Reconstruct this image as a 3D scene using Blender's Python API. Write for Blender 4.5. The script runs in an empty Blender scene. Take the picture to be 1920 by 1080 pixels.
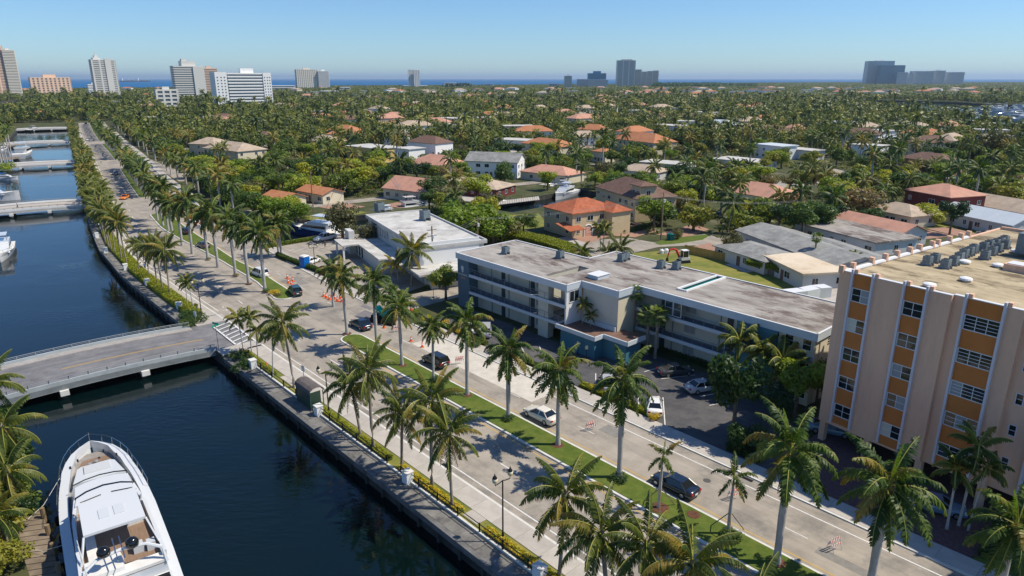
import bpy, math, random
import numpy as np
from mathutils import Vector, Matrix, Quaternion
from mathutils.geometry import tessellate_polygon
R = math.radians
rng = random.Random(7)
scene = bpy.context.scene
col = scene.collection
# ------------------------------------------------------------------ camera
CAM_H = 38.0
FPX = 1280.0                      # focal length in pixels of the 1920 px wide photograph
PITCH = math.atan(393.0 / FPX)
cam_data = bpy.data.cameras.new('camera'); cam_data.sensor_width = 36; cam_data.lens = 24
cam_data.clip_start = 1; cam_data.clip_end = 90000
cam = bpy.data.objects.new('camera', cam_data); col.objects.link(cam)
cam.location = (0, 0, CAM_H); cam.rotation_euler = (math.pi/2 - PITCH, 0, 0)
scene.camera = cam
# ------------------------------------------------------------------ sky, sun, exposure
SUN_AZ, SUN_EL = R(0), R(54)      # azimuth counted from +X towards +Y
world = bpy.data.worlds.new('World'); scene.world = world; world.use_nodes = True
wn = world.node_tree.nodes; wl = world.node_tree.links
for n_ in list(wn): wn.remove(n_)
sky = wn.new('ShaderNodeTexSky'); sky.sky_type = 'NISHITA'; sky.sun_disc = False
sky.sun_elevation = SUN_EL; sky.sun_rotation = math.pi/2 - SUN_AZ
sky.altitude = 0; sky.air_density = 1.0; sky.dust_density = 0.12; sky.ozone_density = 4.5
bg = wn.new('ShaderNodeBackground'); bg.inputs['Strength'].default_value = 0.115
wo = wn.new('ShaderNodeOutputWorld')
tint = wn.new('ShaderNodeMix'); tint.data_type = 'RGBA'; tint.blend_type = 'MULTIPLY'; tint.inputs[0].default_value = 1
tint.inputs[7].default_value = (.64, .84, 1.05, 1)
wl.new(sky.outputs[0], tint.inputs[6]); wl.new(tint.outputs[2], bg.inputs['Color']); wl.new(bg.outputs[0], wo.inputs['Surface'])
sun_d = bpy.data.lights.new('sun', 'SUN'); sun_d.energy = 4.7; sun_d.angle = R(0.53); sun_d.color = (1.0, 0.91, 0.76)
sun = bpy.data.objects.new('sun', sun_d); col.objects.link(sun)
sdir = Vector((math.cos(SUN_EL)*math.cos(SUN_AZ), math.cos(SUN_EL)*math.sin(SUN_AZ), math.sin(SUN_EL)))
sun.rotation_euler = sdir.to_track_quat('Z', 'Y').to_euler(); sun.location = (60, 0, 120)
scene.view_settings.view_transform = 'Standard'; scene.view_settings.look = 'None'
scene.view_settings.exposure = 0.16; scene.view_settings.gamma = 1; scene.view_settings.use_curve_mapping = False
scene.render.engine = 'CYCLES'
scene.cycles.max_bounces = 6; scene.cycles.transparent_max_bounces = 8; scene.cycles.volume_bounces = 0
# ------------------------------------------------------------------ survey helpers: ground point of a picture point, road frame
_c, _s = math.cos(PITCH), math.sin(PITCH)
def at(u, v, z=0.0):
    a = (u-960)/FPX; b = (v-540)/FPX
    t = (z-CAM_H)/(-_s-b*_c)
    return Vector((a*t, (_c-b*_s)*t, z))
def proj(p):
    z = p[2]-CAM_H; f = p[1]*_c - z*_s; up = p[1]*_s + z*_c
    if f < 1: return (-9999, -9999)
    return (960+FPX*p[0]/f, 540-FPX*up/f)
RA = R(-48)
def _smooth(pts, n=14):
    out = []
    P = [Vector(p) for p in pts]
    for i in range(len(P)-1):
        p0 = P[max(i-1, 0)]; p1 = P[i]; p2 = P[i+1]; p3 = P[min(i+2, len(P)-1)]
        for k in range(n):
            t = k/n
            out.append(0.5*((2*p1)+(-p0+p2)*t+(2*p0-5*p1+4*p2-p3)*t*t+(-p0+3*p1-3*p2+p3)*t**3))
    out.append(P[-1]); return out
_far = _smooth([(-24, 98), (-34.7, 110.2), (-47.5, 126), (-60.8, 143), (-73.2, 160), (-88, 180), (-104, 203), (-121.6, 230), (-149, 271), (-203.7, 357), (-246.6, 422.6), (-310, 522), (-400, 667), (-530, 876), (-620, 1020)])
_cs = [0.0]
for i in range(1, len(_far)): _cs.append(_cs[-1]+(_far[i]-_far[i-1]).length)
def road_dir(s):
    if s >= 0: return Vector((math.cos(RA), math.sin(RA)))
    s = -s; i = min(max(int(np.searchsorted(_cs, s)), 1), len(_far)-1)
    return (_far[i-1]-_far[i]).normalized()
def rd(s, n, z=0.0):
    """point of the boulevard frame: s metres along the median (negative = far), n metres to its right"""
    d0 = Vector((math.cos(RA), math.sin(RA)))
    if s >= -1e-6:
        p = Vector((-24, 98)) + d0*s; d = d0
    else:
        q = -s; i = min(max(int(np.searchsorted(_cs, q)), 1), len(_far)-1)
        t = (q-_cs[i-1])/(_cs[i]-_cs[i-1]); p = _far[i-1].lerp(_far[i], t)
        d = (_far[i-1]-_far[i]).normalized()
        # blend the direction so that offset lines stay smooth
        j = max(i-6, 1); k = min(i+6, len(_far)-1)
        d = (_far[j-1]-_far[k]).normalized()
    nn = Vector((-d.y, d.x))
    p = p + nn*n
    return Vector((p.x, p.y, z))
def rinv(p):
    """rough inverse of rd: (s, n)"""
    d0 = Vector((math.cos(RA), math.sin(RA))); q = Vector((p[0]+24, p[1]-98))
    s = q.dot(d0)
    if s >= 0: return s, q.dot(Vector((-d0.y, d0.x)))
    best = min(range(0, len(_far)), key=lambda i: (_far[i]-Vector((p[0], p[1]))).length_squared)
    i = max(1, best); d = (_far[i-1]-_far[i]).normalized()
    q = Vector((p[0], p[1]))-_far[best]
    return -_cs[best]+q.dot(d), q.dot(Vector((-d.y, d.x)))
# ------------------------------------------------------------------ tags
def tag(o, label=None, cat=None, group=None, kind=None):
    if label: o['label'] = label
    if cat: o['category'] = cat
    if group: o['group'] = group
    if kind: o['kind'] = kind
    return o
def thing(name, label, cat, loc=(0, 0, 0), rz=0.0, group=None):
    o = bpy.data.objects.new(name, None); col.objects.link(o)
    o.empty_display_size = 0.5
    o.location = loc; o.rotation_euler = (0, 0, rz)
    return tag(o, label, cat, group)
def copy_tree(o, parent=None):
    c = o.copy(); col.objects.link(c)
    if parent: c.parent = parent
    for ch in [x for x in o.children]: copy_tree(ch, c)
    return c
# ------------------------------------------------------------------ mesh builder
class MB:
    def __init__(s): s.v = []; s.f = []; s.m = []; s.M = Matrix.Identity(4)
    def add(s, vs, fs, mi=0):
        b = len(s.v)
        for p in vs: s.v.append(tuple(s.M @ Vector(p)))
        for f in fs: s.f.append(tuple(i+b for i in f)); s.m.append(mi)
    def box(s, c, d, mi=0, rz=0.0, taper=1.0):
        x, y, z = d[0]/2, d[1]/2, d[2]/2
        vs = []
        cr, sr = math.cos(rz), math.sin(rz)
        for k, t in ((-1, 1.0), (1, taper)):
            for i, j in ((-1, -1), (1, -1), (1, 1), (-1, 1)):
                px, py = i*x*t, j*y*t
                vs.append((c[0]+px*cr-py*sr, c[1]+px*sr+py*cr, c[2]+k*z))
        s.add(vs, [(3, 2, 1, 0), (4, 5, 6, 7), (0, 1, 5, 4), (1, 2, 6, 5), (2, 3, 7, 6), (3, 0, 4, 7)], mi)
        return s
    def bx(s, x0, x1, y0, y1, z0, z1, mi=0):
        return s.box(((x0+x1)/2, (y0+y1)/2, (z0+z1)/2), (abs(x1-x0), abs(y1-y0), abs(z1-z0)), mi)
    def prism(s, poly, z0, z1, mi=0, mtop=None, bottom=True):
        n = len(poly); a = sum(poly[i][0]*poly[(i+1) % n][1]-poly[(i+1) % n][0]*poly[i][1] for i in range(n))
        if a < 0: poly = poly[::-1]
        vs = [(p[0], p[1], z0) for p in poly]+[(p[0], p[1], z1) for p in poly]
        s.add(vs, [(i, (i+1) % n, n+(i+1) % n, n+i) for i in range(n)], mi)
        tri = tessellate_polygon([[Vector((p[0], p[1], 0)) for p in poly]])
        up = [tuple(t) for t in tri]
        def fix(t):
            A, B, C = [poly[i] for i in t]
            return t if (B[0]-A[0])*(C[1]-A[1])-(B[1]-A[1])*(C[0]-A[0]) > 0 else t[::-1]
        up = [fix(t) for t in up]
        s.add([(p[0], p[1], z1) for p in poly], up, mi if mtop is None else mtop)
        if bottom: s.add([(p[0], p[1], z0) for p in poly], [t[::-1] for t in up], mi)
        return s
    def tube(s, pts, rad, n=8, mi=0, cap=True):
        P = [Vector(p) for p in pts]
        if not hasattr(rad, '__len__'): rad = [rad]*len(P)
        vs = []
        ref = Vector((0, 0, 1))
        for i, p in enumerate(P):
            t = (P[min(i+1, len(P)-1)]-P[max(i-1, 0)]).normalized()
            r0 = Vector((1, 0, 0)) if abs(t.dot(ref)) > .95 else ref
            a = t.cross(r0).normalized(); b = t.cross(a)
            for k in range(n):
                an = 2*math.pi*k/n; vs.append(p+(a*math.cos(an)+b*math.sin(an))*rad[i])
        fs = [(i*n+k, i*n+(k+1) % n, (i+1)*n+(k+1) % n, (i+1)*n+k) for i in range(len(P)-1) for k in range(n)]
        if cap: fs += [tuple(range(n))[::-1], tuple((len(P)-1)*n+k for k in range(n))]
        s.add(vs, fs, mi); return s
    def cyl(s, c, r, h, n=12, mi=0, r2=None):
        return s.tube([(c[0], c[1], c[2]), (c[0], c[1], c[2]+h)], [r, r if r2 is None else r2], n, mi)
    def lathe(s, c, prof, n=12, mi=0):
        vs = [(c[0]+r*math.cos(2*math.pi*k/n), c[1]+r*math.sin(2*math.pi*k/n), c[2]+z) for r, z in prof for k in range(n)]
        fs = [(i*n+k, i*n+(k+1) % n, (i+1)*n+(k+1) % n, (i+1)*n+k) for i in range(len(prof)-1) for k in range(n)]
        fs += [tuple(range(n))[::-1], tuple((len(prof)-1)*n+k for k in range(n))]
        s.add(vs, fs, mi); return s
    def quad(s, a, b, c, d, mi=0): s.add([a, b, c, d], [(0, 1, 2, 3)], mi); return s
    def loft(s, rings, mi=0, closed=True, caps=True):
        n = len(rings[0]); vs = [p for r in rings for p in r]; m = n if closed else n-1
        fs = [(i*n+k, i*n+(k+1) % n, (i+1)*n+(k+1) % n, (i+1)*n+k) for i in range(len(rings)-1) for k in range(m)]
        if caps and closed: fs += [tuple(range(n))[::-1], tuple((len(rings)-1)*n+k for k in range(n))]
        s.add(vs, fs, mi); return s
    def build(s, name, mats, parent=None, smooth=False, loc=None, rz=None):
        me = bpy.data.meshes.new(name); me.from_pydata(s.v, [], s.f)
        if not isinstance(mats, (list, tuple)): mats = [mats]
        for m_ in mats: me.materials.append(m_)
        if len(mats) > 1: me.polygons.foreach_set('material_index', s.m)
        if smooth: me.polygons.foreach_set('use_smooth', [True]*len(me.polygons))
        me.update()
        return link(name, me, parent, loc, rz)
def link(name, me, parent=None, loc=None, rz=None):
    o = bpy.data.objects.new(name, me); col.objects.link(o)
    if parent: o.parent = parent
    if loc is not None: o.location = loc
    if rz is not None: o.rotation_euler = (0, 0, rz)
    return o
def struct(o, label=None):
    o['kind'] = 'structure'
    if label: o['label'] = label
    return o
# ------------------------------------------------------------------ materials
MATS = {}
def mat(name, c1, c2=None, scale=1.0, detail=5, rough=.8, bump=0.0, bscale=None, spec=.3, metal=0.0, rnd=0.0, c3=None, s3=.1, t3=(.45, .65), stretch=None, coat=0.0, lo=.35, hi=.65):
    m = bpy.data.materials.new(name); m.use_nodes = True; MATS[name] = m
    nt = m.node_tree; N = nt.nodes; L = nt.links; b = N['Principled BSDF']
    b.inputs['Roughness'].default_value = rough; b.inputs['Metallic'].default_value = metal
    b.inputs['Specular IOR Level'].default_value = spec; b.inputs['Coat Weight'].default_value = coat
    c1 = tuple(c1)+(1,)
    tc = N.new('ShaderNodeTexCoord'); src = tc.outputs['Object']
    if stretch:
        mp = N.new('ShaderNodeMapping'); mp.inputs['Scale'].default_value = stretch; L.new(src, mp.inputs[0]); src = mp.outputs[0]
    out = None
    if c2 is not None:
        nz = N.new('ShaderNodeTexNoise'); nz.inputs['Scale'].default_value = scale; nz.inputs['Detail'].default_value = detail
        nz.inputs['Roughness'].default_value = .62
        L.new(src, nz.inputs['Vector'])
        rp = N.new('ShaderNodeValToRGB'); rp.color_ramp.elements[0].position = lo; rp.color_ramp.elements[1].position = hi
        rp.color_ramp.elements[0].color = c1; rp.color_ramp.elements[1].color = tuple(c2)+(1,)
        L.new(nz.outputs[0], rp.inputs[0]); out = rp.outputs[0]
        if c3 is not None:
            n2 = N.new('ShaderNodeTexNoise'); n2.inputs['Scale'].default_value = s3; n2.inputs['Detail'].default_value = 7
            n2.inputs['Roughness'].default_value = .74
            L.new(src, n2.inputs['Vector'])
            mr = N.new('ShaderNodeMapRange'); mr.inputs[1].default_value = t3[0]; mr.inputs[2].default_value = t3[1]
            L.new(n2.outputs[0], mr.inputs[0])
            mx = N.new('ShaderNodeMix'); mx.data_type = 'RGBA'; L.new(mr.outputs[0], mx.inputs[0])
            L.new(out, mx.inputs[6]); mx.inputs[7].default_value = tuple(c3)+(1,); out = mx.outputs[2]
    if rnd:
        oi = N.new('ShaderNodeObjectInfo'); hs = N.new('ShaderNodeHueSaturation')
        mr = N.new('ShaderNodeMapRange'); mr.inputs[3].default_value = 1-rnd; mr.inputs[4].default_value = 1+rnd
        L.new(oi.outputs['Random'], mr.inputs[0]); L.new(mr.outputs[0], hs.inputs['Value'])
        if out: L.new(out, hs.inputs['Color'])
        else: hs.inputs['Color'].default_value = c1
        out = hs.outputs[0]
    if out: L.new(out, b.inputs['Base Color'])
    else: b.inputs['Base Color'].default_value = c1
    if bump:
        nb = N.new('ShaderNodeTexNoise'); nb.inputs['Scale'].default_value = bscale or scale*3; nb.inputs['Detail'].default_value = 5
        L.new(src, nb.inputs['Vector'])
        bp = N.new('ShaderNodeBump'); bp.inputs['Strength'].default_value = min(bump, 1); bp.inputs['Distance'].default_value = .05
        L.new(nb.outputs[0], bp.inputs['Height']); L.new(bp.outputs[0], b.inputs['Normal'])
    return m
def leafmat(name, c1, c2, c3=None, trans=.3, nscale=.5, rough=.5, worldspace=False, p3=.86):
    m = bpy.data.materials.new(name); m.use_nodes = True; MATS[name] = m
    nt = m.node_tree; N = nt.nodes; L = nt.links; b = N['Principled BSDF']; o = N['Material Output']
    b.inputs['Roughness'].default_value = rough; b.inputs['Specular IOR Level'].default_value = .35
    oi = N.new('ShaderNodeObjectInfo')
    if worldspace: g = N.new('ShaderNodeNewGeometry'); src = g.outputs['Position']
    else: tc = N.new('ShaderNodeTexCoord'); src = tc.outputs['Object']
    nz = N.new('ShaderNodeTexNoise'); nz.inputs['Scale'].default_value = nscale; nz.inputs['Detail'].default_value = 6; nz.inputs['Roughness'].default_value = .7
    L.new(src, nz.inputs['Vector'])
    ad = N.new('ShaderNodeMath'); ad.operation = 'MULTIPLY_ADD'; L.new(nz.outputs[0], ad.inputs[0]); ad.inputs[1].default_value = .9 if worldspace else 1.5; ad.inputs[2].default_value = -.45 if worldspace else -.75
    a2 = N.new('ShaderNodeMath'); a2.operation = 'ADD'; a2.use_clamp = True
    if worldspace:
        n3 = N.new('ShaderNodeTexNoise'); n3.inputs['Scale'].default_value = .11; n3.inputs['Detail'].default_value = 2; L.new(src, n3.inputs['Vector'])
        m3 = N.new('ShaderNodeMapRange'); m3.inputs[1].default_value = .3; m3.inputs[2].default_value = .7; m3.clamp = False; L.new(n3.outputs[0], m3.inputs[0]); L.new(m3.outputs[0], a2.inputs[0])
    else: L.new(oi.outputs['Random'], a2.inputs[0])
    L.new(ad.outputs[0], a2.inputs[1])
    rp = N.new('ShaderNodeValToRGB'); rp.color_ramp.elements[0].position = .1; rp.color_ramp.elements[0].color = tuple(c1)+(1,)
    rp.color_ramp.elements[1].position = .75; rp.color_ramp.elements[1].color = tuple(c2)+(1,)
    if c3: e = rp.color_ramp.elements.new(p3+.1); e.color = tuple(c3)+(1,)
    L.new(a2.outputs[0], rp.inputs[0]); L.new(rp.outputs[0], b.inputs['Base Color'])
    tr = N.new('ShaderNodeBsdfTranslucent'); hs = N.new('ShaderNodeHueSaturation'); hs.inputs['Value'].default_value = 1.6; hs.inputs['Saturation'].default_value = 1.1
    L.new(rp.outputs[0], hs.inputs['Color']); L.new(hs.outputs[0], tr.inputs['Color'])
    mx = N.new('ShaderNodeMixShader'); mx.inputs[0].default_value = trans
    L.new(b.outputs[0], mx.inputs[1]); L.new(tr.outputs[0], mx.inputs[2]); L.new(mx.outputs[0], o.inputs['Surface'])
    return m
mat('road', (.30, .265, .22), (.395, .352, .295), .35, 8, .85, .15, 30, c3=(.19, .178, .16), s3=.12, t3=(.5, .66))
mat('asphalt', (.060, .060, .065), (.095, .093, .095), .5, 8, .85, .15, 30, c3=(.14, .135, .13), s3=.15, t3=(.52, .7))
mat('bridge_road', (.16, .16, .17), (.23, .225, .225), .5, 8, .8, .1, 20, c3=(.12, .115, .12), s3=.2, t3=(.5, .68), stretch=(1, 1, 1))
mat('milled', (.50, .46, .40), (.60, .56, .49), .8, 6, .9, .1)
mat('patch', (.16, .15, .16), (.2, .19, .19), 1, 6, .9)
mat('sidewalk', (.39, .36, .32), (.48, .445, .40), .6, 8, .85, .1, 25, rnd=.06, c3=(.38, .35, .31), s3=.4, t3=(.55, .75))
mat('kerb', (.55, .54, .50), (.66, .65, .60), 1.5, 6, .8)
mat('prom', (.15, .145, .135), (.23, .22, .20), .8, 8, .85, .2, 15, rnd=.12, c3=(.09, .087, .082), s3=.5, t3=(.48, .66))
mat('seawall', (.035, .035, .032), (.08, .078, .07), .7, 8, .9, .4, 5)
mat('seawall_cap', (.12, .12, .115), (.19, .185, .18), .9, 8, .85, .2, 12)
mat('grass', (.060, .100, .010), (.11, .145, .02), 1.2, 8, .9, .3, 12, c3=(.15, .17, .03), s3=.25, t3=(.5, .75))
mat('drygrass', (.16, .18, .03), (.25, .22, .055), .5, 8, .9, .3, 8, c3=(.09, .13, .02), s3=.12, t3=(.45, .65))
mat('soil', (.035, .055, .015), (.09, .085, .035), .25, 8, .95, .4, 4, c3=(.16, .14, .09), s3=.05, t3=(.56, .66))
mat('mulch', (.085, .035, .02), (.15, .07, .04), 4, 6, .95, .6, 12)
mat('white_paint', (.74, .74, .72), (.60, .59, .56), 2.5, 6, .6)
mat('yellow_paint', (.62, .38, .06), (.52, .34, .10), 2, 6, .7)
mat('paver', (.10, .055, .06), (.16, .09, .085), 3, 6, .9, .2, 12)
mat('paver_pink', (.30, .17, .12), (.38, .23, .17), 2, 6, .9)
mat('white', (.78, .78, .76), rough=.5); mat('offwhite', (.62, .61, .57), (.72, .71, .67), .8, 6, .7)
mat('gelcoat', (.62, .64, .65), rough=.22, spec=.5, coat=.4); mat('gelcoat_grey', (.55, .58, .60), rough=.35)
mat('teak', (.20, .135, .09), (.27, .18, .125), 1, 5, .6, stretch=(1, 12, 1)); mat('cushion', (.50, .52, .53), rough=.8)
mat('black', (.012, .012, .013), rough=.5); mat('blackgloss', (.01, .011, .014), rough=.12, spec=.5)
mat('chrome', (.6, .6, .6), rough=.2, metal=1); mat('glass', (.012, .018, .022), rough=.06, spec=.8)
mat('glass_far', (.03, .06, .08), rough=.15, spec=.7); mat('rubber', (.015, .015, .015), rough=.9)
mat('orange', (.75, .12, .02), rough=.5); mat('red', (.55, .03, .03), rough=.4); mat('tail', (.35, .008, .01), rough=.2)
mat('lampglass', (.75, .66, .42), rough=.3); mat('bin_green', (.0, .16, .15), rough=.4); mat('teal_mach', (.0, .36, .30), rough=.35)
mat('blue_sign', (.0, .12, .45), rough=.4); mat('green_sign', (.02, .35, .22), rough=.4); mat('yellow_sign', (.72, .42, .02), rough=.4)
mat('bark_royal', (.34, .325, .30), (.48, .46, .43), 2, 5, .85, .3, 5, stretch=(1, 1, 3)); mat('bark_coco', (.20, .165, .13), (.34, .29, .24), 3, 5, .9, .4, 8, stretch=(1, 1, 4))
mat('bark', (.10, .075, .055), (.20, .16, .125), 2, 6, .9, .5, 6)
mat('wood', (.17, .125, .075), (.27, .20, .125), 1.5, 6, .85, .2, stretch=(1, 1, .2)); mat('fence_wood', (.33, .22, .06), (.48, .33, .10), 2, 6, .85, rnd=.14, stretch=(1, 1, .25))
mat('fence_grey', (.13, .125, .12), (.22, .21, .195), 2, 6, .85, rnd=.12, stretch=(1, 1, .25)); mat('dock', (.17, .135, .10), (.26, .21, .155), 1, 6, .85, rnd=.12)
mat('water', (.0004, .006, .008), (.002, .007, .005), .05, 3, .035, spec=.5)
mat('sea', (.0, .085, .23), (.0, .10, .26), .0006, 3, .5, spec=.08)
leafmat('royal', (.026, .064, .010), (.10, .155, .022), (.26, .19, .04), nscale=.3)
leafmat('royal_spear', (.13, .24, .02), (.20, .30, .03), nscale=.6); mat('crownshaft', (.13, .24, .03), (.20, .30, .04), 1, 3, .35, stretch=(1, 1, .3))
leafmat('coco', (.040, .072, .010), (.13, .155, .022), (.26, .19, .03), nscale=.3)
mat('rachis', (.27, .26, .05), rough=.5); mat('dryfrond', (.24, .14, .05), (.33, .21, .08), 2, 4, .9)
leafmat('sabal', (.10, .15, .035), (.19, .24, .06), nscale=.5)
leafmat('bright', (.12, .19, .014), (.27, .33, .035), (.34, .33, .03), nscale=.45)
leafmat('mid', (.062, .115, .016), (.19, .23, .03), (.25, .24, .03), nscale=.4)
leafmat('dark', (.020, .055, .012), (.065, .115, .02), nscale=.4)
leafmat('olive', (.09, .09, .03), (.18, .17, .055), (.26, .18, .08), nscale=.4)
leafmat('hedge', (.14, .19, .015), (.33, .33, .02), (.55, .42, .03), nscale=2.2, p3=.8)
leafmat('hedgegreen', (.045, .085, .015), (.09, .14, .02), nscale=2)
leafmat('yellowleaf', (.45, .33, .02), (.55, .40, .03), nscale=1); leafmat('silver', (.20, .26, .20), (.30, .35, .27), nscale=1)
leafmat('forest', (.026, .048, .013), (.175, .20, .032), (.34, .30, .07), nscale=.35, worldspace=True, trans=.25)
# water relief
def ripple(name, s1, st):
    m = MATS[name]; N = m.node_tree.nodes; L = m.node_tree.links; b = N['Principled BSDF']; tc = N.new('ShaderNodeTexCoord')
    mp = N.new('ShaderNodeMapping'); mp.inputs['Rotation'].default_value = (0, 0, R(20)); mp.inputs['Scale'].default_value = (1, 2.2, 1); L.new(tc.outputs['Object'], mp.inputs[0])
    n1 = N.new('ShaderNodeTexNoise'); n1.inputs['Scale'].default_value = s1; n1.inputs['Detail'].default_value = 3; L.new(mp.outputs[0], n1.inputs['Vector'])
    n2 = N.new('ShaderNodeTexNoise'); n2.inputs['Scale'].default_value = .045; n2.inputs['Detail'].default_value = 3; L.new(tc.outputs['Object'], n2.inputs['Vector'])
    mr = N.new('ShaderNodeMapRange'); mr.inputs[1].default_value = .46; mr.inputs[2].default_value = .64; mr.inputs[3].default_value = .12; L.new(n2.outputs[0], mr.inputs[0])
    mu = N.new('ShaderNodeMath'); mu.operation = 'MULTIPLY'; L.new(n1.outputs[0], mu.inputs[0]); L.new(mr.outputs[0], mu.inputs[1])
    bp = N.new('ShaderNodeBump'); bp.inputs['Strength'].default_value = st; bp.inputs['Distance'].default_value = .12
    L.new(mu.outputs[0], bp.inputs['Height']); L.new(bp.outputs[0], b.inputs['Normal'])
ripple('water', .8, .6)
def streaks(name, c, amt=.55, scl=.9, rot=RA, st=(14, 1, 1)):
    m = MATS[name]; N = m.node_tree.nodes; L = m.node_tree.links; b = N['Principled BSDF']; src = b.inputs['Base Color'].links[0].from_socket
    tc = N.new('ShaderNodeTexCoord'); mp = N.new('ShaderNodeMapping'); mp.vector_type = 'TEXTURE'; mp.inputs['Rotation'].default_value = (0, 0, rot); mp.inputs['Scale'].default_value = st
    L.new(tc.outputs['Object'], mp.inputs[0]); nz = N.new('ShaderNodeTexNoise'); nz.inputs['Scale'].default_value = scl; nz.inputs['Detail'].default_value = 5; nz.inputs['Roughness'].default_value = .7; L.new(mp.outputs[0], nz.inputs['Vector'])
    mr = N.new('ShaderNodeMapRange'); mr.inputs[1].default_value = .48; mr.inputs[2].default_value = .70; mr.inputs[4].default_value = amt; L.new(nz.outputs[0], mr.inputs[0])
    mx = N.new('ShaderNodeMix'); mx.data_type = 'RGBA'; L.new(mr.outputs[0], mx.inputs[0]); L.new(src, mx.inputs[6]); mx.inputs[7].default_value = tuple(c)+(1,); L.new(mx.outputs[2], b.inputs['Base Color'])
streaks('road', (.175, .16, .138), .55); streaks('bridge_road', (.10, .10, .105), .6, .9, R(42)); streaks('asphalt', (.15, .148, .14), .4, .7); streaks('seawall_cap', (.05, .05, .045), .7, .8, 0, (1, 1, 1))
# ================================================================== ground, water, roads
def sheet(name, outer, holes, z, m, skirt=None, m2=None):
    rings = [outer]+holes
    vs = []; fs = []
    base = [Vector((p[0], p[1], 0)) for r in rings for p in r]
    tri = tessellate_polygon([[Vector((p[0], p[1], 0)) for p in r] for r in rings])
    for t in tri:
        A, B, C = [base[i] for i in t]
        fs.append(tuple(t) if (B.x-A.x)*(C.y-A.y)-(B.y-A.y)*(C.x-A.x) > 0 else tuple(t)[::-1])
    vs = [(p.x, p.y, z) for p in base]; mi = [0]*len(fs)
    if skirt is not None:
        for r in rings:
            b = len(vs); n = len(r)
            vs += [(p[0], p[1], z) for p in r]+[(p[0], p[1], skirt) for p in r]
            for i in range(n): fs.append((b+i, b+(i+1) % n, b+n+(i+1) % n, b+n+i)); mi.append(1)
    me = bpy.data.meshes.new(name); me.from_pydata(vs, [], fs)
    for q in ([m, m2] if m2 else [m]): me.materials.append(q)
    if m2: me.polygons.foreach_set('material_index', mi)
    return struct(link(name, me))
def pxpoly(L, z=0.0): return [at(u, v, z) for u, v in L]
def ribbon(name, n0, n1, s0, s1, z, m, step=4.0, bottom=None):
    k = max(1, int(abs(s1-s0)/step)); ss = [s0+(s1-s0)*i/k for i in range(k+1)]
    f0 = n0 if callable(n0) else (lambda s: n0); f1 = n1 if callable(n1) else (lambda s: n1)
    b = MB()
    A = [rd(s, f0(s), z) for s in ss]; B = [rd(s, f1(s), z) for s in ss]
    n = len(ss); b.add(A+B, [(i, n+i, n+i+1, i+1) if s1 < s0 else (i, i+1, n+i+1, n+i) for i in range(n-1)])
    if bottom is not None:
        for E_ in (A, B):
            b.add(E_+[Vector((p.x, p.y, bottom)) for p in E_], [(i, i+1, n+i+1, n+i) for i in range(n-1)])
        for i in (0, n-1):
            b.add([A[i], B[i], (B[i].x, B[i].y, bottom), (A[i].x, A[i].y, bottom)], [(0, 1, 2, 3)])
    return b.build(name, m)
# measured offsets of the edges of the boulevard along its curve
def tab(*p):
    xs = [q[0] for q in p][::-1]; ys = [q[1] for q in p][::-1]
    return lambda s: float(np.interp(s, xs, ys))
WALL = tab((0, -17.9), (-20, -18.2), (-45, -19.6), (-61, -20.6), (-87, -21.5), (-107, -20.7), (-140, -20.0), (-172, -20.2), (-210, -19.2), (-255, -18.8), (-500, -18.2))
LCURB = tab((0, -11.9), (-22, -12.4), (-30, -12.9), (-50, -14.0), (-62, -15.4), (-80, -16.4), (-110, -15.0), (-141, -13.3), (-180, -12.3), (-218, -11.5), (-500, -10.8))
MEDL = tab((0, -2.6), (-28, -1.9), (-40, -.8), (-61, -1.6), (-75, -3.0), (-90, -4.4), (-105, -5.4), (-128, -5.0), (-161, -4.5), (-213, -3.2), (-300, -2.7))
MEDR = tab((0, 1.2), (-30, 2.2), (-46, 2.4), (-60, 1.3), (-89, .5), (-130, -.1), (-213, 1.0), (-300, 1.2))
def off(f, d): return lambda s: f(s)+d
WZ = -1.6
# shore of the near canal, the canal is a notch in the land
def LBK(s): return -46.0 if s > -60 else -46.0-6.0*min(1, (-60-s)/300)
shoreR = [rd(s, WALL(s)) for s in list(range(150, 0, -10))+list(range(0, -571, -6))]
shoreL = [rd(s, LBK(s)) for s in list(range(-570, 0, 10))+list(range(0, 151, 10))]
coast = [at(u, v, 9) for u, v in [(-900, 172), (-200, 167), (60, 164), (340, 161.5), (600, 159), (960, 157.5), (1300, 155), (1600, 153), (1920, 152), (2300, 151.5)]]
outer = shoreR+shoreL+[(-200, -200, 0), (-4000, -200, 0)]+coast+[(9000, 3000, 0), (3000, -200, 0), (200, -200, 0)]
H_lagoon = pxpoly([(1500, 187), (1600, 187.5), (1700, 188.5), (1800, 192), (1870, 196.5), (1990, 198), (2150, 215), (2150, 285), (1985, 266), (1920, 256), (1870, 248), (1830, 240), (1790, 230), (1740, 219), (1680, 209), (1600, 196), (1500, 191)])
H_can1 = pxpoly([(430, 462), (500, 455), (545, 449), (600, 440), (668, 424), (760, 408), (800, 398), (778, 393), (700, 402), (640, 405), (560, 413), (510, 425), (470, 440)])
H_can2 = pxpoly([(925, 392), (960, 398), (1010, 389), (1060, 381), (1110, 372), (1135, 362), (1090, 355), (1040, 362), (985, 372), (935, 380)])
H_marL = pxpoly([(0, 214), (28, 206), (62, 196), (66, 188), (40, 186), (0, 192), (-60, 200), (-60, 225)])
H_can3 = pxpoly([(860, 452), (895, 447), (930, 441), (968, 447), (975, 436), (940, 432), (880, 438)])
land = sheet('ground', outer, [H_lagoon, H_can1, H_can2, H_marL, H_can3], -.04, MATS['soil'], -4.0, MATS['seawall'])
b = MB(); b.quad((-6000, -300, WZ), (6000, -300, WZ), (6000, 2600, WZ), (-6000, 2600, WZ))
struct(b.build('canal_water', MATS['water']))
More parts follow.
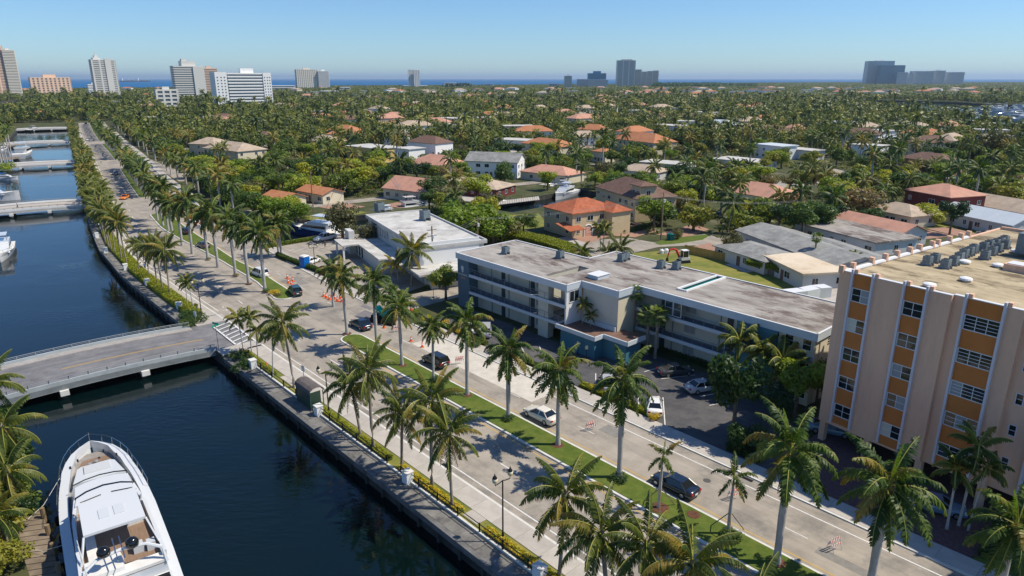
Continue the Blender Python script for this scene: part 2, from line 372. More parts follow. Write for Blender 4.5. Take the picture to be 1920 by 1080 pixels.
# the sea as a wide disc sector beyond the coast
vs = []; rr = [1500, 2600, 4000, 6500, 10000, 16000, 30000, 60000]; na = 40
for r in rr:
    for i in range(na+1):
        a = R(30)+(R(150)-R(30))*i/na; vs.append((r*math.cos(a), r*math.sin(a), WZ-.02))
fs = [(j*(na+1)+i, j*(na+1)+i+1, (j+1)*(na+1)+i+1, (j+1)*(na+1)+i)[::-1] for j in range(len(rr)-1) for i in range(na)]
me = bpy.data.meshes.new('sea'); me.from_pydata(vs, [], fs); me.materials.append(MATS['sea']); struct(link('sea', me))
# boulevard
S_END = -640
def s_of(u, v): return rinv(at(u, v))[0]
struct(ribbon('road', LCURB, 9.6, 125, S_END, .0, MATS['road']))
def medpoly(s0, s1, nl=-2.6, nr=1.2, inset=0.0):
    L = []; R_ = []; k = max(2, int(abs(s1-s0)/4)); r = (nr-nl)/2
    nl += inset; nr -= inset; s0 -= inset; s1 += inset; c = (nl+nr)/2; rr_ = (nr-nl)/2
    pts = []
    for i in range(k+1):
        s = s0-rr_+(s1-s0+2*rr_)*i/k; pts.append(rd(s, MEDL(s)+inset))
    for a in range(1, 8):
        t = math.pi*a/8; pts.append(rd(s1+rr_-rr_+math.sin(t)*-rr_ + rr_ - rr_*0 , 0) if False else rd(s1+rr_-math.sin(t)*rr_, (MEDL(s1)+MEDR(s1))/2-((MEDR(s1)-MEDL(s1))/2-inset)*math.cos(t)))
    for i in range(k+1):
        s = s1+rr_-(s1-s0+2*rr_)*i/k; pts.append(rd(s, MEDR(s)-inset))
    for a in range(1, 8):
        t = math.pi*a/8; pts.append(rd(s0-rr_+math.sin(t)*rr_, (MEDL(s0)+MEDR(s0))/2+((MEDR(s0)-MEDL(s0))/2-inset)*math.cos(t)))
    return pts
meds = [(125, -1.5), (-25, s_of(281, 402)), (s_of(259, 372), s_of(222, 317)), (s_of(213, 300), s_of(190, 270)), (s_of(187, 265), s_of(167, 232)), (s_of(164, 226), s_of(157, 208))]
for k, (a, c_) in enumerate(meds):
    b = MB(); b.prism(medpoly(a, c_), -.03, .13, 0, bottom=False); o = b.build('median_kerb', MATS['kerb']); struct(o)
    b = MB(); b.prism(medpoly(a, c_, inset=.3), .1, .18, 0, bottom=False); o = b.build('median_grass', MATS['grass']); struct(o)
# lane lines
b = MB()
def line(b, n, s0, s1, w=.12, z=.012, mi=0):
    k = max(1, int(abs(s1-s0)/6))
    for i in range(k):
        a = s0+(s1-s0)*i/k; c_ = s0+(s1-s0)*(i+1)/k; na, nc = (n(a), n(c_)) if callable(n) else (n, n)
        b.quad(rd(a, na-w/2, z), rd(c_, nc-w/2, z), rd(c_, nc+w/2, z), rd(a, na+w/2, z), mi)
line(b, -11.05, 125, -5, .14); line(b, 8.1, 125, 34, .14); line(b, off(LCURB, .8), -26, -560, .14)
for s in np.arange(5.4-12.2*1, 125, 12.2): line(b, -7.1, s, s+2.6, .14)
for s in np.arange(-30, -560, -12.2): line(b, (LCURB(s)+MEDL(s))/2, s, s+2.6, .14)
for s in np.arange(5.4-12.2*10, 125, 12.2): line(b, 4.7, s, s+2.4, .10)
for s in np.arange(-28, -6, 2.0): line(b, -10.6, s, s+.6, .22)
line(b, 1.75, 120, 2, .12, mi=1); line(b, -3.1, 120, 2, .12, mi=1); line(b, off(MEDR, .5), -28, -125, .12, mi=1)
# crosswalk at the mouth of the bridge
line(b, -12.2, -20.5, -7.4, .28, .14); line(b, -15.0, -18.5, -8.8, .28, .14)
for k in range(7):
    s = -18.3+k*1.55; p, q = rd(s-1.0, -12.3, .14), rd(s+.2, -14.9, .14); w = rd(.35, 0)-rd(0, 0)
    b.quad(p, p+w, q+w, q)
struct(b.build('road_markings', [MATS['white_paint'], MATS['yellow_paint']]))
# sidewalks, strips of grass, hedges' beds beside the canal
def seg_sidewalk(n0, n1, s0, s1, slab=3.0, near=None):
    base = struct(ribbon('sidewalk', n0, n1, s0, s1, .10, MATS['sidewalk'], bottom=-.04))
    if near:
        k = int((near[1]-near[0])/slab)
        b = MB()
        L = slab-.03; w = abs(n1-n0)
        b.box((0, 0, 0), (L, w-.02, .04)); me = b.build('slab', MATS['sidewalk'], base); me_ = me.data
        for i in range(k):
            o = me if i == 0 else link('slab', me_, base)
            s = near[0]+(i+.5)*slab; p = rd(s, (n0+n1)/2, .118); d = road_dir(s)
            o.location = p; o.rotation_euler = (0, 0, math.atan2(d.y, d.x))
    return base
seg_sidewalk(-14.3, -12.15, 125, -6.5, 3.0, (-5, 92))
seg_sidewalk(off(WALL, 3.0), off(LCURB, -.25), -24, -560)
seg_sidewalk(9.85, 12.1, 125, 3.5, 3.0, (5, 92))
seg_sidewalk(9.85, 12.1, -17, -500)
struct(ribbon('kerb', -12.15, -11.9, 125, -6.5, .12, MATS['kerb'], bottom=-.04)); struct(ribbon('kerb', off(LCURB, -.25), LCURB, -20.5, -560, .12, MATS['kerb'], bottom=-.04))
struct(ribbon('kerb', 9.6, 9.85, 125, 1, .12, MATS['kerb'], bottom=-.04)); struct(ribbon('kerb', 9.6, 9.85, -14, -500, .12, MATS['kerb'], bottom=-.04))
struct(ribbon('verge', -15.9, -14.3, 125, -6, .08, MATS['drygrass'], bottom=-.04)); struct(ribbon('verge', off(WALL, 1.5), off(WALL, 3.0), -24, -560, .08, MATS['grass'], bottom=-.04))
struct(ribbon('bus_stop_pad', -15.0, -14.0, 6.5, 12.5, .112, MATS['sidewalk'])); struct(ribbon('bench_pad', -15.4, -14.0, 46.3, 48.3, .112, MATS['sidewalk']))
struct(ribbon('corner_pavement', -17.9, -12.0, -6, -8.7, .10, MATS['sidewalk'], 1, bottom=-.04)); 
struct(ribbon('corner_pavement', -16.9, -12.0, -20.4, -24.2, .10, MATS['sidewalk'], 1, bottom=-.04))
struct(ribbon('bridge_approach', -18.2, -11.9, -8.4, -20.8, .004, MATS['bridge_road'], 2))
# construction strip
struct(ribbon('milled_lane', 4.9, 9.55, 34, 8, .006, MATS['milled']))
b = MB(); b.prism([rd(-10.5, 7.6), rd(-4, 8.4), rd(-2.0, 5.2), rd(-9.0, 4.6)], -.03, .009, bottom=False); struct(b.build('road_patch', MATS['patch']))
b = MB(); b.prism([rd(-13.5, 9.0), rd(-10.5, 9.2), rd(-10.0, 8.2), rd(-13.0, 8.1)], -.03, .009, bottom=False); struct(b.build('road_patch', MATS['patch']))
for q in [rd(16, 4.2), rd(9, -8), rd(20, -6), rd(58, 6), rd(-8, 2.4), rd(37, 3)]:
    b = MB(); b.cyl((q.x, q.y, .0), .38, .014, 16); struct(b.build('manhole_cover', MATS['asphalt']))
# side street, lots
st = [rd(-14.5, 9.4), rd(-3.0, 9.4), rd(-5.4, 13), rd(-6.2, 45), at(1145, 478), at(1190, 473.5), at(1235, 463), at(1300, 460), at(1345, 464), at(1400, 457), at(1480, 447), at(1560, 441), at(1560, 432), at(1400, 440), at(1345, 446), at(1330, 438), at(1290, 442), at(1228, 455), at(1180, 446), rd(-13.5, 45), rd(-12.6, 13)]
sheet('side_street', [Vector((p[0], p[1], 0)) for p in st], [], .008, MATS['road'])
sheet('side_street', pxpoly([(1035, 455), (1180, 446), (1190, 473), (1120, 470)]), [], .002, MATS['road'])
sheet('verge', pxpoly([(1228, 457), (1238, 451), (1290, 443), (1336, 439), (1318, 450), (1280, 456), (1240, 460)], 0), [], .06, MATS['grass'], -.03, MATS['kerb'])
sheet('parking_lot', [rd(2.5, 12.3), rd(62, 12.3), rd(62, 21), rd(57, 24), rd(52, 28), rd(30, 28.4), rd(24, 24), rd(24, 21.5), rd(0, 21.5)], [], .012, MATS['asphalt'])
sheet('parking_lot', pxpoly([(486, 474), (520, 477), (648, 524), (720, 552), (762, 548), (862, 515), (900, 500), (880, 470), (700, 478), (700, 442), (640, 436), (560, 452), (505, 464)]), [], .003, MATS['road'])
sheet('forecourt', [rd(61, 12.3), rd(79, 12.3), rd(79, 30), rd(61, 30)], [], .015, MATS['paver'])
sheet('lawn', [rd(79.2, 12.3), rd(120, 12.3), rd(120, 24), rd(79.2, 24)], [], .02, MATS['grass'])
sheet('lawn', pxpoly([(1178, 476), (1192, 474), (1300, 466), (1370, 488), (1480, 520), (1570, 548), (1600, 560), (1560, 640), (1300, 540), (1150, 500)]), [], .0, MATS['drygrass'])
for nm, L, m in [('lawn', [(1780, 448), (1825, 430), (1890, 436), (1915, 450), (1850, 470)], 'grass'), ('lawn', [(1295, 316), (1340, 312), (1372, 322), (1340, 330), (1300, 328)], 'grass'),
                 ('lawn', [(560, 345), (640, 326), (670, 336), (620, 352)], 'drygrass'), ('lawn', [(560, 408), (640, 392), (690, 398), (600, 416)], 'drygrass'), ('lawn', [(1365, 380), (1470, 375), (1480, 395), (1390, 402)], 'grass'),
                 ('lawn', [(925, 405), (1010, 400), (1030, 425), (960, 432)], 'drygrass'), ('driveway', [(1240, 478), (1330, 455), (1345, 462), (1390, 480), (1350, 480), (1300, 468)], 'paver_pink'),
                 ('driveway', [(1130, 440), (1200, 428), (1225, 435), (1190, 445)], 'paver_pink'), ('parking_lot', [(1820, 462), (1880, 440), (1960, 436), (1990, 470), (1900, 480)], 'road'), ('driveway', [(1230, 440), (1300, 420), (1330, 430), (1290, 445)], 'paver_pink'),
                 ('patio', [(1360, 496), (1392, 489), (1438, 502), (1400, 512)], 'sidewalk'), ('road_far_right', [(260, 290), (330, 318), (352, 340), (335, 340), (300, 318), (250, 292)], 'road')]:
    sheet(nm.replace('_far_right', ''), pxpoly(L), [], .02, MATS[m])
sheet('parking_lot', pxpoly([(1440, 345), (1560, 315), (1600, 325), (1480, 360)]), [], .004, MATS['road'])
sheet('driveway', pxpoly([(1060, 450), (1120, 430), (1150, 440), (1100, 458)]), [], .024, MATS['paver_pink'])
sheet('turning_road', pxpoly([(60, 181), (130, 178), (148, 206), (160, 206), (190, 178), (280, 176), (280, 174), (50, 174)]), [], -.005, MATS['road'])
# winding path and yellow kerb piece
L = [rd(79.5+.2*i, 12.3+i*.9+0) for i in range(1)]
pl = [(1790, 1035), (1835, 1045), (1850, 1020), (1835, 990), (1842, 965), (1825, 962), (1812, 985), (1815, 1010)]
sheet('garden_path', pxpoly(pl), [], .035, MATS['paver'])
# promenade on the seawall: slabs laid end to end
def seawall_part(s0, s1, label, slab=3.1, s_detail=(-1e9, 1e9)):
    t = thing('seawall', label, 'seawall', rd(s0, -17))
    t.location = (0, 0, 0)
    n = int((s1-s0)/slab)
    for i in range(n):
        a = s0+i*slab; z = .02+(.012*((i*37) % 5-2))
        b = MB()
        wa = WALL(a+slab/2); P = [rd(a+.03, wa+.28), rd(a+slab-.03, wa+.28), rd(a+slab-.03, wa+1.8), rd(a+.03, wa+1.8)]
        b.prism(P, -.12, z); b.build('walkway_slab', MATS['prom'], t)
    b = MB()
    k = int((s1-s0)/3.1)
    for i in range(k):
        a = s0+(s1-s0)*i/k; c_ = s0+(s1-s0)*(i+1)/k
        b.prism([rd(a, WALL(a)-.25), rd(c_, WALL(c_)-.25), rd(c_, WALL(c_)+.24), rd(a, WALL(a)+.24)], -.55, .05)
    b.build('cap', MATS['seawall_cap'], t)
    b = MB()
    for i in range(k):
        a = s0+(s1-s0)*i/k; c_ = s0+(s1-s0)*(i+1)/k
        b.prism([rd(a, WALL(a)+1.84), rd(c_, WALL(c_)+1.84), rd(c_, WALL(c_)+2.06), rd(a, WALL(a)+2.06)], -.1, .22)
    b.build('kerb', MATS['kerb'], t)
    b = MB(); b.box((0, 0, -1.6), (.3, .3, 2.2)); me = None
    for i in range(k):
        if me is None: o = b.build('pile', MATS['seawall'], t); me = o.data
        else: o = link('pile', me, t)
        o.location = rd(s0+(i+.5)*3.1, WALL(s0+(i+.5)*3.1)-.12); o.rotation_euler = (0, 0, RA)
    return t
seawall_part(-5, 110, 'concrete seawall with a slab walkway along the near canal, bridge to bottom edge')
seawall_part(-150, -24, 'curved dark seawall walkway beside the boulevard beyond the near bridge')
# railing along the walkway
def railing(s0, s1, label):
    t = thing('railing', label, 'railing')
    b = MB(); k = int((s1-s0)/3)
    pts = [rd(s0+(s1-s0)*i/k, -15.95, 1.0) for i in range(k+1)]
    for z in (1.0, .55): b.tube([Vector((p.x, p.y, z)) for p in pts], .045, 5)
    b.build('rail', MATS['black'], t)
    pb = MB(); pb.box((0, 0, .55), (.13, .13, 1.0)); me = None
    for p in pts:
        if me is None: o = pb.build('post', MATS['black'], t); me = o.data
        else: o = link('post', me, t)
        o.location = (p.x, p.y, .06)
railing(-4.5, 13.4, 'black railing of the canal walkway beside the bus shelter')
railing(16, 34.4, 'black railing of the canal walkway in the middle of the near quay')
railing(37, 108, 'black railing of the canal walkway running to the bottom edge')
# ------------------------------------------------------------------ bridges
def bridge(sc, w, label, npier, rise=.9, n0=-17.6, n1=None, detail=True, white=False):
    n0 = WALL(sc)+.2
    n1 = LBK(sc)-.5 if n1 is None else n1
    t = thing('bridge', label, 'bridge', (0, 0, 0)); K = 14
    M_ = MATS['white'] if white else MATS['bridge_wall']
    def zz(n): q = (n-n0)/(n1-n0); return .02+rise*4*q*(1-q)
    N_ = [n0+(n1-n0)*i/K for i in range(K+1)]
    # frame direction fixed at sc
    def bp(ds, n, z):
        base = rd(sc, n, z); d = road_dir(sc); return Vector((base.x+d.x*ds, base.y+d.y*ds, z))
    b = MB(); h = w/2
    for i in range(K):
        a, c_ = N_[i], N_[i+1]
        b.quad(bp(-h, a, zz(a)), bp(h, a, zz(a)), bp(h, c_, zz(c_)), bp(-h, c_, zz(c_)))
        b.quad(bp(-h, a, zz(a)-.7), bp(h, a, zz(a)-.7), bp(h, c_, zz(c_)-.7), bp(-h, c_, zz(c_)-.7), 1)
        for e in (-h, h): b.quad(bp(e, a, zz(a)-.7), bp(e, a, zz(a)), bp(e, c_, zz(c_)), bp(e, c_, zz(c_)-.7), 1)
    b.build('deck', [MATS['bridge_road'] if not white else MATS['sidewalk'], M_], t)
    for sg in (-1, 1):
        b = MB(); x0, x1 = sg*(h-1.7), sg*(h-.3)
        if sg < 0 or detail:
            for i in range(K):
                a, c_ = N_[i], N_[i+1]
                if sg > 0: x0 = h-.9
                b.quad(bp(x0, a, zz(a)+.14), bp(x1, a, zz(a)+.14), bp(x1, c_, zz(c_)+.14), bp(x0, c_, zz(c_)+.14))
                b.quad(bp(x0, a, zz(a)), bp(x0, a, zz(a)+.14), bp(x0, c_, zz(c_)+.14), bp(x0, c_, zz(c_)))
        if b.v: b.build('footway', MATS['bridge_walk'], t)
    for sg in (-1, 1):
        b = MB()
        for i in range(K):
            a, c_ = N_[i], N_[i+1]
            lo, hi = .75, .55
            q = [bp(sg*(h-.3), a, 0), bp(sg*h, a, 0), bp(sg*h, c_, 0), bp(sg*(h-.3), c_, 0)]
            za, zc = zz(a), zz(c_)
            v = [(q[0].x, q[0].y, za-lo), (q[1].x, q[1].y, za-lo), (q[2].x, q[2].y, zc-lo), (q[3].x, q[3].y, zc-lo), (q[0].x, q[0].y, za+hi), (q[1].x, q[1].y, za+hi), (q[2].x, q[2].y, zc+hi), (q[3].x, q[3].y, zc+hi)]
            b.add(v, [(0, 1, 2, 3), (4, 5, 6, 7), (0, 1, 5, 4), (1, 2, 6, 5), (2, 3, 7, 6), (3, 0, 4, 7)])
        b.build('parapet', M_, t)
        if detail:
            b = MB(); b.tube([bp(sg*(h-.15), n, zz(n)+.98) for n in N_], .05, 6); b.tube([bp(sg*(h-.15), n, zz(n)+.78) for n in N_], .03, 5)
            rr_ = b.build('handrail', MATS['chromegrey'], t)
            me = None
            for i in range(13):
                n = n0+(n1-n0)*(i+.3)/13
                if me is None: pb = MB(); pb.box((0, 0, .22), (.14, .12, .5)); o = pb.build('rail_post', MATS['chromegrey'], t); me = o.data
                else: o = link('rail_post', me, t)
                o.location = bp(sg*(h-.15), n, zz(n)+.55)
    for k in range(npier):
        n = n0+(n1-n0)*(k+1)/(npier+1)
        b = MB(); c0 = bp(0, n, 0); d = road_dir(sc)
        b.box((c0.x, c0.y, zz(n)-1.05), (w+.9, 1.0, .7), rz=math.atan2(d.y, d.x)); 
        for e in (-h*.8, -h*.25, h*.25, h*.8):
            p = bp(e, n, 0); b.cyl((p.x, p.y, -4), .35, 3.2, 8)
        b.build('pier', MATS['offwhite'], t)
    if detail:
        b = MB()
        for i in range(K):
            a, c_ = N_[i], N_[i+1]
            if i < 9:
                for e in (.15, -.15): b.quad(bp(.4+e-.05, a, zz(a)+.012), bp(.4+e+.05, a, zz(a)+.012), bp(.4+e+.05, c_, zz(c_)+.012), bp(.4+e-.05, c_, zz(c_)+.012))
        b.build('centre_line', MATS['yellow_paint'], t)
    return t
mat('bridge_wall', (.33, .37, .38), (.42, .46, .47), .7, 6, .8, c3=(.22, .23, .22), s3=.3, t3=(.6, .8)); mat('bridge_walk', (.30, .28, .26), (.38, .36, .34), .8, 6, .85); mat('chromegrey', (.25, .27, .28), rough=.4)
bridge(-14.6, 12.6, 'low concrete road bridge with rails crossing the near canal at left', 2, .4)
def bsc(u, v): return s_of(u, v)
bridge(s_of(170, 380), 13, 'white bridge over the canal second from the camera, people on its deck', 2, .35, white=True, detail=True)
bridge(s_of(152, 304), 13, 'white canal bridge third from the camera beside the large moored yacht', 2, .35, white=True, detail=False)
bridge(s_of(140, 265), 13, 'white canal bridge fourth from the camera', 2, .35, white=True, detail=False)
bridge(s_of(132, 240), 13, 'farthest white canal bridge before the dark trees', 2, .35, white=True, detail=False)
for s_, n_, l_, w_ in [(14, -8.6, 5, 1.4), (31, -5, 2.2, 2.0), (63, -8.8, 8, 1.2), (44, 5.8, 2.6, 1.8), (70, 3.4, 7, 1.0), (-38, 5.2, 6, 1.6), (-52, -10.5, 5, 1.3)]:
    b = MB(); b.prism([rd(s_, n_), rd(s_+l_, n_), rd(s_+l_, n_+w_), rd(s_, n_+w_)], -.03, .007, bottom=False); struct(b.build('road_patch', MATS['repair'] if 'repair' in MATS else mat('repair', (.20, .19, .17), (.25, .24, .22), 1.5, 5, .9)))
for s_, n_ in [(26, 9.2), (60, 9.2), (38, -11.6), (70, -11.6)]:
    b = MB(); b.prism([rd(s_, n_-.22), rd(s_+1.1, n_-.22), rd(s_+1.1, n_+.22), rd(s_, n_+.22)], -.03, .013, bottom=False); struct(b.build('drain_grate', MATS['black']))

pk = MB()
for (a_, b2) in [((1117, 700), (1117, 738)), ((1157, 716), (1158, 742)), ((1243, 745), (1247, 797)), ((1196, 741), (1199, 770)), ((1208, 697), (1232, 690)), ((1240, 710), (1303, 703)), ((1272, 726), (1310, 722)), ((1312, 743), (1350, 737)), ((1011, 648), (1016, 662)), ((975, 645), (985, 665)), ((1060, 668), (1066, 692)), ((1330, 760), (1372, 752))]:
    p, q = at(*a_, .024), at(*b2, .024); d = (q-p).normalized()*.06; nn = Vector((-d.y, d.x, 0)); pk.quad(p-nn, q-nn, q+nn, p+nn)
o = pk.build('parking_lines', MATS['white_paint']); struct(o)
pk = MB()
for k in range(7):
    p = at(505+22*k, 478-2.5*k, .02); q = p+Vector((1.6, 4.5, 0)); pk.quad(p, q, q+Vector((.12, 0, 0)), p+Vector((.12, 0, 0)))
struct(pk.build('parking_lines', MATS['white_paint']))
# ================================================================== vegetation kit
def quads_mesh(name, V, nv, mats, mi=None, smooth=False):
    """V: (n, nv, 3) array of separate polygons with nv corners"""
    V = np.asarray(V, dtype=np.float32); n = V.shape[0]
    me = bpy.data.meshes.new(name)
    me.vertices.add(n*nv); me.vertices.foreach_set('co', V.reshape(-1))
    me.loops.add(n*nv); me.loops.foreach_set('vertex_index', np.arange(n*nv, dtype=np.int32))
    me.polygons.add(n); me.polygons.foreach_set('loop_start', np.arange(0, n*nv, nv, dtype=np.int32))
    if not isinstance(mats, (list, tuple)): mats = [mats]
    for m in mats: me.materials.append(m)
    if mi is not None: me.polygons.foreach_set('material_index', np.asarray(mi, dtype=np.int32))
    me.update(calc_edges=True); me.validate()
    return me
def frond_mesh(name, L, a0, droop, nl, ll, lw, hang, leaf, rac, seed, plum=.25, stem=.12):
    r = random.Random(seed); b = MB(); K = 9
    pts = []; p = Vector((0, 0, 0)); a = a0; side = r.uniform(-.12, .12)
    dirs = []
    for i in range(K+1):
        pts.append(p.copy()); d = Vector((math.cos(a), side*i/K, math.sin(a))).normalized(); dirs.append(d)
        p = p+d*(L/K); a -= droop/K*(.5+1.1*i/K)
    b.tube(pts, [.05*(1-.85*i/K)+.008 for i in range(K+1)], 4, 1, cap=False)
    for i in range(nl):
        t = stem+(1-stem)*(i+.5)/nl; f = t*K; j = min(int(f), K-1); q = pts[j].lerp(pts[j+1], f-j); d = dirs[j].lerp(dirs[j+1], f-j).normalized()
        up = Vector((0, 0, 1)); sd = d.cross(up).normalized(); un = sd.cross(d)
        prof = ll*(math.sin(math.pi*min(1, .18+.80*t))**.6)*(1-.25*t)
        for sg in (-1, 1):
            l = prof*r.uniform(.85, 1.12); h = hang+r.uniform(-plum, plum)
            d1 = (sd*sg*math.cos(h)-un*math.sin(h)*.9+d*r.uniform(.35, .7)).normalized()
            d2 = (d1+Vector((0, 0, -1))*(.55+.5*abs(hang))).normalized()
            w = d*(lw*.5)
            m = q+d1*l*.5; e = m+d2*l*.5
            b.add([q-w*.6, q+w*.6, m+w, m-w, e+w*.12], [(0, 1, 2, 3), (3, 2, 4)], 0)
    me_o = b.build(name, [leaf, rac]); me = me_o.data; bpy.data.objects.remove(me_o); return me
LM = MATS
ROY = [frond_mesh('frond', 4.0, R(a), R(dr), 50, .88, .145, R(30), LM['royal'], LM['rachis'], i, .85) for i, (a, dr) in enumerate([(66, 75), (46, 105), (28, 115), (8, 100), (-14, 70), (-36, 42), (-58, 24)])]
ROYS = frond_mesh('spear_frond', 2.9, R(84), R(15), 26, .45, .08, R(45), LM['royal_spear'], LM['rachis'], 50, .3)
COC = [frond_mesh('frond', 3.9, R(a), R(dr), 40, .92, .105, R(50), LM['coco'], LM['rachis'], 20+i, .22) for i, (a, dr) in enumerate([(72, 60), (54, 85), (36, 105), (18, 110), (0, 95), (-22, 70), (-45, 40)])]
SML = [frond_mesh('frond', 1.75, R(a), R(dr), 20, .52, .12, R(35), LM['coco'], LM['rachis'], 40+i, .35) for i, (a, dr) in enumerate([(70, 90), (45, 120), (18, 120), (-15, 80)])]
YEL = [frond_mesh('frond', 3.4, R(a), R(dr), 26, .7, .10, R(50), LM['yellowleaf'], LM['rachis'], 60+i, .3) for i, (a, dr) in enumerate([(60, 80), (20, 110), (-30, 60)])]
DRY = frond_mesh('frond', 3.3, R(-62), R(25), 16, .55, .10, R(70), LM['dryfrond'], LM['dryfrond'], 70, .3)
def fan_mesh(seed, rad=.75):
    r = random.Random(seed); b = MB(); b.tube([(0, 0, 0), (.9, 0, .1)], [.02, .012], 4, 1, cap=False)
    for i in range(16):
        a = R(-115+230*i/15); l = rad*r.uniform(.85, 1.05); dx, dy = math.cos(a), math.sin(a)
        w = .05; q = Vector((.9, 0, .1)); m = q+Vector((dx*l*.55, dy*l*.55, .02)); e = q+Vector((dx*l, dy*l, -.22*l))
        pv = Vector((-dy, dx, 0))
        b.add([q, m+pv*w*1.3, e, m-pv*w*1.3+Vector((0, 0, .03))], [(0, 1, 2, 3)], 0)
    o = b.build('fan_leaf', [LM['sabal'], LM['rachis']]); me = o.data; bpy.data.objects.remove(o); return me
FAN = [fan_mesh(i) for i in range(3)]
def trunk_mesh(kind, seed=0):
    b = MB(); r = random.Random(seed); n = 10; K = 8
    prof = {'royal': [.36, .27, .25, .27, .29, .27, .24, .21, .17], 'coco': [.24, .16, .145, .14, .135, .13, .125, .12, .12], 'small': [.10, .075, .07, .07, .065, .06, .06, .055, .05], 'sabal': [.24, .19, .18, .175, .17, .17, .18, .20, .22]}[kind]
    bend = {'royal': .02, 'coco': .55, 'small': .25, 'sabal': .12}[kind]*r.uniform(.4, 1)*r.choice((-1, 1))
    b.tube([(bend*math.sin(math.pi*.5*i/K)*i/K, bend*.3*(i/K)**2, i/K) for i in range(K+1)], prof, n)
    o = b.build('trunk', LM['bark_royal' if kind in ('royal', 'small') else 'bark_coco'], smooth=True); me = o.data; bpy.data.objects.remove(o)
    return me, (bend, bend*.3)
TR = {k: [trunk_mesh(k, i) for i in range(3)] for k in ('royal', 'coco', 'small', 'sabal')}
b = MB(); b.tube([(0, 0, 0), (0, 0, .5), (0, 0, 1.2), (0, 0, 1.75)], [.21, .19, .13, .08], 10)
o = b.build('crownshaft', LM['crownshaft'], smooth=True); SHAFT = o.data; bpy.data.objects.remove(o)
b = MB()
for i in range(9):
    a = i*2.4; b.lathe((math.cos(a)*.2, math.sin(a)*.2, -.15-.1*(i % 3)), [(.02, -.12), (.10, -.05), (.11, .03), (.05, .12)], 6)
o = b.build('coconuts', LM['hedgegreen']); NUTS = o.data; NUTS['kind'] = 'x'; bpy.data.objects.remove(o)
def part(name, me, parent, loc=(0, 0, 0), rot=(0, 0, 0), sc=(1, 1, 1)):
    o = bpy.data.objects.new(name, me); col.objects.link(o); o.parent = parent
    o.location = loc; o.rotation_euler = rot; o.scale = sc; return o
PALM_N = 0
def palm(kind, base, h, label, group=None, size=1.0, seed=None, dry=True, lean=None, yellow=0, nf=None):
    """h: height of the crown's heart above the ground"""
    r = random.Random(seed if seed is not None else int(base[0]*31+base[1]*17))
    nm = {'royal': 'royal_palm', 'coco': 'coconut_palm', 'small': 'small_palm', 'sabal': 'fan_palm'}[kind]
    t = thing(nm, label, 'palm tree', (base[0], base[1], 0), r.uniform(0, 6.28) if lean is None else lean, group)
    tl = {'royal': .02, 'coco': .06, 'small': .07, 'sabal': .03}[kind]; t.rotation_euler = (r.uniform(-tl, tl), r.uniform(-tl, tl), t.rotation_euler[2])
    me, bend = r.choice(TR[kind]) if kind != 'royal' else TR[kind][0]
    hs = h-(1.6*size if kind == 'royal' else .1)
    part('trunk', me, t, (0, 0, -.06), (0, 0, 0), (size, size, hs+.06))
    bx, by = bend[0]*size, bend[1]*size; top = hs
    if kind == 'royal': part('crownshaft', SHAFT, t, (bx, by, hs-.03), (0, 0, 0), (size, size, size*.92)); top = hs+1.45*size
    if kind == 'sabal':
        N = 22
        for i in range(N):
            el = R(70-130*(i/N)); az = i*2.39996+r.uniform(-.2, .2)
            part('leaf', r.choice(FAN), t, (bx, by, top), (0, -el, az), (size*r.uniform(.9, 1.15),)*3)
        return t
    bank = {'royal': ROY, 'coco': COC, 'small': SML}[kind]
    N = nf or {'royal': 24, 'coco': 22, 'small': 13}[kind]
    for i in range(N):
        az = i*2.39996+r.uniform(-.25, .25); k = min(len(bank)-1, int(i/N*len(bank)))
        m = bank[k]
        if yellow and r.random() < yellow: m = r.choice(YEL)
        part('frond', m, t, (bx+.05*math.cos(az), by+.05*math.sin(az), top-.02*i), (r.uniform(-.15, .15), r.uniform(-.10, .10), az), (size*r.uniform(.9, 1.08),)*3)
    if kind == 'royal': part('spear_frond', ROYS, t, (bx, by, top), (r.uniform(-.1, .1), r.uniform(-.1, .1), r.uniform(0, 6)), (size,)*3)
    if kind == 'coco' : 
        for i in range(5):
            a = i*1.3; o = part('coconut', NUTm, t, (bx+.22*math.cos(a), by+.22*math.sin(a), top-.25), (0, 0, a), (size,)*3)
    for _k in range(r.choice((0, 1, 1, 2, 3)) if dry and kind != 'small' else 0):
        part('dry_frond', DRY, t, (bx, by, top-.2), (0, 0, r.uniform(0, 6.28)), (size,)*3)
    return t
b = MB(); b.lathe((0, 0, 0), [(.02, -.13), (.11, -.05), (.12, .04), (.04, .13)], 6)
o = b.build('coconut', LM['hedgegreen'], smooth=True); NUTm = o.data; bpy.data.objects.remove(o)
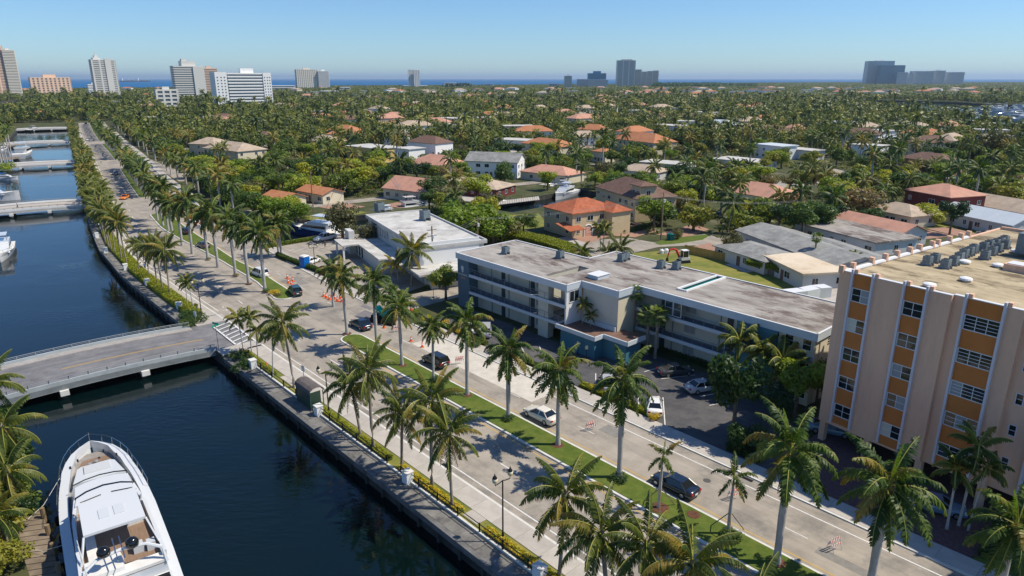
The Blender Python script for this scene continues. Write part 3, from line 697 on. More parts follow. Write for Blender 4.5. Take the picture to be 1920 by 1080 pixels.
# joined crowns for palms too far to show their fronds
def join_meshes(name, items, mats):
    Vs = []; Fs = []; Ms = []; off = 0
    for me, M in items:
        n = len(me.vertices); co = np.empty(n*3, dtype=np.float32); me.vertices.foreach_get('co', co); co = co.reshape(-1, 3)
        A = np.array(M); co = co@A[:3, :3].T+A[:3, 3]
        Vs.append(co)
        mp = [mats.index(m) for m in me.materials]
        for p in me.polygons: Fs.append([v+off for v in p.vertices]); Ms.append(mp[p.material_index])
        off += n
    me = bpy.data.meshes.new(name); me.from_pydata(np.concatenate(Vs).tolist(), [], Fs)
    for m in mats: me.materials.append(m)
    me.polygons.foreach_set('material_index', Ms); me.update(); return me
def lofrond(L, a0, droop, seed, leaf, hang, nl=9, ll=.8, lw=.34):
    return frond_mesh('f', L, a0, droop, nl, ll, lw, hang, leaf, LM['rachis'], seed, .3)
def lo_crown(kind, seed):
    r = random.Random(seed); leaf = LM['royal' if kind == 'royal' else 'coco']
    bank = [lofrond(4.0, R(a), R(d), seed*10+i, leaf, R(34 if kind == 'royal' else 50), 11, .95, .40) for i, (a, d) in enumerate([(65, 70), (40, 100), (15, 100), (-15, 80), (-45, 40)])]
    it = []; N = 18
    for i in range(N):
        m = bank[min(4, int(i/N*5))]; s = r.uniform(.85, 1.1)
        it.append((m, Matrix.Translation((0, 0, -.02*i)) @ Matrix.Rotation(i*2.4+r.uniform(-.3, .3), 4, 'Z') @ Matrix.Scale(s, 4)))
    me = join_meshes('crown', it, [leaf, LM['rachis']])
    return me
LOC = {k: [lo_crown(k, s) for s in (1, 2)] for k in ('royal', 'coco')}
def midpalm(kind, base, h, label, group, size=1.0):
    r = random.Random(int(base[0]*13+base[1]*7))
    t = thing('royal_palm' if kind == 'royal' else 'coconut_palm', label, 'palm tree', (base[0], base[1], 0), r.uniform(0, 6.28), group)
    tl = .035 if kind == 'royal' else .10; t.rotation_euler = (r.uniform(-tl, tl), r.uniform(-tl, tl), t.rotation_euler[2])
    me, bend = r.choice(TR[kind]) if kind != 'royal' else TR[kind][0]
    part('trunk', me, t, (0, 0, -.06), (0, 0, 0), (size, size, h))
    part('crown', r.choice(LOC[kind]), t, (bend[0]*size, bend[1]*size, h-.1), (0, 0, 0), (size,)*3)
    if kind == 'royal': part('crownshaft', SHAFT, t, (bend[0], bend[1], h-1.5*size), (0, 0, 0), (size*.9, size*.9, size))
    return t
# broadleaf crowns: leaf-sized faces spread through lumpy volumes
def leaf_cloud(blobs, n, ls, seed, flat=.35, inner=.55):
    r = np.random.default_rng(seed); out = []
    vol = np.array([b_[3]**2 for b_ in blobs]); vol = vol/vol.sum()
    for b_, w in zip(blobs, vol):
        k = max(6, int(n*w)); d = r.normal(size=(k, 3)); d /= np.linalg.norm(d, axis=1)[:, None]
        rad = b_[3]*(inner+(1-inner)*r.random(k)**.5)*(1+.12*r.normal(size=k))
        c = np.array(b_[:3])+d*rad[:, None]*np.array([1, 1, b_[4] if len(b_) > 4 else .8])
        nrm = d*.8+r.normal(size=(k, 3))*.55+np.array([0, 0, flat]); nrm /= np.linalg.norm(nrm, axis=1)[:, None]
        a = np.cross(nrm, r.normal(size=(k, 3))); a /= np.linalg.norm(a, axis=1)[:, None]; bb = np.cross(nrm, a)
        s = ls*(.6+.8*r.random(k))[:, None]
        q = np.stack([c-a*s, c-bb*s*.55, c+a*s, c+bb*s*.55], axis=1)
        out.append(q)
    return np.concatenate(out)
def crown_blobs(seed, rx, rz, k, flat=1.0):
    r = random.Random(seed); B = []
    for i in range(k):
        a = r.uniform(0, 6.28); q = math.sqrt(r.random())*.72; z = r.uniform(-.45, .6)*flat
        B.append((rx*q*math.cos(a), rx*q*math.sin(a), rz*z, rx*r.uniform(.28, .46), .75))
    B.append((0, 0, 0, rx*.5, .8)); return B
def limbs(seed, h, spread, n=5):
    r = random.Random(seed); b = MB(); b.tube([(0, 0, -.1), (.05, 0, h*.5), (0, .05, h)], [.32, .24, .2], 7)
    for i in range(n):
        a = i*6.28/n+r.uniform(-.4, .4); q = spread*r.uniform(.5, .9)
        b.tube([(0, 0, h*.75), (q*.4*math.cos(a), q*.4*math.sin(a), h*1.15), (q*math.cos(a), q*math.sin(a), h*1.15+spread*.45)], [.16, .11, .04], 5)
    o = b.build('trunk', LM['bark'], smooth=True); me = o.data; bpy.data.objects.remove(o); return me
BT = {}
for kind, leaf in (('bright', 'bright'), ('mid', 'mid'), ('dark', 'dark'), ('olive', 'olive')):
    L = []
    for sd in range(3):
        B = crown_blobs(sd*7+len(kind), 3.6, 2.6, 11)
        me = quads_mesh('crown', leaf_cloud(B, 2600 if kind != 'olive' else 1500, .26, sd), 4, LM[leaf]); L.append(me)
    BT[kind] = L
LIMB = [limbs(i, 2.6, 2.6) for i in range(3)]
def tree(kind, base, rad, h, label, group=None, name='broadleaf_tree', zs=1.0, cat='tree'):
    """rad: crown radius, h: total height"""
    r = random.Random(int(base[0]*29+base[1]*11)); t = thing(name, label, cat, (base[0], base[1], 0), r.uniform(0, 6.28), group)
    s = rad/3.6; cz = h-2.5*s*zs
    part('crown', r.choice(BT[kind]), t, (0, 0, max(cz, 1.6*s*zs)), (0, 0, 0), (s, s, s*zs))
    part('trunk', r.choice(LIMB), t, (0, 0, 0), (0, 0, 0), (s, s, max(.3, cz/3.2)))
    return t
def shrub(kind, base, rad, h, label, cat='shrub', group=None, z=0):
    r = random.Random(int(base[0]*29+base[1]*11)); t = thing('shrub', label, cat, (base[0], base[1], z), r.uniform(0, 6.28), group)
    part('foliage', SHB[kind][r.randrange(2)], t, (0, 0, h*.45), (0, 0, 0), (rad, rad, h*.62))
    b_ = part('stem', SHST, t, (0, 0, 0), (0, 0, 0), (rad, rad, h*.5)); return t
SHB = {k: [quads_mesh('foliage', leaf_cloud([(0, 0, 0, .8, 1), (.4, .2, .1, .45, 1), (-.4, .1, 0, .45, 1), (0, -.45, .1, .4, 1)], 520, .10, s), 4, LM[k]) for s in (0, 1)] for k in ('hedge', 'hedgegreen', 'bright', 'dark', 'yellowleaf', 'olive', 'silver')}
b = MB()
for i in range(4): b.tube([(0, 0, 0), (.25*math.cos(i*1.6), .25*math.sin(i*1.6), 1)], [.05, .02], 4)
o = b.build('stem', LM['bark']); SHST = o.data; bpy.data.objects.remove(o)
def hedge_mesh(path, w, h, dens, ls, seed, z0=0.0):
    r = np.random.default_rng(seed); P = [np.array(p[:2]) for p in path]; out = []
    for i in range(len(P)-1):
        d = P[i+1]-P[i]; L = np.linalg.norm(d); k = int(L*dens)+1; t = r.random(k); d_ = d/L; nn = np.array([-d_[1], d_[0]])
        lat = (r.random(k)-.5)*w; zt = z0+h*(1-.25*(np.abs(lat)/(w/2))**2)*(.55+.5*r.random(k)) ; side = r.random(k) < .35
        lat = np.where(side, np.sign(lat)*w/2*(.9+.15*r.random(k)), lat); zt = np.where(side, z0+r.random(k)*h*.85, zt)
        c = np.stack([P[i][0]+d[0]*t+nn[0]*lat, P[i][1]+d[1]*t+nn[1]*lat, zt], axis=1)
        nrm = r.normal(size=(k, 3))*.6+np.array([0, 0, .8]); nrm /= np.linalg.norm(nrm, axis=1)[:, None]
        a = np.cross(nrm, r.normal(size=(k, 3))); a /= np.linalg.norm(a, axis=1)[:, None]; bb = np.cross(nrm, a); s = ls*(.6+.8*r.random(k))[:, None]
        out.append(np.stack([c-a*s, c-bb*s*.7, c+a*s, c+bb*s*.7], axis=1))
    return np.concatenate(out)
def hedge(path, w, h, label, leaf='hedge', dens=260, ls=.09, seed=1, z0=0.0, cat='hedge', name='hedge'):
    me = quads_mesh('foliage', hedge_mesh(path, w, h, dens, ls, seed, z0), 4, LM[leaf]); t = thing(name, label, cat); o = link('foliage', me, t)
    b = MB()
    for i in range(len(path)-1):
        p, q = Vector(path[i]), Vector(path[i+1]); d = q-p; c = (p+q)/2
        b.box((c.x, c.y, z0+h*.32), (d.length, w*.72, h*.62), rz=math.atan2(d.y, d.x))
    b.build('core', LM['coredark'], t); return t
mat('coredark', (.05, .07, .012), (.10, .12, .02), 3, 5, .9)
# ================================================================== buildings
mat('peach', (.74, .46, .31), (.78, .50, .34), .25, 6, .85, c3=(.57, .37, .27), s3=.12, t3=(.5, .75), stretch=(1, 1, .35)); mat('fin', (.60, .58, .62), rough=.6); mat('orangewall', (.47, .165, .04), (.53, .195, .05), .5, 4, .85)
mat('gravel', (.37, .30, .185), (.52, .43, .28), .5, 9, .95, .3, 10, c3=(.15, .115, .07), s3=.22, t3=(.50, .60), stretch=(.6, 1.3, 1))
mat('roofgrey', (.27, .25, .225), (.41, .38, .34), .5, 9, .9, .2, 8, c3=(.13, .10, .085), s3=.16, t3=(.50, .60), stretch=(.6, 1.4, 1))
mat('coping', (.66, .67, .68), rough=.6); mat('hotelband', (.50, .56, .60), (.55, .60, .63), .4, 4, .6); mat('hoteltrim', (.70, .72, .72), rough=.6)
mat('hotelteal', (.05, .165, .225), (.065, .19, .25), .3, 4, .7); mat('cream', (.62, .55, .40), (.67, .60, .45), .3, 5, .85); mat('palewall', (.54, .52, .43), (.60, .58, .48), .4, 5, .85)
mat('greywall', (.55, .53, .45), (.60, .58, .50), .3, 4, .85)
mat('gallery', (.10, .13, .17), (.13, .16, .20), 1, 4, .8); mat('door', (.03, .05, .06), rough=.4); mat('whiteroof', (.44, .43, .40), (.60, .585, .55), .35, 8, .8, c3=(.30, .285, .26), s3=.2, t3=(.5, .68))
mat('bldwhite', (.52, .52, .50), (.58, .58, .56), .3, 5, .8); mat('terracotta', (.34, .09, .04), (.46, .15, .07), 1.2, 8, .85, .4, 3, c3=(.30, .09, .04), s3=.4, stretch=(1, 1, 1))
mat('orangetile', (.40, .16, .07), (.50, .235, .12), 1.2, 8, .85, .3, 3, c3=(.40, .15, .07), s3=.3); mat('pinktile', (.50, .25, .17), (.58, .32, .23), 1.2, 8, .85, .3, 3, c3=(.40, .22, .16), s3=.3)
mat('browntile', (.13, .075, .055), (.20, .12, .09), 1, 8, .85, .3, 3, c3=(.25, .17, .13), s3=.4, t3=(.6, .8)); mat('greyshingle', (.24, .24, .23), (.33, .33, .31), .8, 8, .9, .2, 4, c3=(.18, .18, .17), s3=.3)
mat('beigeroof', (.62, .52, .38), (.72, .62, .48), .4, 7, .85, c3=(.50, .38, .25), s3=.2); mat('tanwall', (.50, .40, .24), (.56, .45, .28), .5, 5, .85); mat('yellowwall', (.58, .42, .15), rough=.85); mat('redwall', (.15, .035, .03), rough=.8)
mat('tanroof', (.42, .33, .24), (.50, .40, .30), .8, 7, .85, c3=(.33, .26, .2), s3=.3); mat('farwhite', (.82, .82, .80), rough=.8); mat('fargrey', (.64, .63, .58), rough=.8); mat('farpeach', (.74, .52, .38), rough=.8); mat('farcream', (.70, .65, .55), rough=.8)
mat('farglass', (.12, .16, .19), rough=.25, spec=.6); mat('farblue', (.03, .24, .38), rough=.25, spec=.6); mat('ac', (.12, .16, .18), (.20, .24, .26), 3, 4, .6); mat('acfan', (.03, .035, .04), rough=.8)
mat('curtain', (.30, .31, .32), rough=.8); mat('pool', (.02, .30, .38), rough=.05)
G_ = MATS
def rect_ring(b, x0, x1, y0, y1, t, z0, z1, mi=0):
    b.bx(x0, x1, y0, y0+t, z0, z1, mi); b.bx(x0, x1, y1-t, y1, z0, z1, mi); b.bx(x0, x0+t, y0+t, y1-t, z0, z1, mi); b.bx(x1-t, x1, y0+t, y1-t, z0, z1, mi)
def window(parent, x, y, z, w, h, nx, nz, face='y', frame=None, pane=None, blind=0.0, ft=.07, r=None):
    """frame with its panes (sub-parts) on a wall facing -y (face='y') or +x / -x"""
    frame = frame or G_['hoteltrim']; pane = pane or G_['glass']
    b = MB(); b.M = Matrix.Identity(4)
    b.bx(-w/2-ft, w/2+ft, -.06, .02, h, h+ft); b.bx(-w/2-ft, w/2+ft, -.09, .02, -ft, 0)
    for i in range(nx+1):
        xx = -w/2+w*i/nx; e = ft if i in (0, nx) else .05; xx = xx-ft/2 if i == 0 else (xx+ft/2 if i == nx else xx); b.bx(xx-e/2, xx+e/2, -.06, .02, 0, h)
    for k in range(1, nz):
        zz = h*k/nz
        for i in range(nx):
            b.bx(-w/2+w*i/nx+.04, -w/2+w*(i+1)/nx-.04, -.05, .01, zz-.02, zz+.02)
    f = b.build('window', frame, parent); f.location = (x, y, z)
    f.rotation_euler = (0, 0, {'y': 0, 'x': math.pi/2, '-x': -math.pi/2, 'b': math.pi}[face])
    me = None
    for i in range(nx):
        m = pane if not (r and r.random() < blind) else G_[r.choice(('curtain', 'curtain', 'offwhite', 'greywall', 'glass_far'))]
        q = MB(); q.bx(-w/nx/2+.01, w/nx/2-.01, -.02, .012, 0.005, h-.005); o = q.build('pane', m, f); o.location = (-w/2+w*(i+.5)/nx, 0, 0)
    return f
def ac_unit(loc, label, s=1.0, group=None, rz=0.0):
    t = thing('air_conditioner', label, 'air conditioner', loc, RA+rz, group)
    b = MB(); b.box((0, 0, .75*s), (.9*s, .9*s, .85*s)); b.build('casing', G_['ac'], t)
    b = MB(); b.cyl((0, 0, 1.176*s), .36*s, .05, 14); b.build('fan_grille', G_['acfan'], t)
    b = MB()
    for i in (-1, 1): b.box((0, i*.34*s, .17*s), (1.3*s, .09, .33*s))
    b.build('stand', G_['chromegrey'], t); return t
streaks('peach', (.48, .32, .25), .45, .5, 0, (1, 1, 7)); streaks('gravel', (.17, .13, .08), .5, .6, 0.0, (5, 1, 1)); streaks('roofgrey', (.12, .09, .08), .6, .5, 0.0, (5, 1, 1))
# ---- orange and peach apartment block on the right ---------------------------------
P0 = rd(61.5, 22.1); OA = RA-R(7)
ob = thing('apartment_building', 'peach apartment block with burnt orange panels, white fins and house number over its open garage', 'apartment building', (P0.x, P0.y, 0), OA)
def olocal(p):
    q = Vector((p[0]-P0.x, p[1]-P0.y)); return (q.x*math.cos(OA)+q.y*math.sin(OA), -q.x*math.sin(OA)+q.y*math.cos(OA))
SOF, RT = 2.35, 18.95
b = MB()
steps = [(-.1, 10.5, 0), (10.5, 16.0, .45), (16.0, 26.5, .95), (26.5, 36, 0)]
for x0, x1, y in steps: b.bx(x0, x1, y, y+.35, SOF, RT+.35)
b.bx(10.32, 10.5, .35, .8, SOF, RT+.35); b.bx(15.82, 16.0, .8, 1.3, SOF, RT+.35); b.bx(26.5, 26.7, .35, 1.3, SOF, RT+.35)
b.bx(-.1, .25, .35, 38, SOF, RT+.1); b.bx(35.65, 36, .35, 38, SOF, RT+.35); b.bx(.25, 35.65, 37.65, 38, SOF, RT+.35)
b.build('wall', G_['peach'], ob)
b = MB(); b.bx(.25, 35.65, 1.3, 37.65, SOF, SOF+.25); b.build('soffit', G_['peach'], ob)
b = MB(); b.bx(.25, 35.65, 1.3, 37.65, RT-.3, RT); b.bx(.25, 10.3, .35, 1.3, RT-.3, RT-.001); b.bx(10.5, 15.8, .8, 1.3, RT-.3, RT-.001); b.build('roof', G_['gravel'], ob)
b = MB()
for x0, x1, y in steps: b.bx(x0-.03, x1+.0, y-.06, y+.38, RT+.35, RT+.42)
b.build('coping', G_['coping'], ob)
finx = [1.35, 3.42, 6.40, 8.48, 11.55, 14.62, 18.40, 21.5, 24.0, 28, 30.1, 33, 35]
def yat(x):
    for x0, x1, y in steps:
        if x0 <= x < x1: return y
    return 0
me = None
for x in finx:
    if me is None: q = MB(); q.bx(-.10, .10, -.34, .15, 2.75, RT+.78); q.bx(-.28, .28, -.34+.0, -.18, RT+.43, RT+.8) if False else None; o = q.build('fin', G_['fin'], ob); me = o.data
    else: o = link('fin', me, ob)
    o.location = (x, yat(x), 0)
    q = MB(); q.bx(.10, .42, -.05, .40, RT+.42, RT+.78); o2 = q.build('fin_cap', G_['peach'], ob); o2.location = (x, yat(x), 0)
rw = random.Random(5)
zs = [16.5, 13.3, 10.1, 6.95, 3.7]
for (xa, xb, nx, nz) in [(1.45, 3.32, 2, 2), (6.50, 8.38, 2, 2), (11.65, 14.52, 3, 4), (18.5, 21.4, 3, 2), (28.1, 30, 2, 2)]:
    y = yat(xa+.1)
    zlo = 2.75 if xa < 3 else 2.6
    prev = zlo
    for z in zs[::-1]+[None]:
        top = (RT+.30) if z is None else z-.07
        q = MB(); q.bx(xa, xb, -.06, .0, prev, top); o = q.build('panel', G_['orangewall'], ob); o.location = (0, y, 0)
        if z is not None:
            window(ob, (xa+xb)/2, y-.03, z, xb-xa-.16, 1.28, nx, nz if z > 10 or nx == 2 else 3, blind=.18, r=rw); prev = z+1.35
for z in (14.0, 10.9, 7.9, 4.7):
    window(ob, 16.9, .95, z, .5, .95, 1, 2, frame=G_['fin'])
    window(ob, 23.0, .95, z, .5, .95, 1, 2, frame=G_['fin'])
for x, y in [(.3, .5), (5.2, .5), (10.3, .6), (15.7, .9), (21, 1.3), (26, 1.3), (31, .6), (35.5, .6), (5, 9), (15, 9), (25, 9)]:
    q = MB(); q.box((0, 0, SOF/2), (.62, .62, SOF)); o = q.build('pillar', G_['peach'], ob); o.location = (x, y, 0)
b = MB(); b.bx(.3, 35.6, 16, 16.2, 0, SOF); b.bx(.3, .5, 5, 16, 0, SOF); b.build('garage_wall', G_['greywall'], ob)
cu = bpy.data.curves.new('number', 'FONT'); cu.body = '1776'; cu.size = .95; cu.extrude = .03; cu.space_character = 1.05; cu.offset = .012
to = bpy.data.objects.new('number_tmp', cu); col.objects.link(to); bpy.context.view_layer.update()
tm = bpy.data.meshes.new_from_object(to.evaluated_get(bpy.context.evaluated_depsgraph_get())); bpy.data.objects.remove(to)
tm.materials.clear(); tm.materials.append(G_['black']); o = link('house_number', tm, ob); o.location = (12.25, .42, 2.42); o.rotation_euler = (math.pi/2, 0, 0)
# parapet blocks and coping pieces on the left roof edge
blk = [(605, 690), (697, 670), (838, 630), (957, 605), (1043, 580), (1150, 555), (1225, 535), (1328, 510), (1380, 500), (1478, 477), (1560, 452), (1622, 437)]
ys = sorted(olocal(at(1440+x/4, 330+y/4+3, RT+.6))[1] for x, y in blk)
me = None
for y in ys:
    if me is None: q = MB(); q.box((0, 0, .4), (.5, .42, .8)); o = q.build('parapet_block', G_['peach'], ob); me = o.data
    else: o = link('parapet_block', me, ob)
    o.location = (.1, y, RT+.1)
for i in range(len(ys)-1):
    q = MB(); L = ys[i+1]-ys[i]-.46
    q.tube([(0, -L/2, 0), (0, 0, .03), (0, L/2, 0)], .26, 8); o = q.build('coping', G_['coping'], ob); o.location = (.12, (ys[i]+ys[i+1])/2, RT+.12)
ACP = [(1738, 497), (1752, 492), (1772, 503), (1787, 497), (1797, 490), (1806, 483), (1816, 479), (1824, 474), (1846, 486), (1859, 478), (1853, 466), (1865, 464), (1874, 461), (1882, 457), (1843, 470), (1870, 472), (1884, 466)]
names = ['at the left end of the roof', 'second from the left on the roof', 'at the front of the middle cluster', 'behind the front unit of the middle cluster']
for i, (u, v) in enumerate(ACP):
    p = at(u, v, RT)
    ac_unit((p.x, p.y, RT), 'grey rooftop air conditioner on a stand on the peach apartment block', .85, 'air conditioners on the apartment block roof', rz=R(-7))
for i, (u, v, lb) in enumerate([(1742, 538, 'white dome vent nearest the front edge of the gravel roof'), (1810, 527, 'white dome vent in the middle of the gravel roof'), (1871, 501, 'white dome vent beyond the middle one on the gravel roof'), (1808, 494, 'white dome vent in front of the air conditioner row'), (1905, 474, 'white dome vent near the right edge of the gravel roof')]):
    p = at(u, v, RT); t = thing('roof_vent', lb, 'roof vent', (p.x, p.y, RT)); q = MB(); q.lathe((0, 0, 0), [(.3, 0), (.3, .18), (.62, .2), (.55, .34), (.25, .44)], 14); q.build('hood', G_['white'], t, smooth=False)
p = at(1912, 508, RT); t = thing('roof_hatch', 'peach walled roof hatch box at the right edge of the photo', 'roof hatch', (p.x, p.y, RT), OA); q = MB(); q.bx(-1.2, 2.2, -1, 1, 0, .7); q.build('box', G_['peach'], t); q = MB(); q.bx(-1.0, 2.0, -.8, .8, .7, .78); q.build('lid', G_['coping'], t)
p = at(1925, 480, RT); t = thing('cooling_tower', 'blue grey louvred rooftop unit cut by the right edge of the photo', 'air conditioner', (p.x, p.y, RT), OA); q = MB(); q.bx(-.9, 1.6, -1, 1, .3, 2.6); q.build('casing', G_['ac'], t)
for k in range(6): q = MB(); q.bx(-.95, -.9, -.9, .9, .5+k*.33, .6+k*.33); q.build('louvre', G_['fargrey'], t)
# ---- three storey motel with galleries ----------------------------------------------
HB = rd(0, 0); hb = thing('motel', 'three storey flat roofed blue and cream motel with open galleries and a teal sign wall', 'hotel', (HB.x, HB.y, 0), RA)
def hlocal(p):
    q = Vector((p[0]-HB.x, p[1]-HB.y)); return (q.x*math.cos(RA)+q.y*math.sin(RA), -q.x*math.sin(RA)+q.y*math.cos(RA))
RZ = 9.4
well1 = [hlocal(at(*q, RZ)) for q in [(1026, 517), (1080, 497), (1101, 502), (1048, 521)]]
wx0, wx1 = 18.2, 22.4; wy0 = min(p[1] for p in well1); wy1 = max(p[1] for p in well1)
sl = [hlocal(at(*q, RZ)) for q in [(1272, 543), (1287, 547), (1358, 522), (1342, 518)]]
sx0, sx1 = min(p[0] for p in sl), max(p[0] for p in sl); sy0, sy1 = min(p[1] for p in sl), max(p[1] for p in sl)
wxa = sum(p[0] for p in well1[:2])/2; wxb = sum(p[0] for p in well1[2:])/2; sxa = (sl[0][0]+sl[3][0])/2; sxb = (sl[1][0]+sl[2][0])/2
print('well', well1, 'slot', sl)
W1 = [(wxa, wy0), (wxa, wy1), (wxb, wy1), (wxb, wy0)]; W2 = [(sxa, sy0), (sxa, sy1), (sxb, sy1), (sxb, sy0)]
RP = [(-2, 21.3), (24, 21.3), (24, 24.5), (31, 24.5), (31, 28.7), (57.3, 28.7), (57.3, 42), (16, 42), (16, 35), (-2, 35)]
def holed(outer, holes, z, m, name, parent):
    rings = [outer]+holes; base = [Vector((p[0], p[1], 0)) for r in rings for p in r]
    tri = tessellate_polygon([[Vector((p[0], p[1], 0)) for p in r] for r in rings])
    b = MB(); fs = []
    for t in tri:
        A, B, C = [base[i] for i in t]; fs.append(tuple(t) if (B.x-A.x)*(C.y-A.y)-(B.y-A.y)*(C.x-A.x) > 0 else tuple(t)[::-1])
    b.add([(p.x, p.y, z) for p in base], fs); b.add([(p.x, p.y, z-.35) for p in base], [f[::-1] for f in fs])
    for h_ in holes:
        for i in range(4):
            p, q = h_[i], h_[(i+1) % 4]; b.quad((p[0], p[1], z), (q[0], q[1], z), (q[0], q[1], z-.35), (p[0], p[1], z-.35))
    return b.build(name, m, parent)
holed(RP, [W1, W2], RZ, G_['roofgrey'], 'roof', hb)
b = MB()
n = len(RP)
for i in range(n):
    p, q = Vector(RP[i]), Vector(RP[(i+1) % n]); d = (q-p).normalized(); nn = Vector((d.y, -d.x)); L = (q-p).length
    c = (p+q)/2+nn*.08; b.box((c.x, c.y, RZ-.42), (L+.2, .16, .95), rz=math.atan2(d.y, d.x))
b.build('fascia', G_['hotelband'], hb)
b = MB()
for i in range(n):
    p, q = Vector(RP[i]), Vector(RP[(i+1) % n]); d = (q-p).normalized(); nn = Vector((d.y, -d.x)); L = (q-p).length
    c = (p+q)/2+nn*.06; b.box((c.x, c.y, RZ+.095), (L+.24, .26, .08), rz=math.atan2(d.y, d.x))
b.build('coping', G_['coping'], hb)
# body of the rooms
def rooms(x0, x1, y0, y1, z0, z1, m, name='room_wall'):
    q = MB(); q.bx(x0, x1, y0, y1, z0, z1); q.build(name, m, hb)
H1, H2 = 3.2, 6.2
rooms(1.2, wxa-.0, 23.3, 34.8, 0, RZ-.36, G_['palewall']); rooms(wxa, wxb, wy1, 34.8, 0, RZ-.36, G_['cream']); rooms(wxa, wxb+.0, wy0-1.2, wy0, 0, RZ-.9, G_['palewall'])
rooms(wxb, 30.9, 26.3, 34.8, 0, RZ-.36, G_['cream']); rooms(16.3, 31, 34.8, 41.8, 0, RZ-.36, G_['cream'])
rooms(24.3, 30.85, 24.65, 26.3, 3.1, RZ-.36, G_['greywall'], 'stair_tower_wall'); 
b = MB(); b.bx(30.85, 30.93, 24.65, 28.6, 3.1, RZ-.36); b.build('end_wall', G_['cream'], hb)
rooms(30.93, sxa, 30.6, 41.8, 0, RZ-.36, G_['palewall']); rooms(sxa, sxb, sy1, 41.8, 0, RZ-.36, G_['cream']); rooms(sxb, 57.1, 30.6, 41.8, 0, RZ-.36, G_['palewall'])
rooms(sxa, sxb, 30.6, sy0, 0, RZ-.36, G_['palewall'])
b = MB(); b.bx(57.1, 57.2, 30.2, 41.8, 0, RZ-.36); b.build('end_wall', G_['cream'], hb)
b = MB(); b.bx(-1.85, 1.2, 21.34, 34.9, 0, RZ-.36); b.build('sign_wall', mat('signwall', (.09, .15, .195), (.10, .165, .21), .5, 4, .7), hb)
b = MB(); b.bx(47.2, 52.6, 28.45, 30.6, 0, RZ-.9); b.build('teal_wall', G_['hotelteal'], hb)
rooms(52.6, 57.1, 28.9, 30.6, 0, RZ-.36, G_['cream'])
# galleries: slab, floor, railing
def gallery(x0, x1, yf, yw, z, nm):
    q = MB(); q.bx(x0, x1, yf, yf+.16, z-.42, z+.06); o = q.build('slab_edge', G_['hotelband'], hb)
    q = MB(); q.bx(x0, x1, yf+.16, yw, z-.25, z); q.build('gallery_floor', G_['gallery'], hb)
    q = MB(); q.bx(x0, x1, yf+.05, yf+.10, z+1.02, z+1.07); 
    k = int((x1-x0)/1.5)
    for i in range(k+1): xx = x0+.03+(x1-x0-.06)*i/k; q.bx(xx-.02, xx+.02, yf+.05, yf+.10, z+.06, z+1.02)
    q.bx(x0, x1, yf+.05, yf+.08, z+.66, z+.69); q.build('railing', G_['chromegrey'], hb)
for z in (H1, H2): gallery(1.25, 24.0, 21.3, 23.3, z, ''); gallery(31.0, 47.1, 28.7, 30.6, z, '')
for z in (H1, H2): q = MB(); q.bx(52.7, 57.2, 28.72, 28.9, z-.3, z+.3); q.build('slab_edge', G_['hotelband'], hb)
# portal at the end of the left wing
b = MB(); b.bx(23.75, 24.05, 21.3, 21.9, 0, RZ-.9); b.bx(23.75, 24.05, 23.9, 24.6, 0, RZ-.9); b.bx(23.75, 24.05, 21.9, 23.9, 3.3, 6.6); b.bx(23.75, 24.05, 21.9, 23.9, 3.2, 3.3); b.build('portal', G_['white'], hb)
b = MB(); b.bx(21.0, 23.7, 23.3, 23.35, H2+.02, RZ-.9); b.build('stair_wall', G_['cream'], hb)
rh = random.Random(3)
def doorset(x, yw, z, k):
    if k == 0:
        q = MB(); q.bx(-.45, .45, -.05, .02, 0, 2.05); o = q.build('door', G_['door'], hb); o.location = (x, yw, z)
    elif k == 1: window(hb, x, yw-.01, z+.75, 1.7, 1.3, 2, 1, pane=G_['curtain'], frame=G_['palewall'])
    elif k == 2:
        q = MB(); q.bx(-.6, .6, -.07, .0, 0, .22); o = q.build('vent_slot', G_['acfan'], hb); o.location = (x, yw, z+2.0)
    else:
        q = MB(); q.bx(-.06, .06, -.12, 0, 0, 2.9); o = q.build('downpipe', G_['chromegrey'], hb); o.location = (x, yw, z)
for z in (0, H1, H2):
    for x, k in [(3.2, 2), (5.0, 3), (7.9, 0), (9.3, 3), (10.4, 2), (12.6, 2), (14.2, 3), (14.9, 0), (16.6, 1)]: doorset(x, 23.3, z, k)
    for x, k in [(32.4, 2), (34.5, 0), (36.2, 3), (39.0, 1), (41.2, 2), (42.5, 2), (43.7, 3), (45.1, 0), (46.4, 2)]: doorset(x, 30.6, z, k)
    window(hb, 54.0, 28.88, z+.9, 1.0, 1.3, 1, 2); window(hb, 56.2, 28.88, z+.9, 1.0, 1.3, 1, 2)
    for k in range(4):
        q = MB(); q.bx(0, .06, -1.2, 1.2, 0, .1); o = q.build('louvre', G_['acfan'], hb); o.location = (57.2, 33.4, z+1.0+k*.32)
window(hb, 24.06, 22.9, 6.7, 1.9, 1.6, 2, 1, face='x')
for k in (0, 1): window(hb, 36.6+k*1.4, 28.75, H2+.35, 1.2, 2.0, 1, 2, pane=G_['glass_far'])
for (x, y0_) in [(wxa, wy0), (sxa, sy0)]: pass
b = MB(); b.bx(wxa, wxb, wy0, wy1, 2.9, 3.0); b.build('court_floor', G_['gallery'], hb)
for z in (7.6,): 
    for y in (wy0+1.5, wy0+3.3): q = MB(); q.bx(0, .05, -.5, .5, 0, .25); o = q.build('vent_slot', G_['acfan'], hb); o.location = (wxa, y, z)
b = MB(); 
for (a, c_) in ((W2[0], W2[1]), (W2[3], W2[2])): b.bx(a[0]-.15, a[0]+.15, a[1]-.1, c_[1]+.1, RZ, RZ+.22)
b.bx(sxa+.15, sxb-.15, sy0-.15, sy0+.05, RZ, RZ+.22); b.bx(sxa+.15, sxb-.15, sy1-.05, sy1+.15, RZ, RZ+.22); b.build('skylight_kerb', G_['white'], hb)
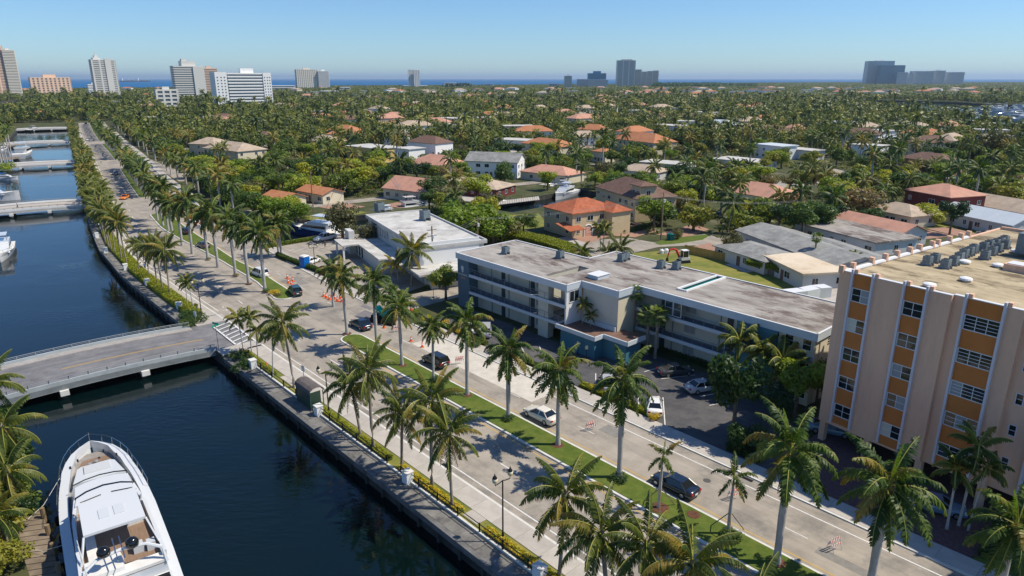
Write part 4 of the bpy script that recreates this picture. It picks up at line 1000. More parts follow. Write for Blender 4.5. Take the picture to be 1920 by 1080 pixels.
b = MB(); b.bx(sxa+.16, sxb-.16, sy0+.06, sy1-.06, RZ-.3, RZ-.2); b.build('skylight', G_['bin_green'], hb)
# emblem and lettering on the teal sign wall (illegible at this distance: a shell-like emblem over two short lines)
q = MB(); q.lathe((0, 0, 0), [(.34, 0), (.34, .05), (.2, .06)], 16); o = q.build('emblem', G_['offwhite'], hb); o.location = (-.45, 21.32, 7.0); o.rotation_euler = (math.pi/2, 0, 0); o.scale = (1, 1.25, 1)
q = MB(); q.lathe((0, 0, 0), [(.22, 0), (.22, .05), (.1, .06)], 12); o = q.build('emblem', G_['offwhite'], hb); o.location = (-.40, 21.32, 6.45); o.rotation_euler = (math.pi/2, 0, 0)
def lettering(txt, size, m, parent, loc, rot):
    cu = bpy.data.curves.new('t', 'FONT'); cu.body = txt; cu.size = size; cu.extrude = .02; cu.align_x = 'CENTER'
    to = bpy.data.objects.new('t', cu); col.objects.link(to); bpy.context.view_layer.update()
    tm = bpy.data.meshes.new_from_object(to.evaluated_get(bpy.context.evaluated_depsgraph_get())); bpy.data.objects.remove(to)
    tm.materials.clear(); tm.materials.append(m); o = link('lettering', tm, parent); o.location = loc; o.rotation_euler = rot; return o
for row, (zz, n_, m__) in enumerate([(5.72, 9, 'greywall'), (5.12, 5, 'pinktile')]):
    for i in range(n_):   # two weathered lines of raised letters, too worn to read
        q = MB(); hgt = .30 if i % 3 else .34; q.bx(-.05, .05, -.04, 0, 0, hgt); q.bx(.05, .15, -.04, 0, hgt*(.1+.4*(i % 2)), hgt*(.3+.4*(i % 2))); o = q.build('letter', G_[m__], hb); o.location = (-.40+(i-(n_-1)/2)*.26, 21.32, zz)
# office with teal walls and low planted roof
b = MB(); off = [(23.6, 20.7), (30.2, 20.7), (30.2, 22.5), (34.4, 22.5), (34.4, 25.7), (31.0, 25.7), (31.0, 24.6), (23.6, 24.6)]
b.prism(off, 0, 3.0); b.build('office_wall', G_['hotelteal'], hb)
off2 = [(23.0, 20.2), (30.6, 20.2), (30.6, 22.1), (34.9, 22.1), (34.9, 26.0), (30.95, 26.0), (30.95, 24.62), (24.08, 24.62), (24.08, 22.6), (23.0, 22.6)]
b = MB(); b.prism(off2, 3.0, 3.35); b.build('office_roof', G_['browntile'], hb)
b = MB(); m_ = len(off2)
for i in range(m_):
    p, q = Vector(off2[i]), Vector(off2[(i+1) % m_]); d = (q-p).normalized(); L = (q-p).length; c = (p+q)/2
    if p.x > 24 and q.x < 31 and p.y > 24: continue
    b.box((c.x, c.y, 3.27), (L+.1, .2, .62), rz=math.atan2(d.y, d.x))
b.build('office_parapet', G_['hotelband'], hb)
b = MB(); b.bx(24.3, 30.8, 24.3, 24.6, 3.36, 4.0); b.build('planter', G_['hotelband'], hb)
for u, v, lb in [(948, 476, 'dark green air conditioner on the left part of the grey motel roof'), (1050, 484, 'brown vent unit near the back edge of the motel roof'), (1165, 490, 'left of the two tall green units on the motel roof'), (1173, 487, 'right of the two tall green units on the motel roof'), (1239, 503, 'green air conditioner standing alone on the motel roof'), (1268, 505, 'grey air conditioner farthest right on the motel roof')]:
    p = at(u, v, RZ); ac_unit((p.x, p.y, RZ), lb, 1.1)
p = at(1122, 520, RZ); t = thing('roof_hatch', 'low pale roof box on the motel roof above the stair tower', 'roof hatch', (p.x, p.y, RZ), RA); q = MB(); q.bx(-1, 1, -1.3, 1.3, 0, .55); q.build('box', G_['hotelband'], t); q = MB(); q.bx(-1.1, 1.1, -1.4, 1.4, .55, .62); q.build('lid', G_['coping'], t)
# ---- white flat roofed building with boats behind -----------------------------------
wp = rd(-51.8, 33.3); wq = rd(-17.1, 24.4); WA = math.atan2(wq.y-wp.y, wq.x-wp.x); WL = (wq-wp).length
# use the straight-road frame for points measured there
def rs(s, n): d0 = Vector((math.cos(RA), math.sin(RA))); return Vector((-24+d0.x*s-d0.y*n, 98+d0.y*s+d0.x*n, 0))
wp, wq = rs(-51.8, 33.3), rs(-17.1, 24.4); WA = math.atan2(wq.y-wp.y, wq.x-wp.x); WL = (wq-wp).length
wb = thing('office_building', 'white flat roofed two storey office with slot windows beside the car park', 'office building', (wp.x, wp.y, 0), WA)
b = MB(); b.bx(0, WL, 0, 13.2, 0, 6.6); b.build('wall', G_['bldwhite'], wb)
b = MB(); b.bx(-.5, WL+.5, -.5, 13.7, 6.6, 7.0); b.build('roof', G_['whiteroof'], wb)
b = MB(); rect_ring(b, -.5, WL+.5, -.5, 13.7, .25, 7.0, 7.35); b.build('parapet', G_['bldwhite'], wb)
b = MB(); b.bx(WL+.01, WL+.35, -.6, 12, 3.0, 8.0); b.build('screen_wall', G_['white'], wb)
for i in range(5): window(wb, 9.5+i*1.35, -.02, 4.1, .55, 1.9, 1, 1)
for i in range(4): window(wb, 6.6, -.02, 1.0, .4, .4, 1, 1) if i == 0 else None
q = MB(); q.bx(17.6, 22.2, -.12, 0, 4.6, 5.5); q.build('sign', G_['bldwhite'], wb); lettering('MEDICAL', .62, G_['bin_green'], wb, (20, -.14, 4.85), (math.pi/2, 0, 0)) if False else None
q = MB(); q.bx(18.2, 21.6, -.17, -.12, 4.95, 5.2); q.build('sign_band', G_['bin_green'], wb)
b = MB(); b.bx(6, 26, -5.2, -.02, 0, 3.0); b.build('lower_wing', G_['bldwhite'], wb)
b = MB(); b.bx(5.4, 26.6, -5.8, -.03, 3.0, 3.3); b.build('lower_roof', G_['whiteroof'], wb)
b = MB(); b.bx(WL+.36, WL+6.5, -3, 12.5, 3.2, 3.55); b.bx(WL-9, WL+.36, -4, -.05, 3.2, 3.55); b.build('canopy_roof', G_['whiteroof'], wb)
b = MB(); b.bx(WL+.4, WL+5, 0, 12, 0, 3.2); b.build('side_wing', G_['greywall'], wb)
for i in range(4): window(wb, WL+5.02, 2+i*2.8, 1.0, 1.8, 1.6, 2, 1, face='x')
b = MB(); b.bx(3, 6.5, -6.5, -5.2, 0, 5.2); b.bx(2.0, 5.0, -.04, -3.0, 0, 5.0); b.build('entrance_tower', G_['bldwhite'], wb)
q = MB(); q.bx(2.7, 4.3, -3.12, -3.0, 1.8, 4.2); q.build('tower_window', G_['glass'], wb)
b = MB(); b.bx(5, 12, -9.5, -5.9, 3.1, 3.4); b.build('entrance_canopy', G_['whiteroof'], wb)
for x in (5.4, 11.5): q = MB(); q.box((x, -9.1, 1.55), (.35, .35, 3.1)); q.build('canopy_post', G_['white'], wb)
for k in range(3): window(wb, 8+k*2.2, -5.22, .3, 1.4, 2.2, 1, 1)
for u, v, lb in [(712, 398, 'green air conditioner at the far left corner of the white office roof'), (797, 413, 'big brown air handler in the middle of the white office roof')]:
    p = at(u, v, 7); ac_unit((p.x, p.y, 7), lb, 2.0)
# ---- houses --------------------------------------------------------------------------
def house(u, v, w, d, rz, hw, kind, rm, wm, label, rh_=None, storeys=1, base=None, name='house', ov=.5, win=True, chim=False, group=None, cat='house'):
    p = at(u, v, hw) if base is None else base; a = RA+R(rz)
    t = thing(name, label, cat, (p.x, p.y, 0), a, group); m = G_[rm]; hr = rh_ or min(w, d)*.22
    b = MB(); b.bx(-w/2, w/2, -d/2, d/2, -.1, hw); b.build('wall', G_[wm], t)
    W_, D_ = w/2+ov, d/2+ov
    b = MB()
    if kind == 'flat': 
        b.bx(-W_, W_, -D_, D_, hw, hw+.35)
    elif kind == 'hip':
        k = min(W_, D_)*.98
        if W_ >= D_: r0, r1 = (-(W_-k), 0), (W_-k, 0)
        else: r0, r1 = (0, -(D_-k)), (0, D_-k)
        vs = [(-W_, -D_, hw), (W_, -D_, hw), (W_, D_, hw), (-W_, D_, hw), (r0[0], r0[1], hw+hr), (r1[0], r1[1], hw+hr), (-W_, -D_, hw-.18), (W_, -D_, hw-.18), (W_, D_, hw-.18), (-W_, D_, hw-.18)]
        if W_ >= D_: fs = [(0, 1, 5, 4), (1, 2, 5), (2, 3, 4, 5), (3, 0, 4)]
        else: fs = [(0, 1, 4), (1, 2, 5, 4), (2, 3, 5), (3, 0, 4, 5)]
        fs += [(6, 7, 1, 0), (7, 8, 2, 1), (8, 9, 3, 2), (9, 6, 0, 3), (9, 8, 7, 6)]
        b.add(vs, fs)
    else:
        vs = [(-W_, -D_, hw), (W_, -D_, hw), (W_, D_, hw), (-W_, D_, hw), (-W_, 0, hw+hr), (W_, 0, hw+hr)]
        lo = [(x, y, z-.22) for x, y, z in vs]
        b.add(vs+lo, [(0, 1, 5, 4), (3, 4, 5, 2), (6, 10, 11, 7), (9, 8, 11, 10), (0, 6, 7, 1), (2, 8, 9, 3), (0, 4, 10, 6), (4, 3, 9, 10), (1, 7, 11, 5), (5, 11, 8, 2)])
        q = MB(); q.add([(w/2, -d/2, hw-.1), (w/2, d/2, hw-.1), (w/2, 0, hw+hr-.3)], [(0, 1, 2)]); q.add([(-w/2, -d/2, hw-.1), (-w/2, d/2, hw-.1), (-w/2, 0, hw+hr-.3)], [(0, 2, 1)]); 
        q.v and q.build('gable', G_[wm], t)
    b.build('roof', m, t)
    if chim: q = MB(); q.box((w*.2, d*.1, hw+hr*.8), (.9, .9, 1.8)); q.build('chimney', G_[wm], t)
    if win:
        r = random.Random(int(u*3+v))
        for f in range(storeys):
            z = f*3.0+.95
            k = max(2, int(w/3.4))
            for i in range(k):
                x = -w/2+w*(i+.5)/k
                if r.random() < .8: window(t, x, -d/2-.02, z, r.choice((.9, 1.4, 1.8)), 1.2, 2, 1)
            k = max(1, int(d/3.6))
            for i in range(k):
                if r.random() < .7: window(t, w/2+.02, -d/2+d*(i+.5)/k, z, 1.2, 1.2, 2, 1, face='x')
                if r.random() < .7: window(t, -w/2-.02, -d/2+d*(i+.5)/k, z, 1.2, 1.2, 2, 1, face='-x')
        q = MB(); q.bx(-.5, .5, -d/2-.06, -d/2, 0, 2.1); q.build('door', G_['browntile'], t)
    return t
# red tile villa with arches (built in more detail)
vp = at(1078, 398, 6.2); vt = house(1090, 388, 15, 12, 81, 6.2, 'hip', 'terracotta', 'tanwall', 'two storey ochre villa with red tile hip roofs and an arched garage', storeys=2, rh_=2.4)
b = MB(); b.bx(2.5, 8.6, -9.3, -6.02, 0, 6.0); b.build('wing', G_['tanwall'], vt)
b = MB(); b.add([(2, -9.8, 6.0), (9.1, -9.8, 6.0), (9.1, -5.4, 6.0), (2, -5.4, 6.0), (5.5, -7.4, 7.6), (5.5, -3.2, 7.9)], [(0, 1, 4), (1, 2, 5, 4), (3, 0, 4, 5)]); b.build('wing_roof', G_['terracotta'], vt)
b = MB(); b.quad((-10.5, -9, 2.6), (-5.5, -9, 2.6), (-5.5, -3, 3.6), (-10.5, -3, 3.6)); b.quad((-10.5, -9, 2.5), (-5.5, -9, 2.5), (-5.5, -3, 3.5), (-10.5, -3, 3.5)); b.build('lean_to_roof', G_['terracotta'], vt)
for x in (-2.5, 1): q = MB(); q.tube([(x-1.3, -6.1, 0), (x-1.3, -6.1, 2.0), (x-.8, -6.1, 2.7), (x, -6.1, 2.95), (x+.8, -6.1, 2.7), (x+1.3, -6.1, 2.0), (x+1.3, -6.1, 0)], .12, 5); q.build('arch', G_['white'], vt); q = MB(); q.bx(x-1.1, x+1.1, -6.06, -6.01, 0, 2.3); q.build('garage_door', G_['pinktile'], vt)
house(1190, 358, 24, 13, -22, 6.4, 'hip', 'browntile', 'tanwall', 'large ochre villa with dark brown hip roof behind the red tile villa', storeys=2, rh_=3.6)
house(1208, 346, 5, 5, -22, 9.6, 'hip', 'browntile', 'tanwall', 'small look-out turret with arched windows rising from the brown roof', storeys=3, rh_=1.0)
house(786, 352, 20, 13, 14, 3.4, 'gable', 'pinktile', 'cream', 'single storey house with broad pink gable roof behind the white office', rh_=3.4)
house(888, 345, 26, 13, 18, 3.1, 'hip', 'tanroof', 'redwall', 'low tan roofed house with a pool beside the leafy tree', rh_=2.2)
house(820, 305, 22, 14, 10, 4.0, 'hip', 'pinktile', 'cream', 'house with dull red hip roof among palms behind the pink gable', rh_=3.5)
house(930, 300, 22, 12, 30, 6.2, 'gable', 'greyshingle', 'farwhite', 'white gabled two storey house left of the round green tree', storeys=2, rh_=3.2)
house(700, 275, 24, 14, 8, 6.4, 'flat', 'whiteroof', 'yellowwall', 'mustard yellow flat roofed modern house', storeys=2)
house(768, 278, 10, 10, 8, 6.8, 'flat', 'whiteroof', 'farwhite', 'white cube house beside the mustard one', storeys=2)
house(612, 263, 20, 13, 5, 4.2, 'hip', 'tanroof', 'cream', 'tan hip roofed house left of the mustard house', rh_=3)
house(440, 278, 30, 15, 10, 6.0, 'hip', 'tanroof', 'cream', 'cream mansion with pale tan hip roofs above the roadside trees', storeys=2, rh_=3.2)
house(395, 268, 16, 13, 30, 6.0, 'hip', 'tanroof', 'cream', 'cream wing with hip roof left of the cream mansion', storeys=2, rh_=3)
house(532, 368, 11, 8, 12, 3.0, 'gable', 'orangetile', 'cream', 'small house with bright orange roof by the palms near the car park', rh_=1.6)
house(600, 358, 14, 8, 8, 3.0, 'gable', 'orangetile', 'cream', 'long low orange roof half hidden by shrubs behind the canal lawn', rh_=1.6)
house(1428, 360, 22, 14, -10, 3.4, 'hip', 'pinktile', 'farwhite', 'white bungalow with salmon hip roof on the bright lawn', rh_=3)
house(1512, 458, 34, 13, -28, 3.2, 'gable', 'greyshingle', 'bldwhite', 'long grey gabled bungalow behind the tan flat roof', rh_=1.5)
house(1600, 478, 26, 11, -28, 3.0, 'gable', 'greyshingle', 'bldwhite', 'grey gabled wing with white windows next to the big palm cluster', rh_=1.4)
house(1420, 470, 15, 10, -18, 2.8, 'hip', 'greyshingle', 'bldwhite', 'dark grey hip roofed bungalow beside the timber fence', rh_=1.2)
house(1512, 495, 14, 10, -32, 3.0, 'flat', 'beigeroof', 'bldwhite', 'low building with pale sandy flat roof behind the vine fence')
house(1600, 432, 24, 13, -20, 3.1, 'flat', 'roofgrey', 'bldwhite', 'grey flat roofed bungalow in front of the palm cluster')
house(1640, 420, 22, 9, -20, 3.1, 'gable', 'pinktile', 'bldwhite', 'dusty pink roofed house behind the palm trunks', rh_=2)
house(1395, 300, 24, 14, 0, 3.2, 'flat', 'whiteroof', 'bldwhite', 'white flat roofed bungalow beside the bright lawn')
house(1455, 272, 16, 12, -12, 6.4, 'flat', 'hotelband', 'farwhite', 'modern two storey house with slanted pale blue roof', storeys=2)
house(1505, 280, 18, 10, -12, 4.4, 'flat', 'whiteroof', 'bldwhite', 'white low wing right of the slanted roof house')
house(1250, 305, 20, 12, 10, 3.2, 'flat', 'whiteroof', 'bldwhite', 'white flat bungalow among palms left of the bright lawn')
house(1205, 318, 18, 11, 10, 3.2, 'hip', 'tanroof', 'bldwhite', 'tan bungalow roof left of the white flat bungalow', rh_=2.2)
house(1035, 322, 22, 12, 8, 3.2, 'hip', 'pinktile', 'cream', 'low dull red roof in front of the canal boats', rh_=2.6)
house(1030, 270, 30, 14, -4, 5, 'hip', 'orangetile', 'cream', 'wide house with vivid orange roof in the middle distance', rh_=3)
house(1205, 262, 36, 16, -12, 6.2, 'hip', 'orangetile', 'cream', 'broad mansion with vivid orange tile roof in the middle distance', storeys=2, rh_=4)
house(1132, 283, 8, 7, 0, 5, 'hip', 'orangetile', 'cream', 'small orange roofed pavilion left of the orange mansion', rh_=1.5)
house(1260, 235, 26, 14, 5, 6.4, 'flat', 'whiteroof', 'farwhite', 'white modern house with blue glass behind the orange mansion', storeys=2)
house(1352, 232, 26, 16, -5, 6.2, 'hip', 'hotelband', 'farwhite', 'white house with pale metal hip roof', storeys=2, rh_=3)
house(1310, 218, 40, 14, 0, 5, 'hip', 'browntile', 'cream', 'dark brown roof running wide behind the white modern houses', rh_=2.6)
house(1660, 232, 24, 12, -8, 5.5, 'flat', 'hotelband', 'farwhite', 'pale house with flat overhanging roof near the lagoon', storeys=2)
house(1705, 235, 28, 14, -15, 4.5, 'hip', 'tanroof', 'cream', 'sandy hip roofed house near the lagoon', rh_=3)
house(1580, 232, 30, 13, 10, 4.4, 'hip', 'hotelband', 'farwhite', 'white bungalow with pale low roof below the lagoon', rh_=2.4)
house(1745, 298, 20, 12, -15, 6.2, 'hip', 'browntile', 'pinktile', 'pink walled house with mauve brown roof in the trees at right', storeys=2, rh_=2.6)
house(1680, 262, 22, 11, 0, 3.2, 'hip', 'hotelband', 'bldwhite', 'pale grey roof above the trees below the sandy house', rh_=2.5)
house(1632, 272, 14, 10, 0, 6, 'flat', 'whiteroof', 'farwhite', 'small white cube house at right of the big palms', storeys=2)
house(1772, 360, 15, 13, -25, 6.6, 'hip', 'pinktile', 'redwall', 'deep red walled house with pale pink hip roof', storeys=2, rh_=2.4)
house(1880, 385, 26, 12, -25, 3.3, 'gable', 'tanroof', 'bldwhite', 'long beige roofed house at the right edge of the photo', rh_=2.6)
house(1850, 405, 22, 10, -25, 3.2, 'gable', 'hotelband', 'bldwhite', 'pale blue grey roofed house behind the right parking lot', rh_=2.2)
house(1690, 395, 14, 10, -20, 3.2, 'hip', 'tanroof', 'cream', 'small beige roof behind the dense palm cluster', rh_=2.2)
house(650, 243, 22, 14, 5, 5.5, 'hip', 'orangetile', 'cream', 'orange roofed house among palms above the mustard house', storeys=2, rh_=3)
house(748, 232, 26, 14, 12, 5, 'hip', 'orangetile', 'cream', 'orange hip roof with a white chimney right of the tall palms', rh_=3, chim=True)
house(608, 218, 18, 12, 0, 5, 'hip', 'orangetile', 'cream', 'small orange roof by the yellow tree near the white slab block', rh_=3)
house(642, 214, 18, 12, 0, 6, 'hip', 'terracotta', 'cream', 'terracotta roof with chimney right of the small orange roof', rh_=3, chim=True, storeys=2)
house(688, 212, 20, 12, 0, 6, 'hip', 'pinktile', 'farwhite', 'pink roofed white house in the middle distance', storeys=2, rh_=3)
house(775, 212, 24, 12, 0, 5, 'hip', 'tanroof', 'farwhite', 'dusty brown roofed white house in the middle distance', rh_=3)
house(420, 225, 30, 14, 0, 5, 'hip', 'pinktile', 'cream', 'wide pink roof in front of the tall white slab block', rh_=3.2)
house(396, 222, 24, 14, 0, 5, 'hip', 'tanroof', 'cream', 'beige pavilion roof left of the pink roof', rh_=3)
house(330, 207, 40, 16, 0, 5, 'hip', 'pinktile', 'cream', 'long salmon roof below the six storey block', rh_=3)
house(495, 255, 26, 14, 0, 5, 'hip', 'browntile', 'farwhite', 'brown roofed white house at the far left of the palm belt', rh_=3)
house(72, 212, 14, 10, 20, 5, 'hip', 'orangetile', 'pinktile', 'orange roofed house at the head of the canal', rh_=2.6)
house(225, 190, 34, 12, 0, 8, 'flat', 'whiteroof', 'farwhite', 'low white commercial building with dark glazing left of the six storey block', storeys=2)
house(262, 196, 30, 12, 0, 5, 'flat', 'whiteroof', 'bldwhite', 'white flat roofed shop building by the roundabout')
house(245, 200, 18, 10, 0, 4, 'flat', 'whiteroof', 'bldwhite', 'small white flat roof in front of the shop building')
RFAR = [('orangetile', 'distant house with orange tile roof in the palm belt', 'distant orange roofs'), ('pinktile', 'distant house with pink tile roof in the palm belt', 'distant pink roofs'), ('whiteroof', 'distant white flat roofed house in the palm belt', 'distant white roofs'), ('browntile', 'distant house with brown roof in the palm belt', 'distant brown roofs'), ('tanroof', 'distant house with tan roof in the palm belt', 'distant tan roofs')]
rf = random.Random(12); HOUSES = []
for i in range(330):
    if len(HOUSES) >= 236: break
    D = 330*(8.0**(rf.random()**1.05)); u = rf.uniform(480, 1900) if rf.random() < .9 else rf.uniform(10, 470)
    p = Vector(((u-960)/FPX*D*_c, D, 0)); 
    if D < 1400 and u > 1480 and D > 500: continue
    if D < 560 and u < 620: continue
    if rinv(p)[1] < 30 and D < 1000: continue
    if any((p.x-hx)**2+(p.y-hy)**2 < (26 if D < 800 else 18)**2 for hx, hy in HOUSES): continue
    if D < 560 and any(x_.parent is None and x_.get('category') == 'house' and (x_.location.x-p.x)**2+(x_.location.y-p.y)**2 < 26**2 for x_ in bpy.data.objects): continue
    HOUSES.append((p.x, p.y))
    k = rf.choices(range(5), (1.8, 2, 3.0, 1.5, 2.4))[0]; rm, lb, gp = RFAR[k]
    if D > 1500: lb = lb.replace('distant', 'tiny far')+' near the coast'; gp = gp.replace('distant', 'far coastal')
    s = rf.uniform(.8, 1.25)*(1 if D < 1200 else 1.4)
    hh = rf.choice((5.0, 6.5, 7.5)) if D < 1200 else rf.choice((7, 8.5, 10))
    house(0, 0, 20*s, 12*s, rf.uniform(0, 90), hh, 'flat' if k == 2 else 'hip', rm, rf.choice(('farwhite', 'cream', 'farwhite')), lb, rh_=3.2, base=p, win=D < 650, group=gp)
# ---- towers --------------------------------------------------------------------------
def tower(u0, u1, vtop, D, label, style='band', wall='farwhite', glass='farglass', depth=None, rz=0.0, fh=3.1, cap=True, fl=None, hmax=None):
    u = (u0+u1)/2; w = (u1-u0)/FPX*D*_c*(.88 if u < 240 else 1); h = CAM_H+(146.5-vtop)*D/FPX*_c*_c; dp = (depth or w*.55)*(.6 if u < 900 else 1)
    x = (u-960)/FPX*D*(_c+.0)  # small angle: forward distance D
    ang = math.atan2(-(u-960)/FPX, 1)
    x = (u-960)/FPX*D*_c
    t = thing('tower_block', label, 'tower block', (x, D, 0), (ang*1.0+R(14) if u < 900 else ang*.4)+R(rz))
    b = MB(); b.bx(-w/2+.5, w/2-.5, 0, dp, -.5, h-1); b.build('core', G_[glass], t)
    nf = int(h/fh) if fl is None else fl; fh = h/nf
    me = None
    for i in range(nf):
        if me is None: q = MB(); q.bx(-w/2, w/2, -.8, dp+.8, -.85, .9); o = q.build('floor_slab', G_[wall], t); me = o.data
        else: o = link('floor_slab', me, t)
        o.location = (0, 0, (i+1)*fh-.4)
    if style in ('pier', 'grid'):
        k = 3 if style == 'pier' else max(3, int(w/7)); me = None
        for i in range(k+1):
            if me is None: q = MB(); q.bx(-w*.02-.6, w*.02+.6, -.9, .2, 0, h-.6); o = q.build('pier', G_[wall], t); me = o.data
            else: o = link('pier', me, t)
            o.location = (-w/2+w*i/k*.96+w*.02, 0, 0)
    b = MB(); b.bx(w/2-.5, w/2+.9, -.9, dp+.9, 0, h); b.build('end_wall', G_[wall], t)
    if cap: b = MB(); b.bx(-w*.16, w*.16, dp*.3, dp*.75, h, h+6*min(1, w/40)); b.build('plant_room', G_[wall], t)
    return t
tower(-30, 14, 86, 1500, 'tall pale tower with dark balconies cut by the left edge of the photo', 'pier', 'farpeach', depth=30)
tower(14, 36, 94, 1520, 'slim white banded tower leaning on the tallest tower at the left edge', 'band', 'farcream', depth=26)
tower(57, 131, 145, 1400, 'wide peach slab block with ten banded storeys by the sea', 'grid', 'farpeach', fl=9, depth=20)
t3 = tower(176, 221, 112, 1300, 'slim grey tower with a stepped spire on its roof', 'pier', 'fargrey', depth=28, cap=False)
h3 = CAM_H+(146.5-112)*1300/FPX*_c*_c
b = MB(); b.bx(-14, -2, 6, 18, h3, h3+4); b.bx(-11, -5, 9, 15, h3+4, h3+8); b.cyl((-8, 12, h3+8), .9, 7, 6, 0, .2); b.build('spire', G_['fargrey'], t3)
b = MB(); b.bx(2, 12, -2.0, 2, 0, h3+2); b.build('centre_wall', G_['fargrey'], t3)
tower(162, 188, 158, 1500, 'small white block left of the spired tower', 'band', 'farwhite')
t = tower(290, 328, 168, 800, 'six storey grey framed block with deep square openings', 'grid', 'fargrey', fl=6, cap=True)
t6 = tower(329, 382, 124, 1100, 'tall grey tower with a blank side wall and rooftop penthouse', 'band', 'fargrey', depth=30, cap=False)
h6 = CAM_H+(146.5-124)*1100/FPX*_c*_c; b = MB(); b.bx(-8, 12, 4, 20, h6, h6+8); b.bx(-7, 0, 6, 14, h6+8, h6+11); b.build('penthouse', G_['fargrey'], t6); b = MB(); b.bx(6, 22, -2.5, 2, 0, h6); b.build('blank_wall', G_['fargrey'], t6)
tower(380, 408, 128, 1400, 'peach topped tower peeking out behind the grey tower', 'band', 'farpeach')
t7 = tower(428, 504, 137, 900, 'long white slab block with eleven continuous balcony bands', 'band', 'farwhite', fl=12, depth=18, rz=6)
h7 = CAM_H+(146.5-138)*900/FPX*_c*_c
b = MB(); b.bx(-42, -27.5, -2.2, 16, 0, h7+2); b.build('end_block', G_['farwhite'], t7)
for k in range(11):
    for xx in (-39, -34.5, -30.5): q = MB(); q.bx(-.8, .8, -.15, 0, 0, 1.4); o = q.build('window', G_['farglass'], t7); o.location = (xx, -2.21, 3+k*3.55)
b = MB(); b.bx(18, 28.5, -1.6, 0, 0, h7+1.5); b.build('end_block', G_['farwhite'], t7)
for k in range(11):
    for xx in (20, 23.5, 26.5): q = MB(); q.bx(-.7, .7, -.15, 0, 0, 1.3); o = q.build('window', G_['farglass'], t7); o.location = (xx, -1.61, 3+k*3.55)
t8 = tower(557, 597, 130, 2600, 'pale hotel slab with dark window grid by the sea', 'grid', 'farcream', fl=12)
tower(597, 617, 133, 2620, 'round fronted white tower joined to the pale hotel slab', 'band', 'farwhite', fl=17)
tower(766, 776, 130, 2900, 'left half of the lone white twin tower on the sea front', 'grid', 'farwhite', fl=20, cap=False); tower(776.5, 787, 131, 2895, 'right half of the lone white twin tower on the sea front', 'grid', 'farwhite', fl=20, cap=False)
tower(1058, 1072, 142, 2800, 'small dark grey glass block left of the blue glass building', 'band', 'fargrey')
tower(1102, 1136, 137, 3300, 'blue glass office building with stepped top', 'band', 'farblue', 'farblue')
tower(1112, 1126, 133, 3320, 'raised middle of the blue glass office building', 'band', 'farblue', 'farblue', cap=False)
tower(1156, 1190, 113, 3200, 'tallest grey twin bodied tower in the middle of the skyline', 'pier', 'fargrey', cap=False)
tower(1164, 1184, 111, 3220, 'rounded crown storeys of the tallest middle tower', 'band', 'fargrey', cap=False)
for a, c_, v, lb in [(1191, 1202, 130, 'first slim tower right of the tallest one'), (1203, 1212, 134, 'second slim tower right of the tallest one'), (1213, 1223, 133, 'third slim tower right of the tallest one'), (1224, 1234, 132, 'cream fourth tower right of the tallest one with stepped side')]:
    tower(a, c_, v, 3300, lb, 'band', 'farcream' if a > 1210 else 'fargrey', cap=False)
tower(1626, 1671, 114, 4400, 'big hazy blue grey tower at the left of the right hand cluster', 'band', 'farwhite', 'farglass', fl=30)
tower(1650, 1692, 122, 4300, 'hazy glass tower overlapping the big one in the right hand cluster', 'band', 'farblue', 'farglass', fl=30, cap=False)
for a, c_, v, lb in [(1684, 1700, 135, 'lowest block beside the hazy glass tower'), (1700, 1712, 137, 'low hazy block second in the right hand row'), (1712, 1748, 133, 'widest hazy slab in the right hand row'), (1750, 1770, 132, 'hazy slab with rooftop box in the right hand row'), (1772, 1805, 135, 'last hazy slab at the right end of the row')]:
    tower(a, c_, v, 4200, lb, 'band', 'farwhite', 'farglass', fl=22, cap=v == 132)
for u0, u1, v, D, lb in [(507, 551, 160, 2200, 'long low white hall left of the pale hotel slab'), (635, 655, 163, 2100, 'white low block right of the pale hotel slab'), (756, 802, 160, 2900, 'podium at the foot of the lone white tower'), (1082, 1104, 148, 3000, 'white stepped block left of the blue glass building'), (1104, 1140, 149, 2900, 'white low building under the blue glass building'), (312, 330, 170, 1200, 'dull low block behind the six storey block'), (600, 632, 170, 1700, 'white flat block below the sea front hotels'), (832, 856, 155, 2950, 'low white roofs left of the pine clump'), (1030, 1046, 156, 3000, 'white shed by the shore in the middle'), (910, 924, 157, 3000, 'pale blue shed by the shore')]:
    tower(u0, u1, v, D, lb, 'band', 'farwhite', cap=False, fl=max(2, int((CAM_H+(146.5-v)*D/FPX)/4)))
# ================================================================== vehicles
CARP = {}
def paint(name, c, rough=.22): return mat('paint_'+name, c, rough=rough, spec=.5, coat=.6)
PAINT = {k: paint(k, c) for k, c in dict(black=(.012, .013, .016), navy=(.01, .018, .035), grey=(.06, .065, .068), silver=(.42, .44, .46), white=(.78, .78, .76), cream=(.72, .68, .58), orange=(.75, .22, .02), blue=(.12, .22, .32), darkgreen=(.02, .05, .05), red=(.4, .02, .02)).items()}
mat('rim', (.45, .46, .47), rough=.3, metal=.8); mat('carglass', (.008, .012, .014), rough=.05, spec=.8)
wb_ = MB(); wb_.tube([(0, -.11, 0), (0, .11, 0)], .335, 16); o = wb_.build('tyre', MATS['rubber']); TY = o.data; bpy.data.objects.remove(o)
wb_ = MB(); wb_.tube([(0, -.118, 0), (0, .118, 0)], .205, 12); o = wb_.build('rim', MATS['rim']); RM = o.data; bpy.data.objects.remove(o)
def small(name, fn, m):
    q = MB(); fn(q); o = q.build(name, m); me = o.data; bpy.data.objects.remove(o); return me
HL = small('headlight', lambda q: q.box((0, 0, 0), (.22, .34, .14), taper=.8), MATS['lampglass']); TLm = small('taillight', lambda q: q.box((0, 0, 0), (.16, .36, .18), taper=.8), MATS['tail'])
